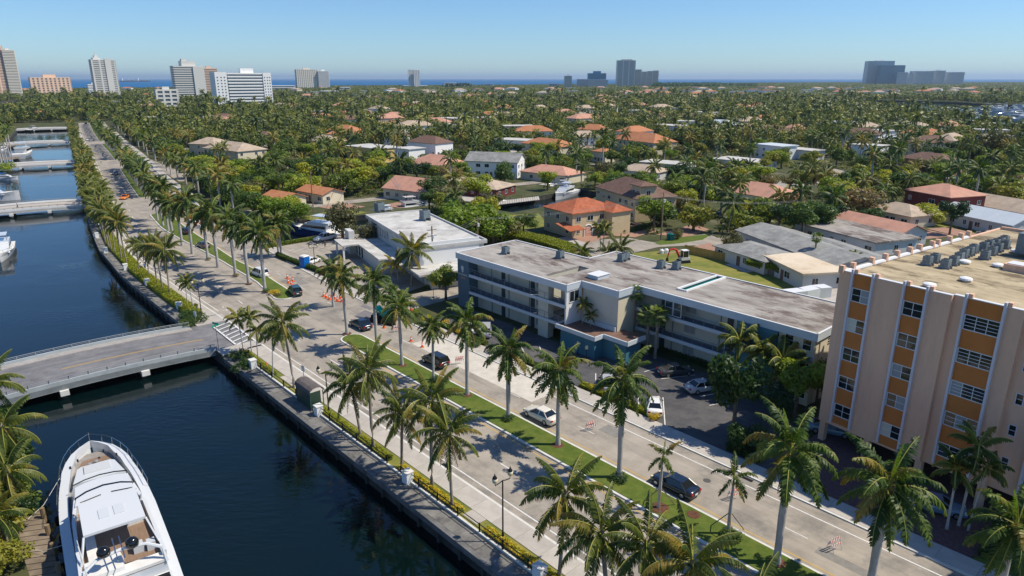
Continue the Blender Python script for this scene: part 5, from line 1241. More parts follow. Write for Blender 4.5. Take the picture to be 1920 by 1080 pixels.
PL = small('plate', lambda q: q.box((0, 0, 0), (.02, .42, .15)), MATS['white']); MI = small('mirror', lambda q: q.box((0, 0, 0), (.12, .2, .12), taper=.8), MATS['black'])
def car(p, rz, kind, color, label, group=None, z=.01):
    """local +x is the front"""
    t = thing({'sedan': 'sedan_car', 'suv': 'sport_utility_car', 'van': 'minivan', 'pickup': 'pickup_truck', 'taxi': 'taxi'}[kind], label, 'car' if kind != 'pickup' else 'pickup truck', (p[0], p[1], z), rz, group)
    P_ = PAINT[color]; kd = 'sedan' if kind == 'taxi' else kind
    key = (kd, color)
    if key not in CARP:
        L = {'sedan': 4.85, 'suv': 4.7, 'van': 5.0, 'pickup': 6.0}[kd]; h = L/2
        zt = {'sedan': 0, 'suv': .12, 'van': .10, 'pickup': .22}[kd]; zbm = 0 if kd in ('sedan', 'van') else .1
        S = [(h, .60, .36, .56), (h-.08, .76, .24, .66), (h-.45, .87, .20, .76), (h-.95, .92, .19, .86), (h-1.35, .93, .19, .93), (0, .93, .19, .95), (-h+1.1, .93, .19, .99), (-h+.45, .91, .21, 1.0), (-h+.10, .84, .26, .96), (-h, .74, .38, .82)]
        def ring(x, w, zb, ztop):
            ztop += zt; zb += zbm; m_ = (zb+ztop)/2
            return [(x, -w*.88, zb), (x, w*.88, zb), (x, w, zb+.12), (x, w*1.0, m_), (x, w*.985, ztop-.13), (x, w*.90, ztop-.02), (x, w*.5, ztop+.012), (x, -w*.5, ztop+.012), (x, -w*.90, ztop-.02), (x, -w*.985, ztop-.13), (x, -w, m_), (x, -w, zb+.12)]
        q = MB(); q.loft([ring(*s_) for s_ in S]); o = q.build('body', P_, smooth=True); body = o.data; bpy.data.objects.remove(o)
        base = .90+zt
        if kd == 'sedan': B = (1.15, -1.85, .86); T = (.30, -1.05, .62, 1.42)
        elif kd == 'suv': B = (1.10, -2.25, .88); T = (.35, -1.95, .68, 1.72)
        elif kd == 'van': B = (1.45, -2.40, .88); T = (.55, -2.15, .70, 1.74)
        else: B = (1.30, -.85, .88); T = (.65, -.70, .70, 1.88)
        def gh(ins, dz): return [(B[0]-ins, -B[2]+ins, base), (B[0]-ins, B[2]-ins, base), (B[1]+ins, B[2]-ins, base), (B[1]+ins, -B[2]+ins, base), (T[0], -T[2], T[3]), (T[0], T[2], T[3]), (T[1], T[2], T[3]), (T[1], -T[2], T[3])]
        q = MB(); g_ = gh(0, 0); q.add(g_, [(0, 1, 5, 4), (1, 2, 6, 5), (2, 3, 7, 6), (3, 0, 4, 7), (4, 5, 6, 7)]); o = q.build('window_glass', MATS['carglass']); gl = o.data; bpy.data.objects.remove(o)
        q = MB(); w = T[2]
        q.loft([[(T[0]+.10, -w*.85, T[3]-.02), (T[0]+.10, w*.85, T[3]-.02), (T[0]+.10, w*.8, T[3]+.0), (T[0]+.10, -w*.8, T[3]+.0)], [(T[0]-.1, -w*1.03, T[3]-.03), (T[0]-.1, w*1.03, T[3]-.03), (T[0]-.1, w*.9, T[3]+.05), (T[0]-.1, -w*.9, T[3]+.05)],
                [(T[1]+.15, -w*1.03, T[3]-.03), (T[1]+.15, w*1.03, T[3]-.03), (T[1]+.15, w*.9, T[3]+.05), (T[1]+.15, -w*.9, T[3]+.05)], [(T[1]-.08, -w*.85, T[3]-.02), (T[1]-.08, w*.85, T[3]-.02), (T[1]-.08, w*.8, T[3]), (T[1]-.08, -w*.8, T[3])]])
        for i, j in ((0, 4), (1, 5), (2, 6), (3, 7)): q.tube([g_[i], g_[j]], [.065, .05], 5)
        xm = (T[0]+T[1])/2
        for sg in (-1, 1):
            for xx in ([xm] if kd in ('sedan', 'pickup') else [xm+.5, xm-.55]):
                q.tube([(xx+.05, sg*(B[2]-.01), base), (xx, sg*w, T[3])], .045, 4)
        o = q.build('roof', P_); rf_ = o.data; bpy.data.objects.remove(o)
        bed = None
        if kd == 'pickup':
            q = MB(); q.bx(-h+.15, -.95, -.72, .72, base+.10, base+.16); o = q.build('cargo_bed', MATS['rubber']); bed = o.data; bpy.data.objects.remove(o)
        CARP[key] = (body, gl, rf_, bed, L, zt, zbm)
    body, gl, rf_, bed, L, zt, zbm = CARP[key]; h = L/2
    part('body', body, t); part('window_glass', gl, t); part('roof', rf_, t)
    if bed: part('cargo_bed', bed, t)
    ws = 1.0 if zbm == 0 else 1.12
    for sx in (h-.88, -h+1.0):
        for sy in (-1, 1):
            w_ = part('tyre', TY, t, (sx, sy*.84, .335*ws), (0, 0, 0), (ws, 1, ws)); w_.name = 'wheel'; part('rim', RM, w_)
    for sy in (-1, 1):
        part('headlight', HL, t, (h-.20, sy*.62, .64+zt)); part('taillight', TLm, t, (-h+.06, sy*.66, .80+zt)); part('mirror', MI, t, (h-1.75, sy*1.0, .98+zt))
    part('plate', PL, t, (-h-.01, 0, .62+zt))
    if kind == 'taxi': q = MB(); q.box((-.3, 0, 1.5), (.3, .7, .14)); q.build('roof_sign', MATS['black'], t)
    return t
AWAY = RA+math.pi
def rp(u, v): return at(u, v, .35)
car(rp(1265, 911), AWAY, 'sedan', 'navy', 'black sedan driving away beside the grass median near the staked young palm')
car(rp(1015, 780), AWAY, 'sedan', 'cream', 'cream white sedan with red tail lights driving behind a royal palm trunk')
car(rp(816, 679), AWAY, 'suv', 'black', 'black sport utility car beside the striped barricade and cones')
car(rp(676, 610), AWAY, 'sedan', 'navy', 'dark blue sedan between the median tip and the green paving machine')
car(rp(553, 548), AWAY-R(12), 'suv', 'darkgreen', 'black crossover car turning by the yellow flower bed at the median end')
car(rp(487, 514), AWAY+R(4), 'van', 'white', 'white minivan driving away past the median palms')
car(rp(381, 461), AWAY+R(2), 'sedan', 'grey', 'grey sedan behind the palm trunks on the far part of the median road')
car(rp(349, 436), AWAY, 'suv', 'black', 'black car driving away near the orange barriers')
car(rp(264, 455), RA, 'van', 'silver', 'silver car half hidden by palm crowns on the canal side lane')
car(rp(234, 371), RA-R(30), 'taxi', 'orange', 'orange and black taxi crossing the open junction')
car(rp(216, 326), AWAY-R(6), 'sedan', 'blue', 'pale blue car in the striped palm shade of the far lanes')
car(rp(161, 232), AWAY-R(8), 'sedan', 'navy', 'tiny dark car farthest up the boulevard'); car(rp(164, 262), RA-R(8), 'sedan', 'white', 'tiny white car on the left lane far up the boulevard')
def ang(a, b): p, q = at(*a), at(*b); return math.atan2(q.y-p.y, q.x-p.x)
car(rp(1266, 697), ang((1252.5, 706), (1287.5, 702.5)), 'sedan', 'grey', 'dark grey sedan with a bright window line parked in the motel lot')
car(rp(1318, 727), ang((1311, 737), (1350, 730)), 'sedan', 'silver', 'silver sedan parked beside the dense dark conifer')
car(rp(1226, 763), ang((1228, 780), (1224, 740)), 'sedan', 'white', 'white hatchback with black sunroof parked nose to the motel')
car(rp(1138, 722), ang((1140, 735), (1136, 705)), 'suv', 'silver', 'pale van half hidden behind palm fronds in the motel lot')
car(rp(911, 622), ang((912, 640), (915, 605)), 'van', 'silver', 'silver van parked under the motel gallery'); car(rp(884, 616), ang((884, 635), (887, 600)), 'sedan', 'white', 'white car parked left of the silver van')
car(rp(1755, 950), ang((1722, 945), (1775, 957)), 'sedan', 'blue', 'pale blue car under the overhang of the apartment block')
car(rp(1556, 806), ang((1530, 800), (1560, 806)), 'sedan', 'blue', 'blue car in the dark garage mouth at the block corner')
car(rp(584, 491), ang((568, 495), (600, 483)), 'sedan', 'white', 'white sedan parked behind the blue portable toilet')
car(rp(610, 448), ang((640, 444), (600, 452)), 'pickup', 'white', 'white crew cab pickup parked by the blue hulled boat')
for i, (u, v, c_, lb) in enumerate([(748, 503, 'black', 'black car parked behind the leaning yellow palm'), (770, 500, 'grey', 'grey car between the two palms by the white office'), (800, 492, 'darkgreen', 'dark car nearest the tall utility pole'), (1420, 405, 'white', 'white car parked on the bright lawn house drive'), (1345, 404, 'black', 'dark car by the palms of the gated drive'), (1850, 440, 'silver', 'silver car in the right hand parking lot'), (1872, 436, 'white', 'white car in the right hand parking lot'), (1895, 440, 'blue', 'blue car in the right hand parking lot'), (1560, 340, 'grey', 'grey car on the far parking lot'), (1500, 342, 'white', 'white car on the far parking lot'), (1780, 335, 'white', 'white car glimpsed among the trees at right')]):
    car(rp(u, v), RA+R(70+17*i), 'sedan', c_, lb)
# ================================================================== street furniture
def lamp_post(p, h, label, heads=2, rz=RA+math.pi/2):
    t = thing('street_lamp', label, 'street lamp', p, rz)
    q = MB(); q.lathe((0, 0, 0), [(.2, 0), (.2, .25), (.13, .5), (.10, .9), (.07, 1.0), (.06, h-.5)], 10); q.build('post', MATS['black'], t)
    q = MB(); q.tube([(-.85, 0, h-.35), (-.8, 0, h-.6), (-.3, 0, h-.55), (0, 0, h-.45), (.3, 0, h-.55), (.8, 0, h-.6), (.85, 0, h-.35)], .045, 6); q.build('arm', MATS['black'], t)
    for sx in (-1, 1):
        q = MB(); q.lathe((sx*.85, 0, h-.36), [(.10, 0), (.22, .12), (.25, .38), (.16, .48)], 10); g_ = q.build('globe', MATS['lampglass'], t, smooth=True)
        q = MB(); q.lathe((sx*.85, 0, h+.10), [(.22, 0), (.17, .12), (.05, .30), (.02, .45)], 8); q.build('finial', MATS['black'], t)
    return t
def lamp_from(b_, top, label):
    g_ = at(*b_); lo, hi = 1, 15
    for _ in range(30):
        m_ = (lo+hi)/2
        if proj((g_.x, g_.y, m_))[1] > top: lo = m_
        else: hi = m_
    return lamp_post((g_.x, g_.y, 0), lo-.4, label)
lamp_from((943, 1016), 884, 'black twin headed street lamp on the verge nearest the camera')
lamp_from((617, 777), 683, 'black twin headed street lamp beside the bus shelter')
lamp_from((378, 588), 522, 'twin headed street lamp by the small palms at the bridge corner')
lamp_from((592, 514), 456, 'twin headed street lamp behind the clipped hedge of the car park')
def gate_lamp(u, v, label):
    p = at(u, v, 1.6); t = thing('lamp_post', label, 'lamp post', (p.x, p.y, 0)); q = MB(); q.cyl((0, 0, 0), .05, 1.6, 8); q.build('post', MATS['black'], t)
    q = MB(); q.lathe((0, 0, 1.6), [(.12, 0), (.24, .15), (.22, .42), (.06, .6)], 10); q.build('globe', MATS['lampglass'], t)
gate_lamp(1084, 647, 'small lantern left of the pair before the teal office'); gate_lamp(1100, 655, 'small lantern right of the pair before the teal office')
# bus shelter
p = at(583, 757); t = thing('bus_shelter', 'dark green bus shelter with a curved brown roof beside the canal railing', 'bus shelter', (p.x, p.y, 0), RA)
prof = [(-1.0, 2.25), (-.85, 2.6), (-.5, 2.85), (0, 2.95), (.5, 2.85), (.85, 2.6), (1.0, 2.25)]
q = MB(); q.loft([[(-2.0, y, z) for y, z in prof]+[(-2.0, y, z-.08) for y, z in prof[::-1]], [(2.0, y, z) for y, z in prof]+[(2.0, y, z-.08) for y, z in prof[::-1]]]); q.build('roof', MATS['shroof'] if 'shroof' in MATS else mat('shroof', (.10, .085, .08), (.15, .13, .12), 2), t)
q = MB(); q.bx(-1.8, 1.8, -.86, -.80, .15, 2.3); q.build('back_panel', MATS['shelter'] if 'shelter' in MATS else mat('shelter', (.03, .06, .045), rough=.4), t)
for x in (-1.8, 1.8): q = MB(); q.bx(x-.03, x+.03, -.8, .5, .15, 2.3); q.build('side_panel', MATS['shelter'], t)
for x in (-1.85, 1.85):
    for y in (-.85, .8): q = MB(); q.box((x, y, 1.15), (.09, .09, 2.3)); q.build('post', MATS['green_post'] if 'green_post' in MATS else mat('green_post', (.04, .10, .07), rough=.5), t)
q = MB(); q.bx(-1.4, 1.4, -.7, -.3, .42, .5); q.bx(-1.2, -1.1, -.6, -.4, 0, .42); q.bx(1.1, 1.2, -.6, -.4, 0, .42); q.build('bench', MATS['green_post'], t)
# white pedestals between railing sections, along the quay
for u, v, lb in [(598, 778, 'white concrete pedestal between railings beside the bus shelter lamp'), (765, 904, 'white concrete pedestal on the quay in the middle of the railing'), (475, 690, 'white pedestal at the start of the near quay railing'), (1012, 1085, 'white pedestal at the bottom edge of the photo'), (337, 580, 'white post at the end of the yellow hedge by the bridge'), (277, 535, 'white post second from the bridge beyond the junction'), (236, 506, 'white post third from the bridge'), (198, 474, 'white post fourth from the bridge'), (182, 446, 'white post farthest along the curved hedge')]:
    p = at(u, v); t = thing('pedestal', lb, 'pedestal', (p.x, p.y, 0), RA); q = MB(); q.box((0, 0, .6), (.9, .8, 1.2)); q.build('block', MATS['white'], t); q = MB(); q.box((0, 0, 1.24), (1.0, .9, .1)); q.build('cap', MATS['offwhite'], t)
# signs
def sign(u, v, h, label, kind):
    p = at(u, v); t = thing('street_sign', label, 'sign', (p.x, p.y, 0), RA+R(20)); q = MB(); q.cyl((0, 0, 0), .045, h, 6); q.build('post', MATS['chromegrey'], t)
    if kind == 'street': q = MB(); q.bx(-.62, .62, -.02, .02, h-.3, h); q.build('plate', MATS['green_sign'], t); q = MB(); q.bx(-.02, .02, -.6, .6, h-.62, h-.34); q.build('cross_plate', MATS['green_sign'], t)
    elif kind == 'yellow': q = MB(); q.bx(-.5, .5, -.02, .02, h-.6, h-.1); q.build('plate', MATS['yellow_sign'], t)
    elif kind == 'dia': q = MB(); q.M = Matrix.Translation((0, 0, h-.4)) @ Matrix.Rotation(R(45), 4, 'Y'); q.box((0, -.03, 0), (.8, .03, .8)); q.build('plate', MATS['yellow_sign'], t)
    else: q = MB(); q.bx(-.3, .3, -.02, .02, h-.8, h); q.build('plate', MATS['white'], t)
sign(410, 655, 4.2, 'green street name sign at the mouth of the bridge', 'street'); sign(370, 588, 1.9, 'yellow sign plate in the shrubs at the bridge corner', 'yellow'); sign(368, 608, 2.2, 'small sign on a yellow post behind the bridge parapet', 'plain')
sign(813, 562, 3.4, 'back of a yellow warning sign on the side street corner', 'dia'); sign(571, 720, 2.6, 'thin bus stop pole behind the shelter', 'plain'); sign(835, 533, 2.6, 'white sign post by the side street kerb', 'plain')
# cones, barrels, barricades
CONE = small('cone', lambda q: (q.box((0, 0, .03), (.42, .42, .06)), q.lathe((0, 0, .06), [(.16, 0), (.03, .68)], 10)), MATS['orange'])
BAND = small('stripe', lambda q: q.lathe((0, 0, .34), [(.112, 0), (.085, .14)], 10), MATS['white'])
def cone(p, label, group=None, s=1.15):
    t = thing('traffic_cone', label, 'traffic cone', (p[0], p[1], .01), rng.uniform(0, 1.5), group); part('cone', CONE, t, sc=(s, s, s)); part('stripe', BAND, t, sc=(s, s, s)); return t
cone(at(771, 640), 'orange cone left of the pair near the parked machines'); cone(at(792, 651), 'orange cone right of the pair on the pale lane'); cone(at(720, 615), 'orange cone in front of the green paving machine'); cone(at(500, 690), 'orange cone on the verge beside the shrubs at the bridge'); cone(at(696, 603), 'orange cone between the dark sedan and a palm trunk')
for u, v in [(607, 556), (612, 559), (618, 562), (622, 557), (628, 561), (633, 565), (638, 560), (641, 566), (541, 531), (546, 534), (539, 522), (549, 528), (753, 575), (760, 580), (766, 572), (771, 582), (372, 423), (376, 419), (367, 415), (363, 409), (355, 404)]:
    cone(at(u, v), 'orange cone in a tight cluster at the road works', 'clustered road works cones', 1.4)
for u, v, lb in [(1108, 806, 'striped orange barricade in the lane between two royal palms'), (1375, 935, 'striped barricade behind the leaning young palm'), (1563, 1030, 'striped barricade in the lane at the lower right'), (862, 682, 'striped barricade right behind the black sport utility car'), (744, 622, 'white barricade on the pale lane')]:
    p = at(u, v); t = thing('barricade', lb, 'barricade', (p.x, p.y, .01), RA+R(75))
    for sx in (-1, 1):
        for sy in (-1, 1): q = MB(); q.tube([(sx*.5, sy*.38, 0), (sx*.5, sy*.04, 1.05)], .03, 4); q.build('leg', MATS['white'], t)
    for k, z in enumerate((.95, .6)):
        for sg in (-1, 1):
            b_ = MB(); b_.M = Matrix.Translation((0, sg*(.09 if k == 0 else .20), z)); b_.bx(-.6, .6, -.015, .015, -.11, .11); o = b_.build('board', MATS['white'], t)
            for i in range(4): s_ = MB(); s_.M = Matrix.Translation((-.45+i*.3, sg*(.09 if k == 0 else .20), z)); s_.add([(-.10, -.02, -.11), (.02, -.02, -.11), (.10, -.02, .11), (-.02, -.02, .11), (-.10, .02, -.11), (.02, .02, -.11), (.10, .02, .11), (-.02, .02, .11)], [(0, 1, 2, 3), (7, 6, 5, 4), (0, 4, 5, 1), (2, 6, 7, 3)]); s_.build('stripe', MATS['orange'], o)
for i, (u, v) in enumerate([(363, 417), (368, 424), (374, 428), (357, 410), (351, 395)]):
    p = at(u, v); t = thing('water_barrier', 'orange or white plastic barrier in the road works row beside the far palms', 'barrier', (p.x, p.y, 0), RA+R(20), 'plastic road barriers'); q = MB(); q.box((0, 0, .5), (1.8, .5, 1.0), taper=.6); q.build('shell', MATS['orange' if i % 2 else 'white'], t)
# bins
for u, v, lb, m_ in [(1254, 450, 'teal wheeled bin left of the pair under the utility pole', 'bin_green'), (1259, 451, 'teal wheeled bin right of the pair under the utility pole', 'bin_green')]:
    p = at(u, v); t = thing('wheeled_bin', lb, 'bin', (p.x, p.y, .06)); q = MB(); q.box((0, 0, .75), (.9, .9, 1.4), taper=1.15); q.build('body', MATS[m_], t); q = MB(); q.box((0, 0, 1.5), (1.1, 1.1, .1)); q.build('lid', MATS[m_], t)
for u, v, lb in [(1240, 475, 'white round tank left of the pair by the excavator lawn'), (1249, 474, 'white round tank right of the pair by the excavator lawn')]:
    p = at(u, v); t = thing('tank', lb, 'tank', (p.x, p.y, 0)); q = MB(); q.lathe((0, 0, 0), [(.5, 0), (.55, .7), (.3, 1.0), (.1, 1.05)], 12); q.build('body', MATS['white'], t); q = MB(); q.cyl((0, 0, 1.05), .12, .12, 8); q.build('cap', MATS['black'], t)
p = at(661, 444); t = thing('litter_bin', 'green white bin on the office car park under the tree', 'bin', (p.x, p.y, 0)); q = MB(); q.box((0, 0, .6), (.8, .8, 1.2)); q.build('body', MATS['green_post'], t); q = MB(); q.box((0, 0, 1.23), (.9, .9, .08)); q.build('lid', MATS['white'], t)
p = at(572, 502); t = thing('portable_toilet', 'bright blue portable toilet behind the clipped hedge', 'portable toilet', (p.x, p.y, 0), RA+R(15)); q = MB(); q.box((0, 0, 1.25), (1.5, 1.5, 2.5)); q.build('cabin', MATS['blue_sign'], t); q = MB(); q.bx(-.5, .5, -.79, -.75, .2, 2.2); q.build('door', MATS['blue_sign'], t); q = MB(); q.box((0, 0, 2.6), (1.6, 1.6, .2), taper=.8); q.build('roof', MATS['offwhite'], t)
# paving machine
p = at(722, 603); t = thing('paving_machine', 'teal road paving machine with a ribbed base between the median palms', 'construction machine', (p.x, p.y, .01), RA+R(25))
q = MB(); q.tube([(-1.6, -.2, 1.2), (-1.4, -.2, 2.0), (-.9, -.2, 2.3), (-.5, -.2, 2.0), (-.4, -.2, 1.2)], [.5, .55, .5, .5, .45], 10); q.build('hopper', MATS['teal_mach'], t, smooth=True)
q = MB(); q.box((.6, 0, 1.6), (1.6, 1.4, 1.2), taper=.75); q.build('engine_cover', MATS['teal_mach'], t); q = MB(); q.box((-.2, 0, .85), (3.8, 1.7, .5)); q.build('chassis', MATS['black'], t)
for sy in (-1, 1): q = MB(); q.box((-.3, sy*.95, .38), (3.6, .4, .7)); q.build('track', MATS['rubber'], t)
for i in range(6): q = MB(); q.box((1.2+i*.28, -1.2, .3), (.12, .5, .6)); q.build('auger', MATS['black'], t)
q = MB(); q.tube([(1.4, .3, 1.9), (2.6, .2, 2.7), (3.2, .2, 2.2)], .18, 6); q.build('conveyor', MATS['teal_mach'], t)
# mini excavator
p = at(1281, 492); t = thing('mini_excavator', 'small red and white excavator with its arm lowered on the lawn', 'excavator', (p.x, p.y, .01), R(196))
for sy in (-1, 1): q = MB(); q.box((0, sy*.75, .3), (2.6, .45, .6), taper=.85); q.build('track', MATS['rubber'], t)
q = MB(); q.box((-.1, 0, .95), (2.0, 1.7, .6)); q.build('house', MATS['offwhite'], t); q = MB(); q.box((-.1, .15, 1.95), (1.3, 1.2, 1.4), taper=.92); q.build('cab_glass', MATS['carglass'], t)
q = MB(); q.box((-.1, .15, 2.72), (1.4, 1.3, .14)); 
for sx in (-1, 1):
    for sy in (-1, 1): q.tube([(-.1+sx*.66, .15+sy*.6, 1.25), (-.1+sx*.6, .15+sy*.56, 2.7)], .05, 4)
q.build('cab_frame', MATS['white'], t); q = MB(); q.tube([(.9, -.3, 1.2), (1.7, -.3, 2.8), (2.4, -.3, 3.1), (3.3, -.3, 2.9)], [.22, .26, .22, .16], 6); q.build('boom', MATS['red'], t)
q = MB(); q.tube([(3.3, -.3, 2.95), (3.7, -.3, 1.2)], [.17, .11], 6); q.build('arm', MATS['red'], t); q = MB(); q.box((3.75, -.3, .85), (.5, .6, .7), taper=.6); q.build('bucket', MATS['black'], t)
# utility poles and wires
def pole(u, v, top, label, arms=2):
    g_ = at(u, v); lo, hi = 1, 25
    for _ in range(30):
        m_ = (lo+hi)/2
        if proj((g_.x, g_.y, m_))[1] > top: lo = m_
        else: hi = m_
    t = thing('utility_pole', label, 'utility pole', (g_.x, g_.y, 0), RA); q = MB(); q.tube([(0, 0, 0), (0, 0, lo)], [.2, .13], 8); q.build('pole', MATS['wood'] if lo < 16 else MATS['wood'], t)
    for k in range(arms): q = MB(); q.bx(-.06, .06, -1.1, 1.1, lo-.8-k*1.2, lo-.68-k*1.2); q.build('crossarm', MATS['wood'], t)
    if arms: q = MB(); q.cyl((.3, 0, lo-2.4), .25, .8, 8); q.build('transformer', MATS['fargrey'], t)
    return Vector((g_.x, g_.y, lo))
pA = pole(813, 524, 424, 'tall pale utility pole on the side street corner'); pB = pole(1239, 450, 361, 'utility pole standing over the two teal bins'); pC = pole(896, 470, 405, 'utility pole behind the motel roof'); pD = pole(588, 398, 320, 'white pole in the garden behind the canal lawn', 0)
pE = pole(945, 450, 415, 'shorter pole in the hedge behind the motel', 1); pF = pole(900, 300, 262, 'tall thin pole by the white gabled house', 0); pG = pole(1018, 232, 205, 'far utility pole in the palm belt', 1)
for a_, b2, lb in [(pB, pC, 'sagging wires between the bin pole and the pole behind the motel'), (pC, pA, 'wires between the pole behind the motel and the corner pole'), (pB, at(1500, 372, 10), 'wires running from the bin pole to the right')]:
    t = thing('power_line', lb, 'wires')
    for off in (-.9, 0, .9):
        nn = Vector((-(b2-a_).y, (b2-a_).x, 0)).normalized()*off; pts = [a_.lerp(b2, i/10)+nn+Vector((0, 0, -.7-3.2*math.sin(math.pi*i/10)*.35)) for i in range(11)]
        q = MB(); q.tube(pts, .014, 4); q.build('wire', MATS['chromegrey'], t)
# timber fences behind the motel
def fence(L, h, label, m_, pw=.28):
    t = thing('fence', label, 'fence'); P_ = [at(u, v) for u, v in L]; n_ = 0
    q = MB(); q.box((0, 0, h/2), (pw-.02, .03, h)); o0 = None; me = None
    for i in range(len(P_)-1):
        d = P_[i+1]-P_[i]; k = max(1, int(d.length/pw)); a_ = math.atan2(d.y, d.x)
        for j in range(k):
            if me is None: o = q.build('plank', MATS[m_], t); me = o.data
            else: o = link('plank', me, t)
            c_ = P_[i]+d*((j+.5)/k); o.location = (c_.x, c_.y, rng.uniform(-.04, .04)); o.rotation_euler = (0, 0, a_)
        for z in (h*.25, h*.8): r_ = MB(); c_ = (P_[i]+P_[i+1])/2; nn = Vector((-d.y, d.x, 0)).normalized()*.05; r_.box((c_.x+nn.x, c_.y+nn.y, z), (d.length, .05, .1), rz=a_); r_.build('rail', MATS[m_], t)
fence([(1283, 473), (1350, 488), (1399, 499)], 1.8, 'honey coloured timber fence behind the excavator lawn', 'fence_wood', .32)
fence([(1400, 503), (1470, 523), (1530, 541)], 2.2, 'weathered grey timber fence below the vines', 'fence_grey', .4)
# curved white wall end near motel corner
q = MB(); t = thing('ramp_wall', 'curved white concrete edge wall behind the motel roof corner', 'wall')
P_ = [at(1475, 546, 2.5), at(1505, 543, 2.5), at(1530, 538, 2.5), at(1552, 536, 2.5)]
for i in range(3):
    a_, b2 = P_[i], P_[i+1]; d = b2-a_; c_ = (a_+b2)/2; q.box((c_.x, c_.y, 1.6), (d.length+.1, 2.2, 1.9), rz=math.atan2(d.y, d.x))
q.build('wall', MATS['coping'], t)
# ================================================================== people
def person(p, rz, shirt, trousers, label, hair=(.05, .03, .02), stride=.3):
    sk = (.42, .26, .18)
    J = {'pelvis': (0, 0, .95), 'chest': (0, 0, 1.35), 'neck': (0, 0, 1.52), 'head': (.02, 0, 1.66), 'top': (.02, 0, 1.76), 'shL': (0, .19, 1.43), 'elL': (-.08, .25, 1.15), 'haL': (.06, .25, .92), 'shR': (0, -.19, 1.43), 'elR': (.06, -.25, 1.15), 'haR': (.22, -.24, .98),
         'hiL': (0, .1, .92), 'knL': (stride*.55, .1, .5), 'foL': (stride, .1, .06), 'toL': (stride+.16, .1, .03), 'hiR': (0, -.1, .92), 'knR': (-stride*.2, -.1, .5), 'foR': (-stride*.9, -.1, .08), 'toR': (-stride*.9+.15, -.1, .03)}
    Rr = {'pelvis': .14, 'chest': .16, 'neck': .06, 'head': .105, 'top': .07, 'shL': .07, 'elL': .045, 'haL': .035, 'shR': .07, 'elR': .045, 'haR': .035, 'hiL': .1, 'knL': .062, 'foL': .045, 'toL': .035, 'hiR': .1, 'knR': .062, 'foR': .045, 'toR': .035}
    E_ = [('pelvis', 'chest'), ('chest', 'neck'), ('neck', 'head'), ('head', 'top'), ('chest', 'shL'), ('shL', 'elL'), ('elL', 'haL'), ('chest', 'shR'), ('shR', 'elR'), ('elR', 'haR'), ('pelvis', 'hiL'), ('hiL', 'knL'), ('knL', 'foL'), ('foL', 'toL'), ('pelvis', 'hiR'), ('hiR', 'knR'), ('knR', 'foR'), ('foR', 'toR')]
    K_ = list(J); me = bpy.data.meshes.new('body'); me.from_pydata([J[k] for k in K_], [(K_.index(a), K_.index(b_)) for a, b_ in E_], [])
    o = bpy.data.objects.new('body_tmp', me); col.objects.link(o); o.modifiers.new('s', 'SKIN'); 
    for i, k in enumerate(K_): me.skin_vertices[0].data[i].radius = (Rr[k], Rr[k])
    me.skin_vertices[0].data[0].use_root = True
    sb = o.modifiers.new('u', 'SUBSURF'); sb.levels = 1; sb.render_levels = 1
    bpy.context.view_layer.update(); m2 = bpy.data.meshes.new_from_object(o.evaluated_get(bpy.context.evaluated_depsgraph_get())); bpy.data.objects.remove(o)
    t = thing('person', label, 'person', (p[0], p[1], .11), rz)
    def cm(n_, c_): return MATS.get('cl_'+n_) or mat('cl_'+n_, c_, rough=.85)
    m2.materials.clear(); m2.materials.append(cm('skin', sk)); m2.materials.append(shirt); m2.materials.append(trousers)
    for f in m2.polygons:
        z = f.center.z; y = abs(f.center.y)
        f.material_index = 2 if .45 < z < .98 and y < .21 else (1 if .95 <= z < 1.47 and not (y > .2 and z < 1.22) else 0)
    link('body', m2, t)
    q = MB(); q.lathe((.0, 0, 1.66), [(.118, 0), (.12, .06), (.09, .13), (.02, .155)], 10); q.build('hair', MATS.get('hair') or mat('hair', hair, rough=.7), t)
    return t
mat('shirt_white', (.7, .7, .68), rough=.9); mat('shirt_blue', (.08, .16, .32), rough=.9); mat('shorts_tan', (.35, .27, .18), rough=.9); mat('shorts_dark', (.03, .04, .06), rough=.9)
person(at(266, 508), R(130), MATS['shirt_white'], MATS['shorts_tan'], 'person in a white shirt walking on the left of the pair on the canal sidewalk')
person(at(273, 508), R(130), MATS['shirt_blue'], MATS['shorts_dark'], 'person in a blue shirt walking on the right of the pair on the canal sidewalk', stride=.2)
person(at(610, 466), R(-60), MATS['shorts_dark'], MATS['shorts_dark'], 'person in dark clothes crossing the office car park')
person(at(678, 597), R(30), MATS['orange'], MATS['shorts_dark'], 'road worker in orange beside the median palm') if False else None
person(at(190, 307), R(120), MATS['shirt_white'], MATS['shorts_dark'], 'walker crossing the far lanes in front of the junction')
person(at(34, 393, .6), R(180), MATS['shirt_blue'], MATS['shorts_dark'], 'person walking on the footway of the white bridge').location.z = .7
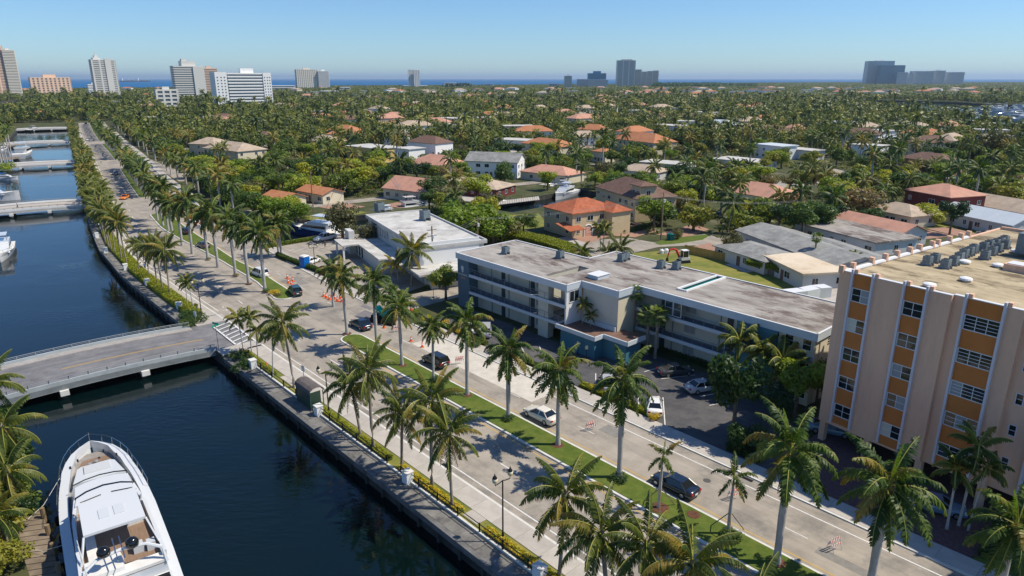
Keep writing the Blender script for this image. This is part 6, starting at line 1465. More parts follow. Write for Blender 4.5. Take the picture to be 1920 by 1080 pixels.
# ================================================================== boats
def hull_rings(L, W, sheer, bow, n=14, keel=-.5, full=.55):
    out = []
    for i in range(n+1):
        t_ = i/n; x = L*t_; w = W/2*(math.sin(min(1, t_/full)*math.pi/2)**.72) if t_ < full else W/2*(1-.06*(t_-full)/(1-full)); w = max(w, .03)
        zs_ = sheer+(bow-sheer)*(1-t_)**2; kx = keel*min(1, t_*4)
        fl = .55+.35*min(1, t_*1.6)
        out.append([(-x, -w, zs_), (-x, -w*(fl+.08), .5*zs_+.1), (-x, -w*fl*.9, 0), (-x, 0, kx), (-x, w*fl*.9, 0), (-x, w*(fl+.08), .5*zs_+.1), (-x, w, zs_)])
    return out
def motor_yacht(p, L, W, rz, label, hullm='gelcoat', deck=1.3, cab=True, tower_=False, cover=None, group=None, cat='boat'):
    t = thing('motor_boat', label, cat, (p[0], p[1], WZ), rz, group)   # +x is the bow
    rg = hull_rings(L, W, deck, deck*1.45); b_ = MB(); b_.loft([[(x+L/2, y, z) for x, y, z in r] for r in rg], closed=False, caps=False)
    b_.add([(x+L/2, y, z) for x, y, z in rg[-1]], [tuple(range(7))]); b_.build('hull', MATS[hullm], t, smooth=False)
    b_ = MB(); dk = [(r[0][0]+L/2, r[0][1]*.97, r[0][2]-.06) for r in rg]; dk2 = [(r[6][0]+L/2, r[6][1]*.97, r[6][2]-.06) for r in rg]
    for i in range(len(dk)-1): b_.quad(dk[i], dk2[i], dk2[i+1], dk[i+1])
    b_.build('deck', MATS['offwhite'], t)
    if cab:
        b_ = MB(); w = W*.36
        def trap(x0, x1, xt0, xt1, w0, w1, z0, z1, m_=0): b_.add([(x0, -w0, z0), (x0, w0, z0), (x1, w0, z0), (x1, -w0, z0), (xt0, -w1, z1), (xt0, w1, z1), (xt1, w1, z1), (xt1, -w1, z1)], [(0, 1, 5, 4), (1, 2, 6, 5), (2, 3, 7, 6), (3, 0, 4, 7), (4, 5, 6, 7)], m_)
        trap(L*.28, -L*.22, L*.16, -L*.22, w, w*.95, deck*.95, deck+L*.09); b_.build('cabin', MATS['gelcoat'], t)
        b_ = MB(); trap(L*.225, -L*.20, L*.175, -L*.20, w*1.01, w*.985, deck+L*.035, deck+L*.07); b_.build('cabin_window', MATS['carglass'], t)
        b_ = MB(); trap(L*.12, -L*.26, L*.10, -L*.26, w*.95, w*.95, deck+L*.09, deck+L*.115); b_.build('flybridge', MATS['gelcoat'], t)
        b_ = MB(); b_.bx(-L*.20, L*.04, -w*.8, w*.8, deck+L*.19, deck+L*.20); b_.build('hardtop', MATS['gelcoat'] if cover is None else MATS[cover], t)
        for sx in (-L*.19, L*.03):
            for sy in (-1, 1): b_ = MB(); b_.tube([(sx, sy*w*.75, deck+L*.11), (sx, sy*w*.72, deck+L*.19)], .06, 5); b_.build('hardtop_post', MATS['chrome'], t)
    b_ = MB(); rl = [(r[0][0]+L/2, r[0][1]*.93, r[0][2]+.6) for r in rg[1:8]]; rr2 = [(r[6][0]+L/2, r[6][1]*.93, r[6][2]+.6) for r in rg[1:8]]
    b_.tube(rl[::-1]+rr2, .035, 4)
    for q_ in rl[::2]+rr2[::2]: b_.tube([q_, (q_[0], q_[1], q_[2]-.62)], .025, 4)
    b_.build('bow_rail', MATS['chrome'], t)
    if tower_:
        for sy in (-1, 1): b_ = MB(); b_.tube([(-L*.1, sy*W*.3, deck+L*.1), (-L*.45, sy*W*.42, deck+L*.62)], .05, 4); b_.build('outrigger', MATS['chrome'], t)
    return t
mat('bluehull', (.012, .035, .14), rough=.25, spec=.5)
CD = lambda u, v: road_dir(s_of(u, v)); 
def cang(u, v): d = CD(u, v); return math.atan2(d.y, d.x)
motor_yacht(at(4, 470, WZ+1), 17, 5, cang(100, 470)+R(-4), 'white motor boat with a green tender moored beyond the near bridge', deck=1.4)
p = at(8, 462, WZ+1.6); t = thing('dinghy', 'small green dinghy lying on the bow of the moored boat', 'dinghy', (p.x+.6, p.y-2.5, .45), cang(100, 470)+R(30)); q = MB(); q.lathe((0, 0, 0), [(.3, 0), (1.0, .15), (.9, .35), (.5, .3)], 12); o = q.build('hull', MATS['teal_mach'], t); o.scale = (1.3, .7, 1)
motor_yacht(at(45, 290, WZ+1), 26, 7.5, cang(130, 290)+R(170), 'large white motor yacht moored beyond the second bridge, stern to the camera', deck=2.4)
motor_yacht(at(-22, 372, WZ+1), 18, 5.5, cang(150, 372)+R(80), 'white yacht bow entering from the left edge between two bridges', deck=2.2)
motor_yacht(at(10, 334, WZ+.8), 9, 3.2, cang(150, 340)+R(75), 'small white boat with dark blue awning near the third bridge', deck=1.1, cover='blue_sign')
motor_yacht(at(2, 282, WZ+1), 15, 4.5, cang(130, 290)+R(160), 'white boat behind the docks at the left edge', deck=1.6); motor_yacht(at(63, 244, WZ+1), 14, 4.5, cang(130, 245)+R(150), 'dark hulled boat moored before the farthest bridge', 'black', deck=1.6)
motor_yacht(at(598, 436, WZ+1), 19, 5.4, ang((640, 440), (566, 431)), 'blue hulled sport fishing boat with white cabin by the pickup', 'bluehull', deck=1.9, tower_=True)
motor_yacht(at(775, 389, WZ+1), 15, 4.5, ang((740, 392), (815, 385)), 'white boat with rod outriggers behind the white office', deck=1.6, tower_=True); motor_yacht(at(720, 398, WZ+1), 10, 3.4, ang((740, 396), (700, 400)), 'small white boat with pale blue canopy left of the outrigger boat', deck=1.1, cover='hotelband')
motor_yacht(at(1060, 364, WZ+1), 16, 5, ang((1085, 358), (1045, 372)), 'white cabin cruiser moored beyond the red tile villa', deck=1.8); motor_yacht(at(962, 377, WZ+1), 14, 3.6, ang((985, 372), (940, 382)), 'open white boat on the small canal left of the villa', deck=1.1, cab=False)
motor_yacht(at(1052, 352, WZ+1), 12, 4, ang((1085, 352), (1045, 352)), 'second white cruiser tucked behind the first beyond the villa', deck=1.4)
for i, (u, v, L_) in enumerate([(1855, 202, 24), (1872, 203, 26), (1885, 200, 22), (1900, 205, 28), (1912, 201, 26), (1925, 207, 26), (1870, 212, 22), (1888, 216, 24), (1905, 213, 26), (1920, 220, 24), (1850, 218, 18), (1838, 208, 20), (1895, 225, 18), (1780, 208, 16), (1800, 211, 18), (1765, 205, 16), (1822, 214, 18), (1575, 190, 26), (1560, 189, 22), (1640, 195, 18)]):
    motor_yacht(at(u, v, WZ+1), L_, L_*.25, R(5+23*i), 'white motor yacht in the crowded lagoon marina at the upper right', deck=2, group='yachts in the lagoon marina')
for u, v, D, L_, lb in [(240, 152, 9000, 190, 'hazy white tanker ship on the sea horizon'), (268, 152, 9400, 170, 'hazy red and white freighter following the tanker')]:
    x = (u-960)/FPX*D*_c; t = thing('cargo_ship', lb, 'ship', (x, D, WZ), R(5)); b_ = MB(); b_.add([(-L_/2, -12, 0), (L_/2*.92, -12, 0), (L_/2*.92, 12, 0), (-L_/2, 12, 0), (-L_/2, -13, 12), (L_/2, -13, 15), (L_/2, 13, 15), (-L_/2, 13, 12)], [(0, 1, 5, 4), (1, 2, 6, 5), (2, 3, 7, 6), (3, 0, 4, 7), (4, 5, 6, 7)]); b_.build('hull', MATS['redwall'], t)
    b_ = MB(); b_.bx(-L_*.48, -L_*.36, -9, 9, 12, 38); b_.bx(-L_*.4, -L_*.38, -2, 2, 38, 50); b_.build('bridge_house', MATS['farwhite'], t); b_ = MB(); b_.bx(-L_*.3, L_*.4, -9, 9, 13, 20); b_.build('deck_cargo', MATS['farwhite'], t)
    for k in range(3): b_ = MB(); b_.cyl((L_*(-.15+.2*k), 0, 20), 1.2, 20, 6); b_.build('mast', MATS['farwhite'], t)
# left bank docks
def dock(L, label, z=.1, w=None, pm='dock'):
    P_ = [at(u, v, z) for u, v in L]; t = thing('dock', label, 'dock'); a_, b2, wd = P_[0], P_[1], (P_[2]-P_[1]); d = b2-a_; n_ = max(2, int(d.length/.9)); 
    for i in range(n_):
        c0 = a_+d*(i+.06)/n_; c1 = a_+d*(i+.94)/n_; q = MB(); q.prism([c0, c1, c1+wd, c0+wd], z-.12, z); q.build('plank', MATS[pm], t)
    for i in range(4): q = MB(); c0 = a_+d*(i+.5)/4; q.cyl((c0.x, c0.y, -3.5), .2, 3.5+z+1.0, 8); q.build('pile', MATS['wood'], t)
    return t
dock([(78, 955), (118, 1095), (25, 1110)], 'brown timber dock with piles beside the big yacht at bottom left', -.3)
dock([(0, 296), (36, 290), (38, 296)], 'narrow dock beside the large white yacht', -.2); dock([(0, 272), (40, 268), (42, 272)], 'narrow dock under the left bank palms', -.2); dock([(925, 378), (1010, 368), (1012, 374)], 'pale dock on the small canal', .1, pm='sidewalk')
# ================================================================== the big yacht at bottom left
YA = R(-54); yt = thing('motor_yacht', 'big white motor yacht with hardtop, two black domes and teak flybridge at bottom left', 'yacht', (-43.6, 62.8, 0), YA)
# local: +x runs from bow to stern, z = 0 is quay level, water at WZ
ST = [(-.7, .12), (.1, 1.05), (1.1, 1.85), (2.5, 2.45), (4.1, 2.88), (5.6, 3.05), (7.2, 3.28), (9, 3.45), (11, 3.58), (14, 3.68), (18, 3.68), (22, 3.68), (26, 3.62), (30, 3.5)]
def shz(x): return 1.3+.5*max(0, 1-x/12)**2
def yring(x, w, dz=0): z = shz(x); f = .45+.27*min(1, (x+.7)/9); return [(x, -w, z), (x+.25*(1-f), -w*(f+.25*(1-f)), z*.2-.5), (x+1.2*(1-f), -w*f*.92, WZ), (x+1.4*(1-f), 0, WZ-.8), (x+1.2*(1-f), w*f*.92, WZ), (x+.25*(1-f), w*(f+.25*(1-f)), z*.2-.5), (x, w, z)]
b = MB(); b.loft([yring(x, w) for x, w in ST], closed=False, caps=False); b.build('hull', MATS['gelcoat'], yt, smooth=True)
b = MB()   # bulwark top, a rounded band round the bow
for sg in (-1, 1):
    for i in range(len(ST)-1):
        (x0, w0), (x1, w1) = ST[i], ST[i+1]; iw = lambda x, w: max(0, w-(.75 if x > 2 else .45)*min(1, (x+1.2)/2)); z0, z1 = shz(x0)+.01, shz(x1)+.01
        b.quad((x0, sg*w0, z0), (x1, sg*w1, z1), (x1, sg*iw(x1, w1), z1+.02), (x0, sg*iw(x0, w0), z0+.02)) if sg < 0 else b.quad((x0, sg*iw(x0, w0), z0+.02), (x1, sg*iw(x1, w1), z1+.02), (x1, sg*w1, z1), (x0, sg*w0, z0))
        b.quad((x0, sg*iw(x0, w0), z0+.02), (x1, sg*iw(x1, w1), z1+.02), (x1, sg*iw(x1, w1), z1-.75), (x0, sg*iw(x0, w0), z0-.75))
b.build('bulwark', MATS['gelcoat'], yt)
b = MB()
for i in range(1, len(ST)-1):
    (x0, w0), (x1, w1) = ST[i], ST[i+1]; b.quad((x0, -(w0-.5), .85), (x0, w0-.5, .85), (x1, w1-.5, .85), (x1, -(w1-.5), .85))
b.build('side_deck', mat('side_deck', (.24, .22, .20), (.30, .28, .25), 2), yt)
b = MB(); b.prism([(1.5, -1.0), (1.5, 1.0), (3.9, 1.9), (3.9, -1.9)], .86, .90); b.build('teak_foredeck', MATS['teak'], yt)
def ytrap(name, pts0, pts1, z0, z1, m_, smooth=False):
    q = MB(); n_ = len(pts0); q.add([(x, y, z0) for x, y in pts0]+[(x, y, z1) for x, y in pts1], [(i, (i+1) % n_, n_+(i+1) % n_, n_+i) for i in range(n_)]+[tuple(range(n_, 2*n_))]); return q.build(name, m_, yt)
def sym(L_): return [(x, y) for x, y in L_]+[(x, -y) for x, y in L_[::-1]]
ytrap('foredeck_lounge', sym([(3.9, -1.4), (4.2, -1.75), (7.3, -2.3)]), sym([(4.15, -1.25), (4.5, -1.6), (7.3, -2.15)]), .88, 1.65, MATS['gelcoat_grey'])
ytrap('sun_pad', sym([(4.4, -1.1), (6.0, -1.15)]), sym([(4.45, -1.05), (5.95, -1.1)]), 1.65, 1.78, MATS['cushion'])
ytrap('coachroof', sym([(6.7, -.2), (7.2, -1.5), (7.9, -2.55), (12.6, -2.75)]), sym([(8.7, -.2), (8.95, -1.4), (9.3, -2.2), (12.8, -2.35)]), .88, 2.35, MATS['gelcoat'])
ytrap('coachroof_top', sym([(8.7, -.2), (8.95, -1.4), (9.3, -2.2), (13.2, -2.4)]), sym([(8.9, -.2), (9.1, -1.3), (9.5, -2.05), (13.0, -2.3)]), 2.35, 2.45, MATS['gelcoat'])
q = MB(); q.tube([(8.9, -2.2, 2.42), (8.35, -1.2, 2.38), (8.1, 0, 2.36), (8.35, 1.2, 2.38), (8.9, 2.2, 2.42)], .06, 5); q.build('roof_seam', MATS['black'], yt)
ytrap('superstructure', sym([(12.0, -2.5), (26, -2.9)]), sym([(13.2, -2.35), (26, -2.7)]), .88, 3.0, MATS['gelcoat'])
ytrap('windscreen', sym([(12.2, -.05), (12.6, -1.4), (13.3, -2.28)]), sym([(12.7, -.05), (13.05, -1.35), (13.7, -2.2)]), 2.46, 3.75, MATS['carglass'])
ytrap('flybridge_front', sym([(12.75, -.05), (13.1, -1.35), (13.75, -2.25), (15.3, -2.5)]), sym([(13.3, -.05), (13.6, -1.25), (14.2, -2.1), (15.4, -2.3)]), 2.9, 3.9, MATS['gelcoat'])
q = MB(); q.prism(sym([(14, -2.45), (26, -2.65)]), 3.0, 3.06); q.build('flybridge_floor', MATS['teak'], yt)
for sg in (-1, 1):
    q = MB(); P_ = [(14.0, sg*2.3), (17.5, sg*2.7), (25.5, sg*2.85), (25.5, sg*2.6), (17.5, sg*2.45), (14.2, sg*2.05)]; q.prism(P_, 2.9, 3.75); q.build('coaming', MATS['gelcoat'], yt)
    q = MB(); q.tube([(16.2, sg*2.5, 3.7), (18.0, sg*2.35, 4.5), (19.5, sg*2.2, 5.05)], .07, 5); q.build('hardtop_strut', MATS['gelcoat'], yt)
    q = MB(); q.tube([(24.0, sg*2.6, 3.7), (23.3, sg*2.3, 4.6), (22.4, sg*2.1, 5.1)], .08, 5); q.build('hardtop_strut', MATS['gelcoat'], yt)
q = MB(); q.prism(sym([(17.15, -.1), (17.3, -1.2), (17.75, -2.05), (22.5, -2.1)]), 5.08, 5.28); q.build('hardtop', MATS['gelcoat'], yt)
for sy in (-.5, .55): q = MB(); q.box((20.2, sy, 5.30), (1.4, .75, .05)); q.build('hatch', MATS['gelcoat_grey'], yt)
for sy in (-1.25, 1.25): q = MB(); q.tube([(17.25 if abs(sy) < 1.3 else 17, sy*.3, 5.34), (17.6, sy*1.5, 5.34)], .04, 4); q.build('roof_edge_trim', MATS['black'], yt)
for n_, (x, y, sx_, sy_, h_, m_) in [('dinette_table', (23.4, -1.5, 1.5, 1.3, .5, 'offwhite')), ('helm_seat', (20.4+3, 1.2, .7, .75, .7, 'cushion')), ('helm_seat', (20.4+3.2, 2.05, .7, .65, .7, 'cushion')), ('bar', (24.6, -1.2, 2.2, 2.6, .6, 'offwhite'))]:
    q = MB(); q.box((x, y, 3.06+h_/2), (sx_, sy_, h_), taper=.9); q.build(n_, MATS[m_], yt)
q = MB(); q.tube([(26.0, -2.75, 3.1), (25.7, -2.5, 4.3), (25.3, -1.6, 4.7), (25.1, 0, 4.8), (25.3, 1.6, 4.7), (25.7, 2.5, 4.3), (26.0, 2.75, 3.1)], [.16, .14, .12, .12, .12, .14, .16], 6); q.build('radar_arch', MATS['gelcoat'], yt)
for sy in (-1.1, .75): q = MB(); q.lathe((25.2, sy, 4.75), [(.3, 0), (.44, .12), (.46, .42), (.34, .68), (.1, .8)], 14); q.build('dome', MATS['blackgloss'], yt, smooth=True)
for sy in (-.35, .1): q = MB(); q.tube([(26.4, sy, 4.8), (23.6, sy-.05, 5.0)], .045, 5); q.build('mast_rail', MATS['chrome'], yt)
q = MB(); q.prism(sym([(26, -2.9), (29.5, -2.8)]), 1.0, 2.2); q.build('aft_deckhouse', MATS['gelcoat'], yt)
q = MB(); q.prism(sym([(24.9, -2.5), (26.0, -2.6)]), 3.07, 3.3); q.build('aft_bench', MATS['offwhite'], yt)
q = MB(); q.box((27.0, 1.9, 2.35), (.9, 1.6, .3)); q.build('sunshade', MATS['black'], yt); q = MB(); q.box((27.3, -.6, 2.32), (1.0, 2.2, .2)); q.build('aft_seat', MATS['hotelband'], yt)
for sg in (-1, 1): q = MB(); q.bx(19.2, 24.0, sg*1.75-.35, sg*1.75+.35, 3.06, 3.5) if sg < 0 else q.bx(17.4, 19.6, sg*1.5-.6, sg*1.5+.6, 3.06, 3.6); q.build('settee', MATS['offwhite'], yt)
for x_ in (26.4, 25.6): q = MB(); q.tube([(x_, -2.3, 3.6), (x_-.3, -2.5, 6.8)], .025, 4); q.build('antenna', MATS['white'], yt)
for p0_, p1_ in [((4.2, -2.9, 1.4), (9.0, -6.5, .1)), ((16, -3.6, 1.1), (12.5, -6.6, .1))]:
    q = MB(); q.tube([p0_, ((p0_[0]+p1_[0])/2, (p0_[1]+p1_[1])/2, .1), p1_], .018, 4); q.build('mooring_line', MATS['white'], yt)
for x_ in (10.5, 12.6, 14.7, 16.8):
    for sg in (-1, 1): q = MB(); q.box((x_, sg*3.44, .35), (.9, .12, .22)); q.build('portlight', MATS['carglass'], yt)
rl = [(x-.12, w+.02, shz(x)+.72) for x, w in ST[:9]]
q = MB(); q.tube([(x, -y, z) for x, y, z in rl[::-1]]+rl, .03, 5); q.build('bow_rail', MATS['chrome'], yt)
for i, (x, y, z) in enumerate(rl[1:]):
    for sg in (-1, 1): q = MB(); q.tube([(x, sg*y, z), (x+.1, sg*(y-.05), z-.72)], .022, 4); q.build('stanchion', MATS['chrome'], yt)
for x, y in [(2.0, .9), (3.4, 1.9), (3.6, -2.1), (2.6, -1.4)]: q = MB(); q.box((x, y, shz(x)+.05), (.45, .16, .1)); q.build('cleat', MATS['black'], yt)
q = MB(); q.tube([(-.9, 0, 1.2), (-.6, 0, 2.9)], .03, 5); q.build('bow_staff', MATS['chrome'], yt); q = MB(); q.lathe((2.7, .1, .9), [(.2, 0), (.22, .25), (.12, .32)], 10); q.build('windlass', MATS['chromegrey'], yt); q = MB(); q.lathe((2.9, -.5, .9), [(.18, 0), (.2, .25), (.1, .3)], 10); q.build('windlass', MATS['chromegrey'], yt)
for x in (9, 13.5, 18): q = MB(); q.lathe((x, -3.85, -1.1), [(.05, 0), (.2, .15), (.2, .9), (.05, 1.05)], 8); q.build('fender', MATS['black'], yt)
# ================================================================== palms and trees placed where the photo shows them
def hfrom(g_, v):
    lo, hi = .5, 30
    for _ in range(30):
        m_ = (lo+hi)/2
        if proj((g_.x, g_.y, m_))[1] > v: lo = m_
        else: hi = m_
    return lo
def pal(kind, b_, cv, label, size=1.0, group=None, **k):
    """b_: picture point of the trunk's foot, cv: picture height of the crown's heart"""
    g_ = at(*b_); return palm(kind, g_, hfrom(g_, cv), label, group, size, **k)
def palc(kind, c_, h, label, size=1.0, **k):
    g_ = at(c_[0], c_[1], h); return palm(kind, g_, h, label, None, size, **k)
ML = ['nearest the bottom right on the grass median, trunk fully in view', 'standing right of the cream sedan on the median', 'standing just left of the cream sedan', 'fourth up the median with a low bushy ring at its foot', 'beside the bald shaded lane halfway up the median', 'small crowned one in front of the black sport utility car', 'third from the far tip of the near median', 'second from the far tip of the near median with a planted ring', 'at the far tip of the near median beside the dark blue sedan']
for (b_, cv, sz), lb in zip([((1455, 1058), 838, 1.12), ((1161, 897), 705, 1.02), ((1046, 836), 690, .95), ((953, 786), 650, .95), ((876, 742), 598, .92), ((813, 714), 607, .62), ((754, 686), 570, .82), ((707, 656), 525, .9), ((651, 627), 512, .88)], ML):
    pal('royal', b_, cv, 'tall royal palm '+lb, sz, dry=sz > .9)
palc('royal', (1668, 900), 9.6, 'large royal palm before the house number with its trunk leaning out of the bottom edge', 1.15)
palc('royal', (1905, 975), 8.4, 'royal palm crown cut by the right edge at the bottom', 1.0)
pal('royal', (1234, 955), 852, 'young slim palm held by stakes left of the black sedan', .52, dry=False, nf=8); pal('royal', (1364, 1003), 893, 'young palm leaning over a planted ring with white stakes', .55, dry=False, nf=8)
for (u, v), k in (((1236, 955), 3), ((1365, 1003), 3)):
    g_ = at(u, v); t = thing('tree_stakes', 'slanting timber props round the young palm %s' % ('left of the black sedan' if u < 1300 else 'over the planted ring'), 'stakes', (g_.x, g_.y, .18))
    for i in range(3): a = i*2.1+.3; q = MB(); q.tube([(1.6*math.cos(a), 1.6*math.sin(a), 0), (.12*math.cos(a), .12*math.sin(a), 2.0)], .045, 5); q.build('prop', MATS['wood'], t)
# far median: royal palms in line
FM = [(497, 547, 432), (467, 532, 420), (442, 517, 408), (409, 501, 392), (390, 486, 398), (361, 476, 372), (342, 460, 380), (325, 447, 375), (316, 434, 350), (306, 424, 345), (296, 414, 345)]
FL = ['beside the yellow flowers at the end of the far median', 'next to the white minivan', 'with a planted ring behind the white minivan', 'fourth from the junction on the far median', 'with leaning trunk before the grey sedan', 'left of the grey sedan on the far median', 'beside the black car on the far median', 'in the dense row left of the black car', 'in the dense row by the junction, third from its tip', 'in the dense row by the junction, second from its tip', 'at the junction tip of the far median']
for (u, v, cv), lb in zip(FM, FL): pal('royal', (u, v), cv, 'royal palm '+lb, 1.12 if v > 430 else 1.05, dry=True)
n_i = 0
for (a, c_) in meds[2:]:
    s = a-1
    while s > c_:
        p = rd(s, (MEDL(s)+MEDR(s))/2); midpalm('royal', p, 8.5+rng.uniform(-1, 1), 'royal palm in the close row on the distant part of the median', 'royal palms on the distant median', 1.1); s -= 4.6 if s > -300 else 7
# canal side: coconut palms
CL = [((552, 727), 598, 1.0, 'with a full round crown standing alone before the bus shelter'), ((677, 823), 712, .95, 'left of the pair whose crowns meet beside the shelter'), ((701, 845), 690, 1.0, 'right of the pair whose crowns meet beside the shelter'), ((754, 879), 765, .95, 'third from the bus shelter on the verge'), ((811, 918), 752, 1.0, 'fourth from the bus shelter with crossing crown'), ((849, 955), 810, .95, 'fifth from the bus shelter, crown over the near lane')]
for b_, cv, sz, lb in CL: pal('coco', b_, cv, 'coconut palm '+lb, sz)
for c_, h, sz, lb in [((1052, 930), 7.6, 1.05, 'coconut palm right of the nearest lamp with a wide drooping crown'), ((1145, 995), 7.2, 1.05, 'coconut palm crown at the bottom, second from the nearest lamp'), ((1212, 1012), 7.6, .95, 'coconut palm crown at the bottom, third from the nearest lamp'), ((1296, 1050), 7.8, 1.05, 'coconut palm crown at the bottom edge below the young leaning palm'), ((1400, 1130), 7, 1, 'crown tips of a coconut palm at the bottom edge under the nearest royal palm')]:
    palc('coco', c_, h, lb, sz)
for i, (u, v, cv, sz) in enumerate([(319, 557, 468, 1.0), (306, 547, 458, .95), (296, 538, 455, .85), (281, 526, 462, .8), (262, 516, 455, .7), (239, 498, 415, .9), (229, 490, 405, .9), (216, 478, 402, .85), (210, 472, 395, .85), (205, 466, 390, .85), (198, 458, 385, .85)]):
    g_ = at(u, v); palm('coco', g_, hfrom(g_, cv), 'coconut palm in the slender sidewalk row beyond the bridge, %s' % ['rightmost', 'second from its right end', 'third from its right end', 'before the walkers', 'above the walkers', 'first of the farther bunch', 'second of the farther bunch', 'third of the farther bunch', 'fourth of the farther bunch', 'fifth of the farther bunch', 'farthest'][i], None, sz)
s = -108
while s > -560:
    for n_ in ((WALL(s)+2.6,) if s < -300 else (WALL(s)+2.2, WALL(s)+4.2)):
        p = rd(s+rng.uniform(-1, 1), n_+rng.uniform(-.6, .6)); midpalm('coco', p, rng.uniform(5.0, 7.0), 'coconut palm in the dense green row between canal and far lanes', 'coconut palms along the far canal side', rng.uniform(.8, 1.0))
    s -= 4.2 if s > -300 else 7
s = -112
while s > -560:
    p = rd(s, 13.5+rng.uniform(-.5, 1.5)); midpalm('royal', p, rng.uniform(7, 10), 'royal palm on the right hand side of the far boulevard', 'royal palms right of the far boulevard', 1.1); s -= 15 if s > -300 else 22
for (u, v), cv, lb, sz in [((352, 576), 525, 'small feathery palm left of the lamp at the bridge corner', 1.1), ((364, 584), 530, 'small feathery palm touching the lamp at the bridge corner', 1.1), ((456, 656), 592, 'small feathery palm at left of the trio by the crosswalk', 1.2), ((472, 662), 590, 'small feathery palm in the middle of the trio by the crosswalk', 1.1), ((484, 672), 618, 'lowest small feathery palm of the trio by the crosswalk', 1.1), ((512, 706), 628, 'small feathery palm left of the full coconut palm', 1.15),
                              ((1775, 992), 880, 'slim multi palm left of the pair before the house number', 1.5), ((1797, 985), 835, 'slim tall palm right of the pair before the house number', 1.6), ((1815, 995), 870, 'slim third palm under the apartment overhang', 1.2)]:
    pal('small', (u, v), cv, lb, sz)
for u, v, cv, lb, sz, kd in [(1186, 650, 548, 'tall thin fan palm casting its shade on the motel stair tower', 1.0, 'sabal'), (1212, 665, 592, 'fan palm left of the pair before the motel gallery', 1.15, 'sabal'), (1228, 672, 590, 'fan palm right of the pair before the motel gallery', 1.15, 'sabal'), (1398, 715, 628, 'fan palm left of the group before the teal wall', 1.1, 'sabal')]:
    pal(kd, (u, v), cv, lb, sz)
for p_, h, kd, lb, sz in [(rs(49.3, 26.6), 7.0, 'small', 'bright feathery palm before the teal wall of the motel', 2.0), (rs(51.6, 26.4), 6.4, 'small', 'second feathery palm before the teal wall of the motel', 2.0), (rs(54.2, 26.8), 5.8, 'small', 'leafy clump palm at the right end of the motel', 2.2), (rs(55.6, 27.0), 4.5, 'small', 'lower clump palm at the right end of the motel', 2.0), (rs(25.0, 23.6), 6.4, 'small', 'small palm growing from the planted office roof at left', .95), (rs(26.7, 23.7), 5.2, 'small', 'shorter palm growing from the planted office roof at right', .8)]:
    t = palm(kd, p_, h, lb, None, sz)
for u, v, cv, lb, sz, kd, y in [(772, 537, 468, 'leaning green coconut palm in front of the white office', 1.25, 'coco', .2), (748, 533, 492, 'yellowing palm left of the leaning coconut palm', .9, 'coco', .8), (625, 575, 500, 'royal palm behind the orange cone cluster', .8, 'royal', 0), (742, 600, 548, 'royal palm with hanging brown fronds beside the paving machine', .85, 'royal', .1), (523, 480, 415, 'royal palm left of the pair at the car park hedge', .95, 'royal', 0), (528, 482, 420, 'royal palm right of the pair at the car park hedge', .95, 'royal', 0), (1126, 470, 425, 'slim palm pair before the pink paved drive, left', 1.6, 'small', 0), (1130, 472, 428, 'slim palm pair before the pink paved drive, right', 1.6, 'small', 0),
                           (1165, 490, 462, 'silvery bushy palm behind the motel corner', 1.0, 'coco', 0), (1142, 488, 470, 'low bushy palm behind the motel air conditioners', .8, 'coco', 0), (1092, 498, 470, 'bushy palm behind the motel roof gap', .8, 'coco', 0), (1525, 500, 445, 'small fan palm in front of the long grey bungalow', .9, 'sabal', 0), (1600, 512, 480, 'bright palm behind the apartment roof corner', 1.2, 'small', 0)]:
    pal(kd, (u, v), cv, lb, sz, yellow=y)
# left bank palms and shrubs at the bottom-left corner
for c_, h, lb, sz in [((-22, 712), 7, 'palm frond arching in from the left edge above the bridge', 1.05), ((-12, 800), 6, 'palm drooping at the left edge below the bridge', 1.0), ((20, 878), 5, 'feathery palm over the water at bottom left', .9), ((0, 960), 4, 'low palm above the timber dock', .8)]:
    palc('coco', c_, h, lb, sz)
for u, v, r_, h, k, lb in [(-8, 830, 2.2, 4.5, 'dark', 'dark bush at the left edge above the yacht bow'), (40, 985, 1.3, 3.0, 'dark', 'dark bush beside the timber dock at bottom left'), (12, 870, 2.0, 4.2, 'dark', 'dark leafy mass left of the yacht bow'), (22, 950, 1.8, 3.2, 'mid', 'dense green bush behind the timber dock at bottom left'), (8, 1010, 1.8, 3.0, 'mid', 'rounded green bush at the bottom left corner'), (30, 900, 1.6, 3.6, 'dark', 'dark bush at the head of the timber dock'), (5, 1070, 1.7, 3.2, 'mid', 'bush at the bottom left corner of the photo'), (-10, 900, 2, 4, 'mid', 'bush cut by the left edge below the bridge')]:
    tree(k, at(u, v), r_*1.35, h, lb, name='bush', cat='bush')
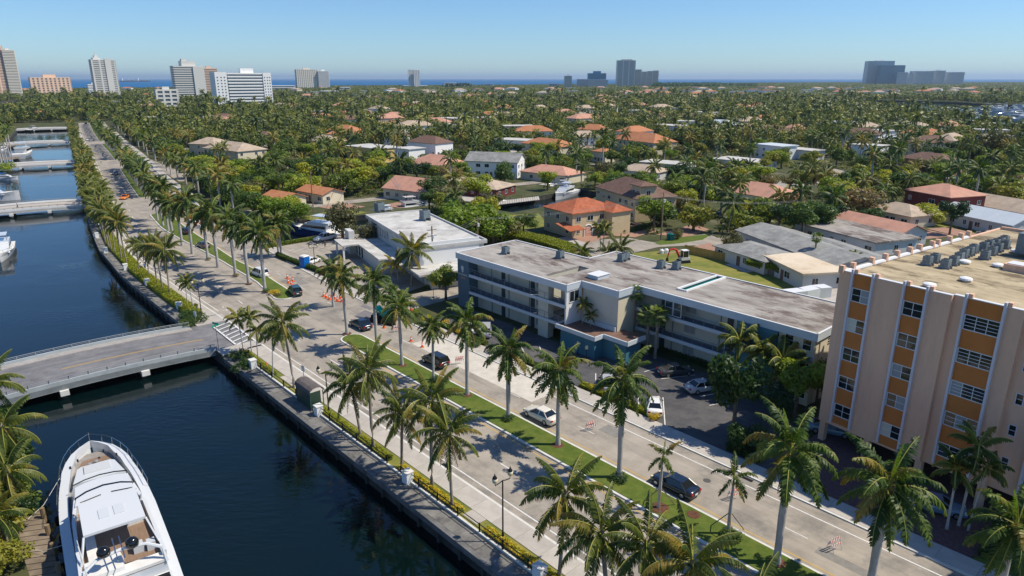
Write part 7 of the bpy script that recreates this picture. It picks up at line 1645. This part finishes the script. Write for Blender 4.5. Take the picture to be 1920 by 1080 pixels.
# near broadleaf trees
for u, v, r_, h, k, lb, zs_ in [(1374, 815, 3.2, 9.6, 'dark', 'dense dark conifer-like tree standing in the motel parking lot', 1.4), (1490, 780, 2.9, 7.2, 'bright', 'bright green bushy tree at the right end of the motel', 1.1), (1450, 800, 2.4, 5.0, 'dark', 'dark bush between the conifer and the bright tree', 1.0), (1395, 850, 2.0, 3.5, 'dark', 'low dark tree shading the lot exit', 1.0), (1530, 760, 2.2, 6.2, 'mid', 'tree squeezed between motel and apartment block', 1.2),
                             (878, 452, 8.2, 9.5, 'bright', 'large light green spreading tree right of the white office', .8), (925, 455, 5.5, 7.5, 'bright', 'lower part tree joined to the large light green one', .8), (643, 450, 5.2, 9.0, 'olive', 'dark olive tree shading the pickup', 1.0), (692, 470, 3.6, 6.6, 'olive', 'small leafy tree at the white office corner', 1.0), (1300, 432, 5, 7, 'mid', 'round tree on the gated garden corner', .9), (1370, 480, 3.2, 5.4, 'olive', 'brownish bare looking tree by the pink drive', .9), (1395, 440, 3.6, 5.6, 'mid', 'leaning tree beside the grey bungalow', .9), (845, 520, 2.6, 4.2, 'olive', 'small reddish tree beside the teal sign wall', 1), (842, 540, 1.6, 2.8, 'mid', 'bush at the foot of the teal sign wall', 1), (946, 345, 5.4, 8.5, 'dark', 'round dark green tree right of the white gabled house', 1.0), (1270, 448, 1.8, 2.6, 'olive', 'clipped round tree beside the teal bins', 1),
                             (1780, 440, 3.4, 9, 'dark', 'tall dark trunked tree on the right lawn', 1.1), (1850, 300, 12, 18, 'olive', 'big grey green casuarina like tree at right', 1.3), (1800, 290, 7, 11, 'mid', 'tree left of the big grey green one', 1.1), (1745, 345, 4, 6, 'olive', 'small olive tree right of the red house', .9)]:
    tree(k, at(u, v), r_, h, lb, zs=zs_)
# shrubs, rings, hedges
for u, v, r_, h, k, lb in [(1160, 903, 1.15, .75, 'dark', 'dark planted ring round the royal palm right of the cream sedan'), (1370, 1012, 1.25, .8, 'hedgegreen', 'planted ring round the leaning young palm'), (953, 790, .9, .7, 'dark', 'planted ring round the fourth median palm'), (815, 717, 1.0, .7, 'dark', 'planted ring round the small crowned median palm'), (706, 658, .8, .6, 'dark', 'planted ring near the far tip of the near median'), (443, 519, .8, .6, 'olive', 'planted ring on the far median behind the minivan'), (391, 488, .7, .6, 'olive', 'planted ring before the grey sedan on the far median'), (515, 552, 1.3, .8, 'yellowleaf', 'yellow flower bed at the end of the far median'), (500, 549, .9, .8, 'hedgegreen', 'green shrub beside the yellow flower bed'), (521, 556, .9, .5, 'mid' if 0 else 'olive', 'low brown planting at the very end of the far median'),
                        (1226, 788, .9, .9, 'yellowleaf', 'round yellow bush at the corner by the white hatchback'), (1142, 745, .9, .9, 'yellowleaf', 'yellow bush behind the palm at the lot edge'), (834, 610, .9, 1.1, 'yellowleaf', 'bright yellow bush left of the parked vans'), (862, 628, .8, 1.0, 'yellowleaf', 'second yellow bush left of the parked vans'), (1110, 732, .7, .8, 'hedge', 'small yellow green bush under the middle royal palm'), (800, 605, 1.2, 1.2, 'hedge', 'yellow green shrubs by the motel corner'), (780, 592, 1.2, 1.1, 'hedge', 'shrubs left of the motel corner kerb'), (818, 618, 1.0, 1.0, 'hedgegreen', 'green shrubs beside the bright yellow bush'), (892, 650, 1.2, .9, 'hedgegreen', 'low hedge bush before the parked vans'), (925, 662, 1.2, .9, 'hedgegreen', 'low hedge bush behind the fourth median palm'),
                        (355, 597, 2.2, 1.3, 'dark', 'big dark shrub left of the bridge corner'), (372, 602, 2.2, 1.3, 'hedgegreen', 'rounded shrub mass at the bridge corner'), (352, 612, 1.8, 1.2, 'hedgegreen', 'shrub hanging over the water by the far parapet end'), (448, 672, 1.8, 1.3, 'hedgegreen', 'green shrub spilling over the seawall at the bridge end'), (455, 690, 1.8, 1.6, 'dark', 'dark shrub hanging over the water at the bridge end'), (465, 682, 1.5, 1.0, 'hedgegreen', 'low shrub above the quay corner'), (640, 1000, .1, .1, 'dark', 'x')][:-1]:
    z_ = .15 if u not in (455,) else -.5
    shrub(k, at(u, v), r_, h, lb, z=z_)
for u, v, r_ in [(1457, 1058, .75), (1046, 837, .75), (876, 743, .75), (755, 687, .7), (651, 627, .7), (497, 547, .6), (467, 533, .6), (1300, 968, .7), (1236, 955, 1.0)]:
    p = at(u, v); q = MB(); q.cyl((p.x, p.y, .15), r_, .06, 14, 0, r_*.8); struct(q.build('mulch_bed', MATS['mulch']))
def hpath(s0, s1, n, st=2.0): k = max(1, int(abs(s1-s0)/st)); return [rd(s0+(s1-s0)*i/k, n) for i in range(k+1)]
for s0, s1, lb in [(-4, 5.5, 'yellow green croton hedge between bridge corner and bus shelter'), (14.5, 34, 'yellow green croton hedge along the railing after the shelter lamp'), (36, 46, 'short croton hedge section left of the nearest lamp'), (49.5, 110, 'croton hedge running from the nearest lamp to the bottom edge')]:
    hedge(hpath(s0, s1, -15.35), .75, .65, lb, 'hedge', 420, .085, int(s0)+50)
hedge([rd(s, WALL(s)+2.9) for s in range(-26, -110, -2)], 2.3, 1.0, 'bright yellow green hedge along the curved quay beyond the bridge', 'hedge', 420, .10, 9)
hedge([at(520, 481), at(560, 497), at(600, 512), at(650, 530)], 1.0, 1.1, 'long clipped olive hedge before the office car park', 'hedgegreen', 300, .11, 10)
hedge([at(497, 466), at(540, 458), at(590, 450)], 1.2, .9, 'low clipped hedge along the small canal behind the car park', 'hedge', 220, .12, 11)
hedge([at(900, 452), at(960, 446), at(1010, 455), at(1060, 470), at(1085, 482)], 5.0, 1.8, 'broad yellow flowering hedge mass behind the motel roof', 'hedge', 900, .14, 12)
hedge([at(1400, 498, 1), at(1440, 505, 1), at(1490, 518, 1), at(1520, 532, 1)], 1.6, 1.2, 'leafy vine spilling over the grey timber fence', 'bright', 420, .13, 13, z0=1.3)
hedge([at(1165, 438), at(1205, 430), at(1230, 425)], 1.4, 1.4, 'hedge between white gate pillars of the ochre villa', 'hedgegreen', 260, .12, 14); hedge([at(800, 540), at(860, 523)], 1.2, .5, 'low planting along the side street kerb', 'hedge', 260, .1, 15)
hedge([at(1240, 640+15), at(1290, 672), at(1330, 690)], 1.2, .8, 'dark clipped shrubs along the motel ground floor', 'dark', 300, .11, 16)
# ------------------------------------------------------------------ scattered planting of the residential area
KEEP = []   # discs that must stay free (houses, roads, water, lawns)
for o in [x for x in bpy.data.objects if x.parent is None and x.get('category') in ('house', 'apartment building', 'hotel', 'office building')]:
    w_ = max([c.dimensions.length for c in o.children]+[0]); KEEP.append((o.location.x, o.location.y, min(13, max(5.5, w_*.36))))
def free_px(u, v):
    """open places of the photograph, given as picture boxes at ground level"""
    for a, b_, c_, d_ in BOXES:
        if a <= u <= c_ and b_ <= v <= d_: return False
    return True
STREETS = [(-112, 16, 300), (-215, 16, 420), (-330, 16, 520), (-470, 16, 600), (-600, 30, 700)]
for s_, a_, b2 in STREETS:
    d = road_dir(s_); L_ = [rd(s_, a_), rd(s_-6.5, a_), rd(s_-6.5, b2), rd(s_, b2)]
    sheet('side_street', L_, [], .0, MATS['road'])
    for k in range(int((b2-a_)/7)): p = rd(s_-3, a_+k*7); KEEP.append((p.x, p.y, 3.0))
pv = MB(); rpv = random.Random(8)
for o in [x for x in bpy.data.objects if x.parent is None and x.get('category') == 'house']:
    x, y = o.location.x, o.location.y; L_ = math.hypot(x, y); ux, uy = -x/L_, -y/L_
    cx, cy = x+ux*13-uy*rpv.uniform(-8, 8), y+uy*13+ux*rpv.uniform(-8, 8); w_, h_ = rpv.uniform(4, 8), rpv.uniform(3, 5); a = o.rotation_euler.z; ca, sa = math.cos(a), math.sin(a)
    pv.quad(*[(cx+i*w_*ca-j*h_*sa, cy+i*w_*sa+j*h_*ca, .03) for i, j in ((-1, -1), (1, -1), (1, 1), (-1, 1))], rpv.randrange(3))
struct(pv.build('paving', [MATS['sidewalk'], MATS['paver_pink'], MATS['drygrass']]))
BOXES = [(480, 425, 900, 560), (860, 450, 1570, 700), (1100, 440, 1420, 480), (1560, 430, 1920, 800), (925, 395, 1035, 440), (1295, 310, 1372, 330), (1440, 318, 1600, 360), (930, 358, 1135, 398), (1240, 415, 1345, 460), (1360, 372, 1485, 400), (240, 300, 360, 360), (1810, 425, 1990, 480), (640, 388, 800, 428), (1360, 455, 1640, 560), (1185, 440, 1240, 455), (1000, 400, 1170, 470), (560, 390, 700, 410), (0, 186, 66, 214)]
lag = [(p.x, p.y) for p in H_lagoon]; holes_ = [lag]+[[(p.x, p.y) for p in h_] for h_ in (H_can1, H_can2, H_can3, H_marL)]
def inpoly(x, y, P):
    c_ = False; j = len(P)-1
    for i in range(len(P)):
        if (P[i][1] > y) != (P[j][1] > y) and x < (P[j][0]-P[i][0])*(y-P[i][1])/(P[j][1]-P[i][1])+P[i][0]: c_ = not c_
        j = i
    return c_
def ok(x, y, rad=3.0):
    u, v = proj((x, y, 0))
    if not free_px(u, v): return False
    if y < 1000:
        s, n = rinv((x, y))
        if s > -660 and -55-rad < n < 14+rad*.6: return False
    for P in holes_:
        if inpoly(x, y, P): return False
    for hx, hy, hr in KEEP:
        dx, dy = x-hx, y-hy
        if dx*dx+dy*dy < hr*hr: return False
        # keep the house's camera side lower: no crown right in front of it
        if y < 700 and dx*dx+dy*dy < (hr+rad*1.0+5)**2 and dy < 0 and (dx*hx+dy*hy) < 0 and rng.random() < .88: return False
    return True
rg_ = random.Random(99)
cntp = cntb = 0; TAKEN = []
cand = []
while len(cand) < 2600:
    D = 115*(4.0**(rg_.random()**.8)); u = rg_.uniform(-40, 1960); x = (u-960)/FPX*D*_c
    cand.append((D, x))
cand.sort()
PG = {'bright': ('light green leafy tree in the residential tree belt', 'light green belt trees'), 'mid': ('green leafy tree in the residential tree belt', 'green belt trees'), 'dark': ('dark green leafy tree in the residential tree belt', 'dark green belt trees'), 'olive': ('olive brown leafy tree in the residential tree belt', 'olive belt trees')}
GRID = {}
def spaced(x, y, d):
    gx, gy = int(x//8), int(y//8)
    for i in (-1, 0, 1):
        for j in (-1, 0, 1):
            for (a, b_) in GRID.get((gx+i, gy+j), ()):
                if (a-x)**2+(b_-y)**2 < d*d: return False
    GRID.setdefault((gx, gy), []).append((x, y)); return True
last = 0
for D, x in cand:
    if cntp >= 185 and cntb >= 265: break
    r_ = rg_.uniform(3.2, 6.2)
    if not ok(x, D, r_): continue
    if not spaced(x, D, 5.4): continue
    last = D
    if (rg_.random() < .28 and cntp < 185) or cntb >= 265:
        k = 'royal' if rg_.random() < .62 else 'coco'; cntp += 1
        midpalm(k, (x, D), rg_.uniform(7, 12.5) if k == 'royal' else rg_.uniform(6, 11), ('tall royal palm rising from the residential tree belt' if k == 'royal' else 'coconut palm rising from the residential tree belt'), ('royal palms of the tree belt' if k == 'royal' else 'coconut palms of the tree belt'), rg_.uniform(.95, 1.25))
    elif cntb < 265:
        k = rg_.choices(('bright', 'mid', 'dark', 'olive'), (4, 4, 2, 1.5))[0]; cntb += 1
        tree(k, (x, D), r_, rg_.uniform(5, 9.5), PG[k][0], PG[k][1], zs=rg_.uniform(.65, .95))
STOP = (' behind', ' in front', ' among', ' on ', ' near', ' beside', ' above', ' by ', ' right of', ' left of', ' at ', ' below', ' between', ' rising', ' half', ' in the', ' joined', ' next', ' before', ' glimpsed', ' tucked')
def short(l):
    k = min([l.find(w) for w in STOP if l.find(w) > 0]+[len(l)]); return ' '.join(l[:k].split()[:8])
hs_ = [(o.location.x, o.location.y, short(o['label'])) for o in bpy.data.objects if o.parent is None and o.get('category') == 'house' and 'group' not in o]
for o in [x for x in bpy.data.objects if x.parent is None and x.get('group') in ('royal palms of the tree belt', 'coconut palms of the tree belt', 'light green belt trees', 'green belt trees', 'dark green belt trees', 'olive belt trees')]:
    x, y = o.location.x, o.location.y; hx, hy, lb = min(hs_, key=lambda h: (h[0]-x)**2+(h[1]-y)**2)
    if (hx-x)**2+(hy-y)**2 > 45**2: continue
    dx, dy = x-hx, y-hy; rel = ('right of' if dx > 0 else 'left of') if abs(dx) > abs(dy) else ('behind' if dy > 0 else 'in front of')
    kind_ = {'ro': 'royal palm', 'co': 'coconut palm', 'li': 'light green tree', 'gr': 'green tree', 'da': 'dark green tree', 'ol': 'olive brown tree'}[o['group'][:2]]
    o['label'] = ' '.join((kind_+' '+rel+' the '+lb).split()[:16])
print('belt palms', cntp, 'trees', cntb, 'to', last)
START = last*.97
# ------------------------------------------------------------------ the wooded plain behind, as one mass per kind
def lo_tree(seed, n, ls):
    return leaf_cloud([(0, 0, 4.2, 3.4, .8), (1.8, .6, 3.5, 2.2, .8), (-1.5, -.8, 3.7, 2.3, .8), (.3, -1.6, 5.2, 1.9, .8)], n, ls, seed, flat=.5)
def lo_palm(seed, nf=13, nl=4):
    r = np.random.default_rng(seed); out = []
    for i in range(nf):
        az = i*2.4+r.uniform(-.3, .3); el = math.radians(60-105*i/nf); L = 3.5; p = np.array([0, 0, 9.5]); K = 3
        pts = [p]; a = el
        for k in range(K):
            p = p+np.array([math.cos(a)*math.cos(az), math.cos(a)*math.sin(az), math.sin(a)])*L/K; pts.append(p); a -= .55
        for k in range(K):
            sd = np.array([-math.sin(az), math.cos(az), 0])*(.42 if k < 2 else .3); dn = np.array([0, 0, -.38]); a0, a1 = pts[k], pts[k+1]; e = .12 if k == 2 else 1
            out.append([a0, a1, a1+(sd+dn)*e, a0+sd*(.3 if k == 0 else 1)+dn]); out.append([a0, a0-sd*(.3 if k == 0 else 1)+dn, a1+(dn-sd)*e, a1])
    t = .16
    for k in range(3):
        a = k*2.1; b2 = a+2.1; out.append([[t*math.cos(a), t*math.sin(a), 0], [t*math.cos(b2), t*math.sin(b2), 0], [t*math.cos(b2), t*math.sin(b2), 9.4], [t*math.cos(a), t*math.sin(a), 9.4]])
    return np.array(out)
LT = {1: [lo_tree(i, 190, .62) for i in range(4)], 2: [lo_tree(i+9, 60, 1.0) for i in range(3)], 3: [lo_tree(i+20, 26, 1.5) for i in range(3)]}
LP = [lo_palm(i) for i in range(3)]; LP2 = [lo_palm(i, 8)[:, :, :] for i in range(2)]
KEEP2 = {}
for hx, hy, hr in KEEP:
    KEEP2.setdefault((int(hx//60), int(hy//60)), []).append((hx, hy, hr))
def ok2(x, y, rad):
    u, v = proj((x, y, 0))
    if y < 900 and not free_px(u, v): return False
    if y < 1000:
        s, n = rinv((x, y))
        if s > -660 and -55-rad < n < 14+rad: return False
    for P in holes_:
        if inpoly(x, y, P): return False
    gx, gy = int(x//60), int(y//60)
    for i in (-1, 0, 1):
        for j in (-1, 0, 1):
            for hx, hy, hr in KEEP2.get((gx+i, gy+j), ()):
                dx, dy = x-hx, y-hy; far = y > 900
                if dx*dx+dy*dy < (hr+rad*.5)**2: return False
                if dy < 0 and dx*dx+dy*dy < (hr+(11 if not far else 15))**2: return False
    return True
coastY = sorted((p.x, p.y) for p in coast)
def coast_y(x):
    for i in range(len(coastY)-1):
        if coastY[i][0] <= x <= coastY[i+1][0]:
            t = (x-coastY[i][0])/(coastY[i+1][0]-coastY[i][0]); return coastY[i][1]*(1-t)+coastY[i+1][1]*t
    return 2500
def scatter(name, D0, D1, spacing, kinds, pp, smin, smax, label, seed):
    r = np.random.default_rng(seed); out = []; y = D0; cnt = 0
    while y < D1:
        half = y*.80+30; x = -half
        while x < half:
            xx = x+r.uniform(-.45, .45)*spacing; yy = y+r.uniform(-.45, .45)*spacing
            if yy < coast_y(xx)-25 and ok2(xx, yy, 3.5):
                s = r.uniform(smin, smax)*(1.45 if r.random() < .15 and D0 < 700 else 1); a = r.uniform(0, 6.28); ca, sa = math.cos(a)*s, math.sin(a)*s
                pal_ = r.random() < pp; m_ = (LP if D0 < 700 else LP2)[r.integers(2)] if pal_ else kinds[r.integers(len(kinds))]
                hs = (s*r.uniform(.75, 1.25) if not pal_ else s*r.uniform(.75, 1.2)) if D0 < 1300 else r.uniform(.8, 1.25)
                q = np.empty(m_.shape, dtype=np.float32); q[..., 0] = m_[..., 0]*ca-m_[..., 1]*sa+xx; q[..., 1] = m_[..., 0]*sa+m_[..., 1]*ca+yy; q[..., 2] = m_[..., 2]*hs
                out.append(q); cnt += 1
            x += spacing
        y += spacing
    V = np.concatenate(out); print(name, cnt, len(V)); me = quads_mesh(name, V, 4, MATS['forest']); o = link(name, me); tag(o, label, 'woodland', kind='stuff')
scatter('tree_belt', START, 640, 6.6, LT[1], .20, .85, 1.35, 'dense mixed belt of palms and leafy trees behind the nearest houses', 1)
def shrubbery():
    r = np.random.default_rng(77); out = []; m_s = [leaf_cloud([(0, 0, .9, 1.1, .8), (.8, .5, .8, .8, .8), (-.7, .4, .7, .8, .8)], 46, .34, i, flat=.5) for i in range(4)]
    y = 118.0
    while y < START+10:
        x = -y*.78-20
        while x < y*.78+20:
            xx = x+r.uniform(-1.8, 1.8); yy = y+r.uniform(-1.8, 1.8); x += 4.2
            if r.random() < .25: continue
            if not ok2(xx, yy, 1.2): continue
            s = r.uniform(.7, 1.5); m_ = m_s[r.integers(4)]; q = m_.astype(np.float32)*s; q[..., 0] += xx; q[..., 1] += yy; q[..., 2] *= r.uniform(.7, 1.3); out.append(q)
        y += 4.2
    V = np.concatenate(out); print('shrubbery', len(V)); o = link('garden_shrubbery', quads_mesh('garden_shrubbery', V, 4, MATS['forest'])); tag(o, 'low mixed shrubs filling the gardens between the houses', 'shrubbery', kind='stuff')
shrubbery()
for i in range(60):
    s_ = -60-i*6.5 if i < 16 else -105-i*6.0; p = rd(s_, 17+rg_.uniform(0, 8)); 
    if not free_px(*proj((p.x, p.y, 0))): continue
    tree(rg_.choice(('mid', 'dark', 'bright')), p, rg_.uniform(3.5, 5), rg_.uniform(5, 8), 'leafy street tree behind the right hand palms of the far boulevard', 'street trees of the far boulevard', zs=.8)
scatter('distant_woodland', 640, 1350, 10, LT[2], .15, 1.05, 1.5, 'distant palm and tree cover of the residential islands', 2)
scatter('coastal_woodland', 1350, 6200, 21, LT[3], 0, 1.7, 2.7, 'flat dark green tree cover reaching the coast', 3)
# pine groves on the shore
for u0, u1, D, h, n_, lb in [(1225, 1350, 3100, 26, 340, 'dark pine wood on the shore right of the slim towers'), (832, 882, 3000, 24, 110, 'dark clump of pines on the shore left of the middle'), (1350, 1420, 3400, 20, 150, 'lower dark shore wood continuing right')]:
    r = np.random.default_rng(n_); out = []
    for i in range(n_):
        u = r.uniform(u0, u1); y = D+r.uniform(-150, 200); x = (u-960)/FPX*y*_c; m_ = LT[3][r.integers(3)]; s = 2.6; q = m_.copy().astype(np.float32); q[..., 0] = q[..., 0]*s+x; q[..., 1] = q[..., 1]*s+y; q[..., 2] *= h/9*r.uniform(.8, 1.1); out.append(q)
    o = link('pine_wood', quads_mesh('pine_wood', np.concatenate(out), 4, MATS['dark'])); tag(o, lb, 'woodland', kind='stuff')
# trees left of the canal head and along the left bank
for i in range(46):
    u = rg_.uniform(0, 140); v = rg_.uniform(188, 229); p = at(u, v)
    if any(inpoly(p.x, p.y, P) for P in holes_): continue
    if not ((u-72)**2/900+(v-214)**2/60 > 1): continue
    tree('dark', p, rg_.uniform(4.5, 7), rg_.uniform(8, 12), 'dark green tree at the head of the canal', 'dark trees at the canal head')
for u, v, cv in [(6, 300, 246), (14, 304, 252), (24, 306, 240), (18, 292, 244), (4, 312, 262)]:
    g_ = at(u, v); midpalm('royal', g_, hfrom(g_, cv), 'royal palm in the tight clump on the left bank by the large white yacht', 'royal palms of the left bank clump', .95)
for u, v in [(4, 316), (12, 322), (20, 315)]: shrub('bright', at(u, v), 3, 3, 'light bush under the left bank palm clump', group='left bank bushes')
# ------------------------------------------------------------------ haze
hz = MB(); hz.bx(-62000, 62000, -400, 62000, WZ-3.6, 230); hm = bpy.data.materials.new('haze'); hm.use_nodes = True; N = hm.node_tree.nodes; L_ = hm.node_tree.links
for n_ in list(N): N.remove(n_)
vo = N.new('ShaderNodeVolumePrincipled'); vo.inputs['Color'].default_value = (.62, .80, 1, 1); vo.inputs['Density'].default_value = 4.5e-5; vo.inputs['Anisotropy'].default_value = .2
mo = N.new('ShaderNodeOutputMaterial'); L_.new(vo.outputs[0], mo.inputs['Volume']); ho = hz.build('haze', hm); ho['kind'] = 'stuff'
print('objects', len(bpy.data.objects))

hedge([rd(s, 12.75) for s in range(4, 17, 2)], .9, .7, 'green planting strip between sidewalk and motel lot near the parked vans', 'hedgegreen', 300, .10, 31)
hedge([rd(s, 12.75) for s in range(19, 33, 2)], .8, .6, 'green planting strip between sidewalk and motel lot behind the fourth median palm', 'hedgegreen', 300, .10, 32)
hedge([rd(s, 12.8) for s in range(35, 48, 2)], .9, .75, 'yellow tinged planting strip ending at the white hatchback', 'hedge', 320, .10, 33)
hedge([rd(s, 13.4) for s in range(56, 61)], 1.6, 1.1, 'dark bushes at the corner before the garage forecourt', 'dark', 300, .13, 34)
hedge([rd(80, n) for n in range(13, 21)], 1.4, .9, 'dark border plants beside the winding garden path', 'dark', 300, .12, 35)
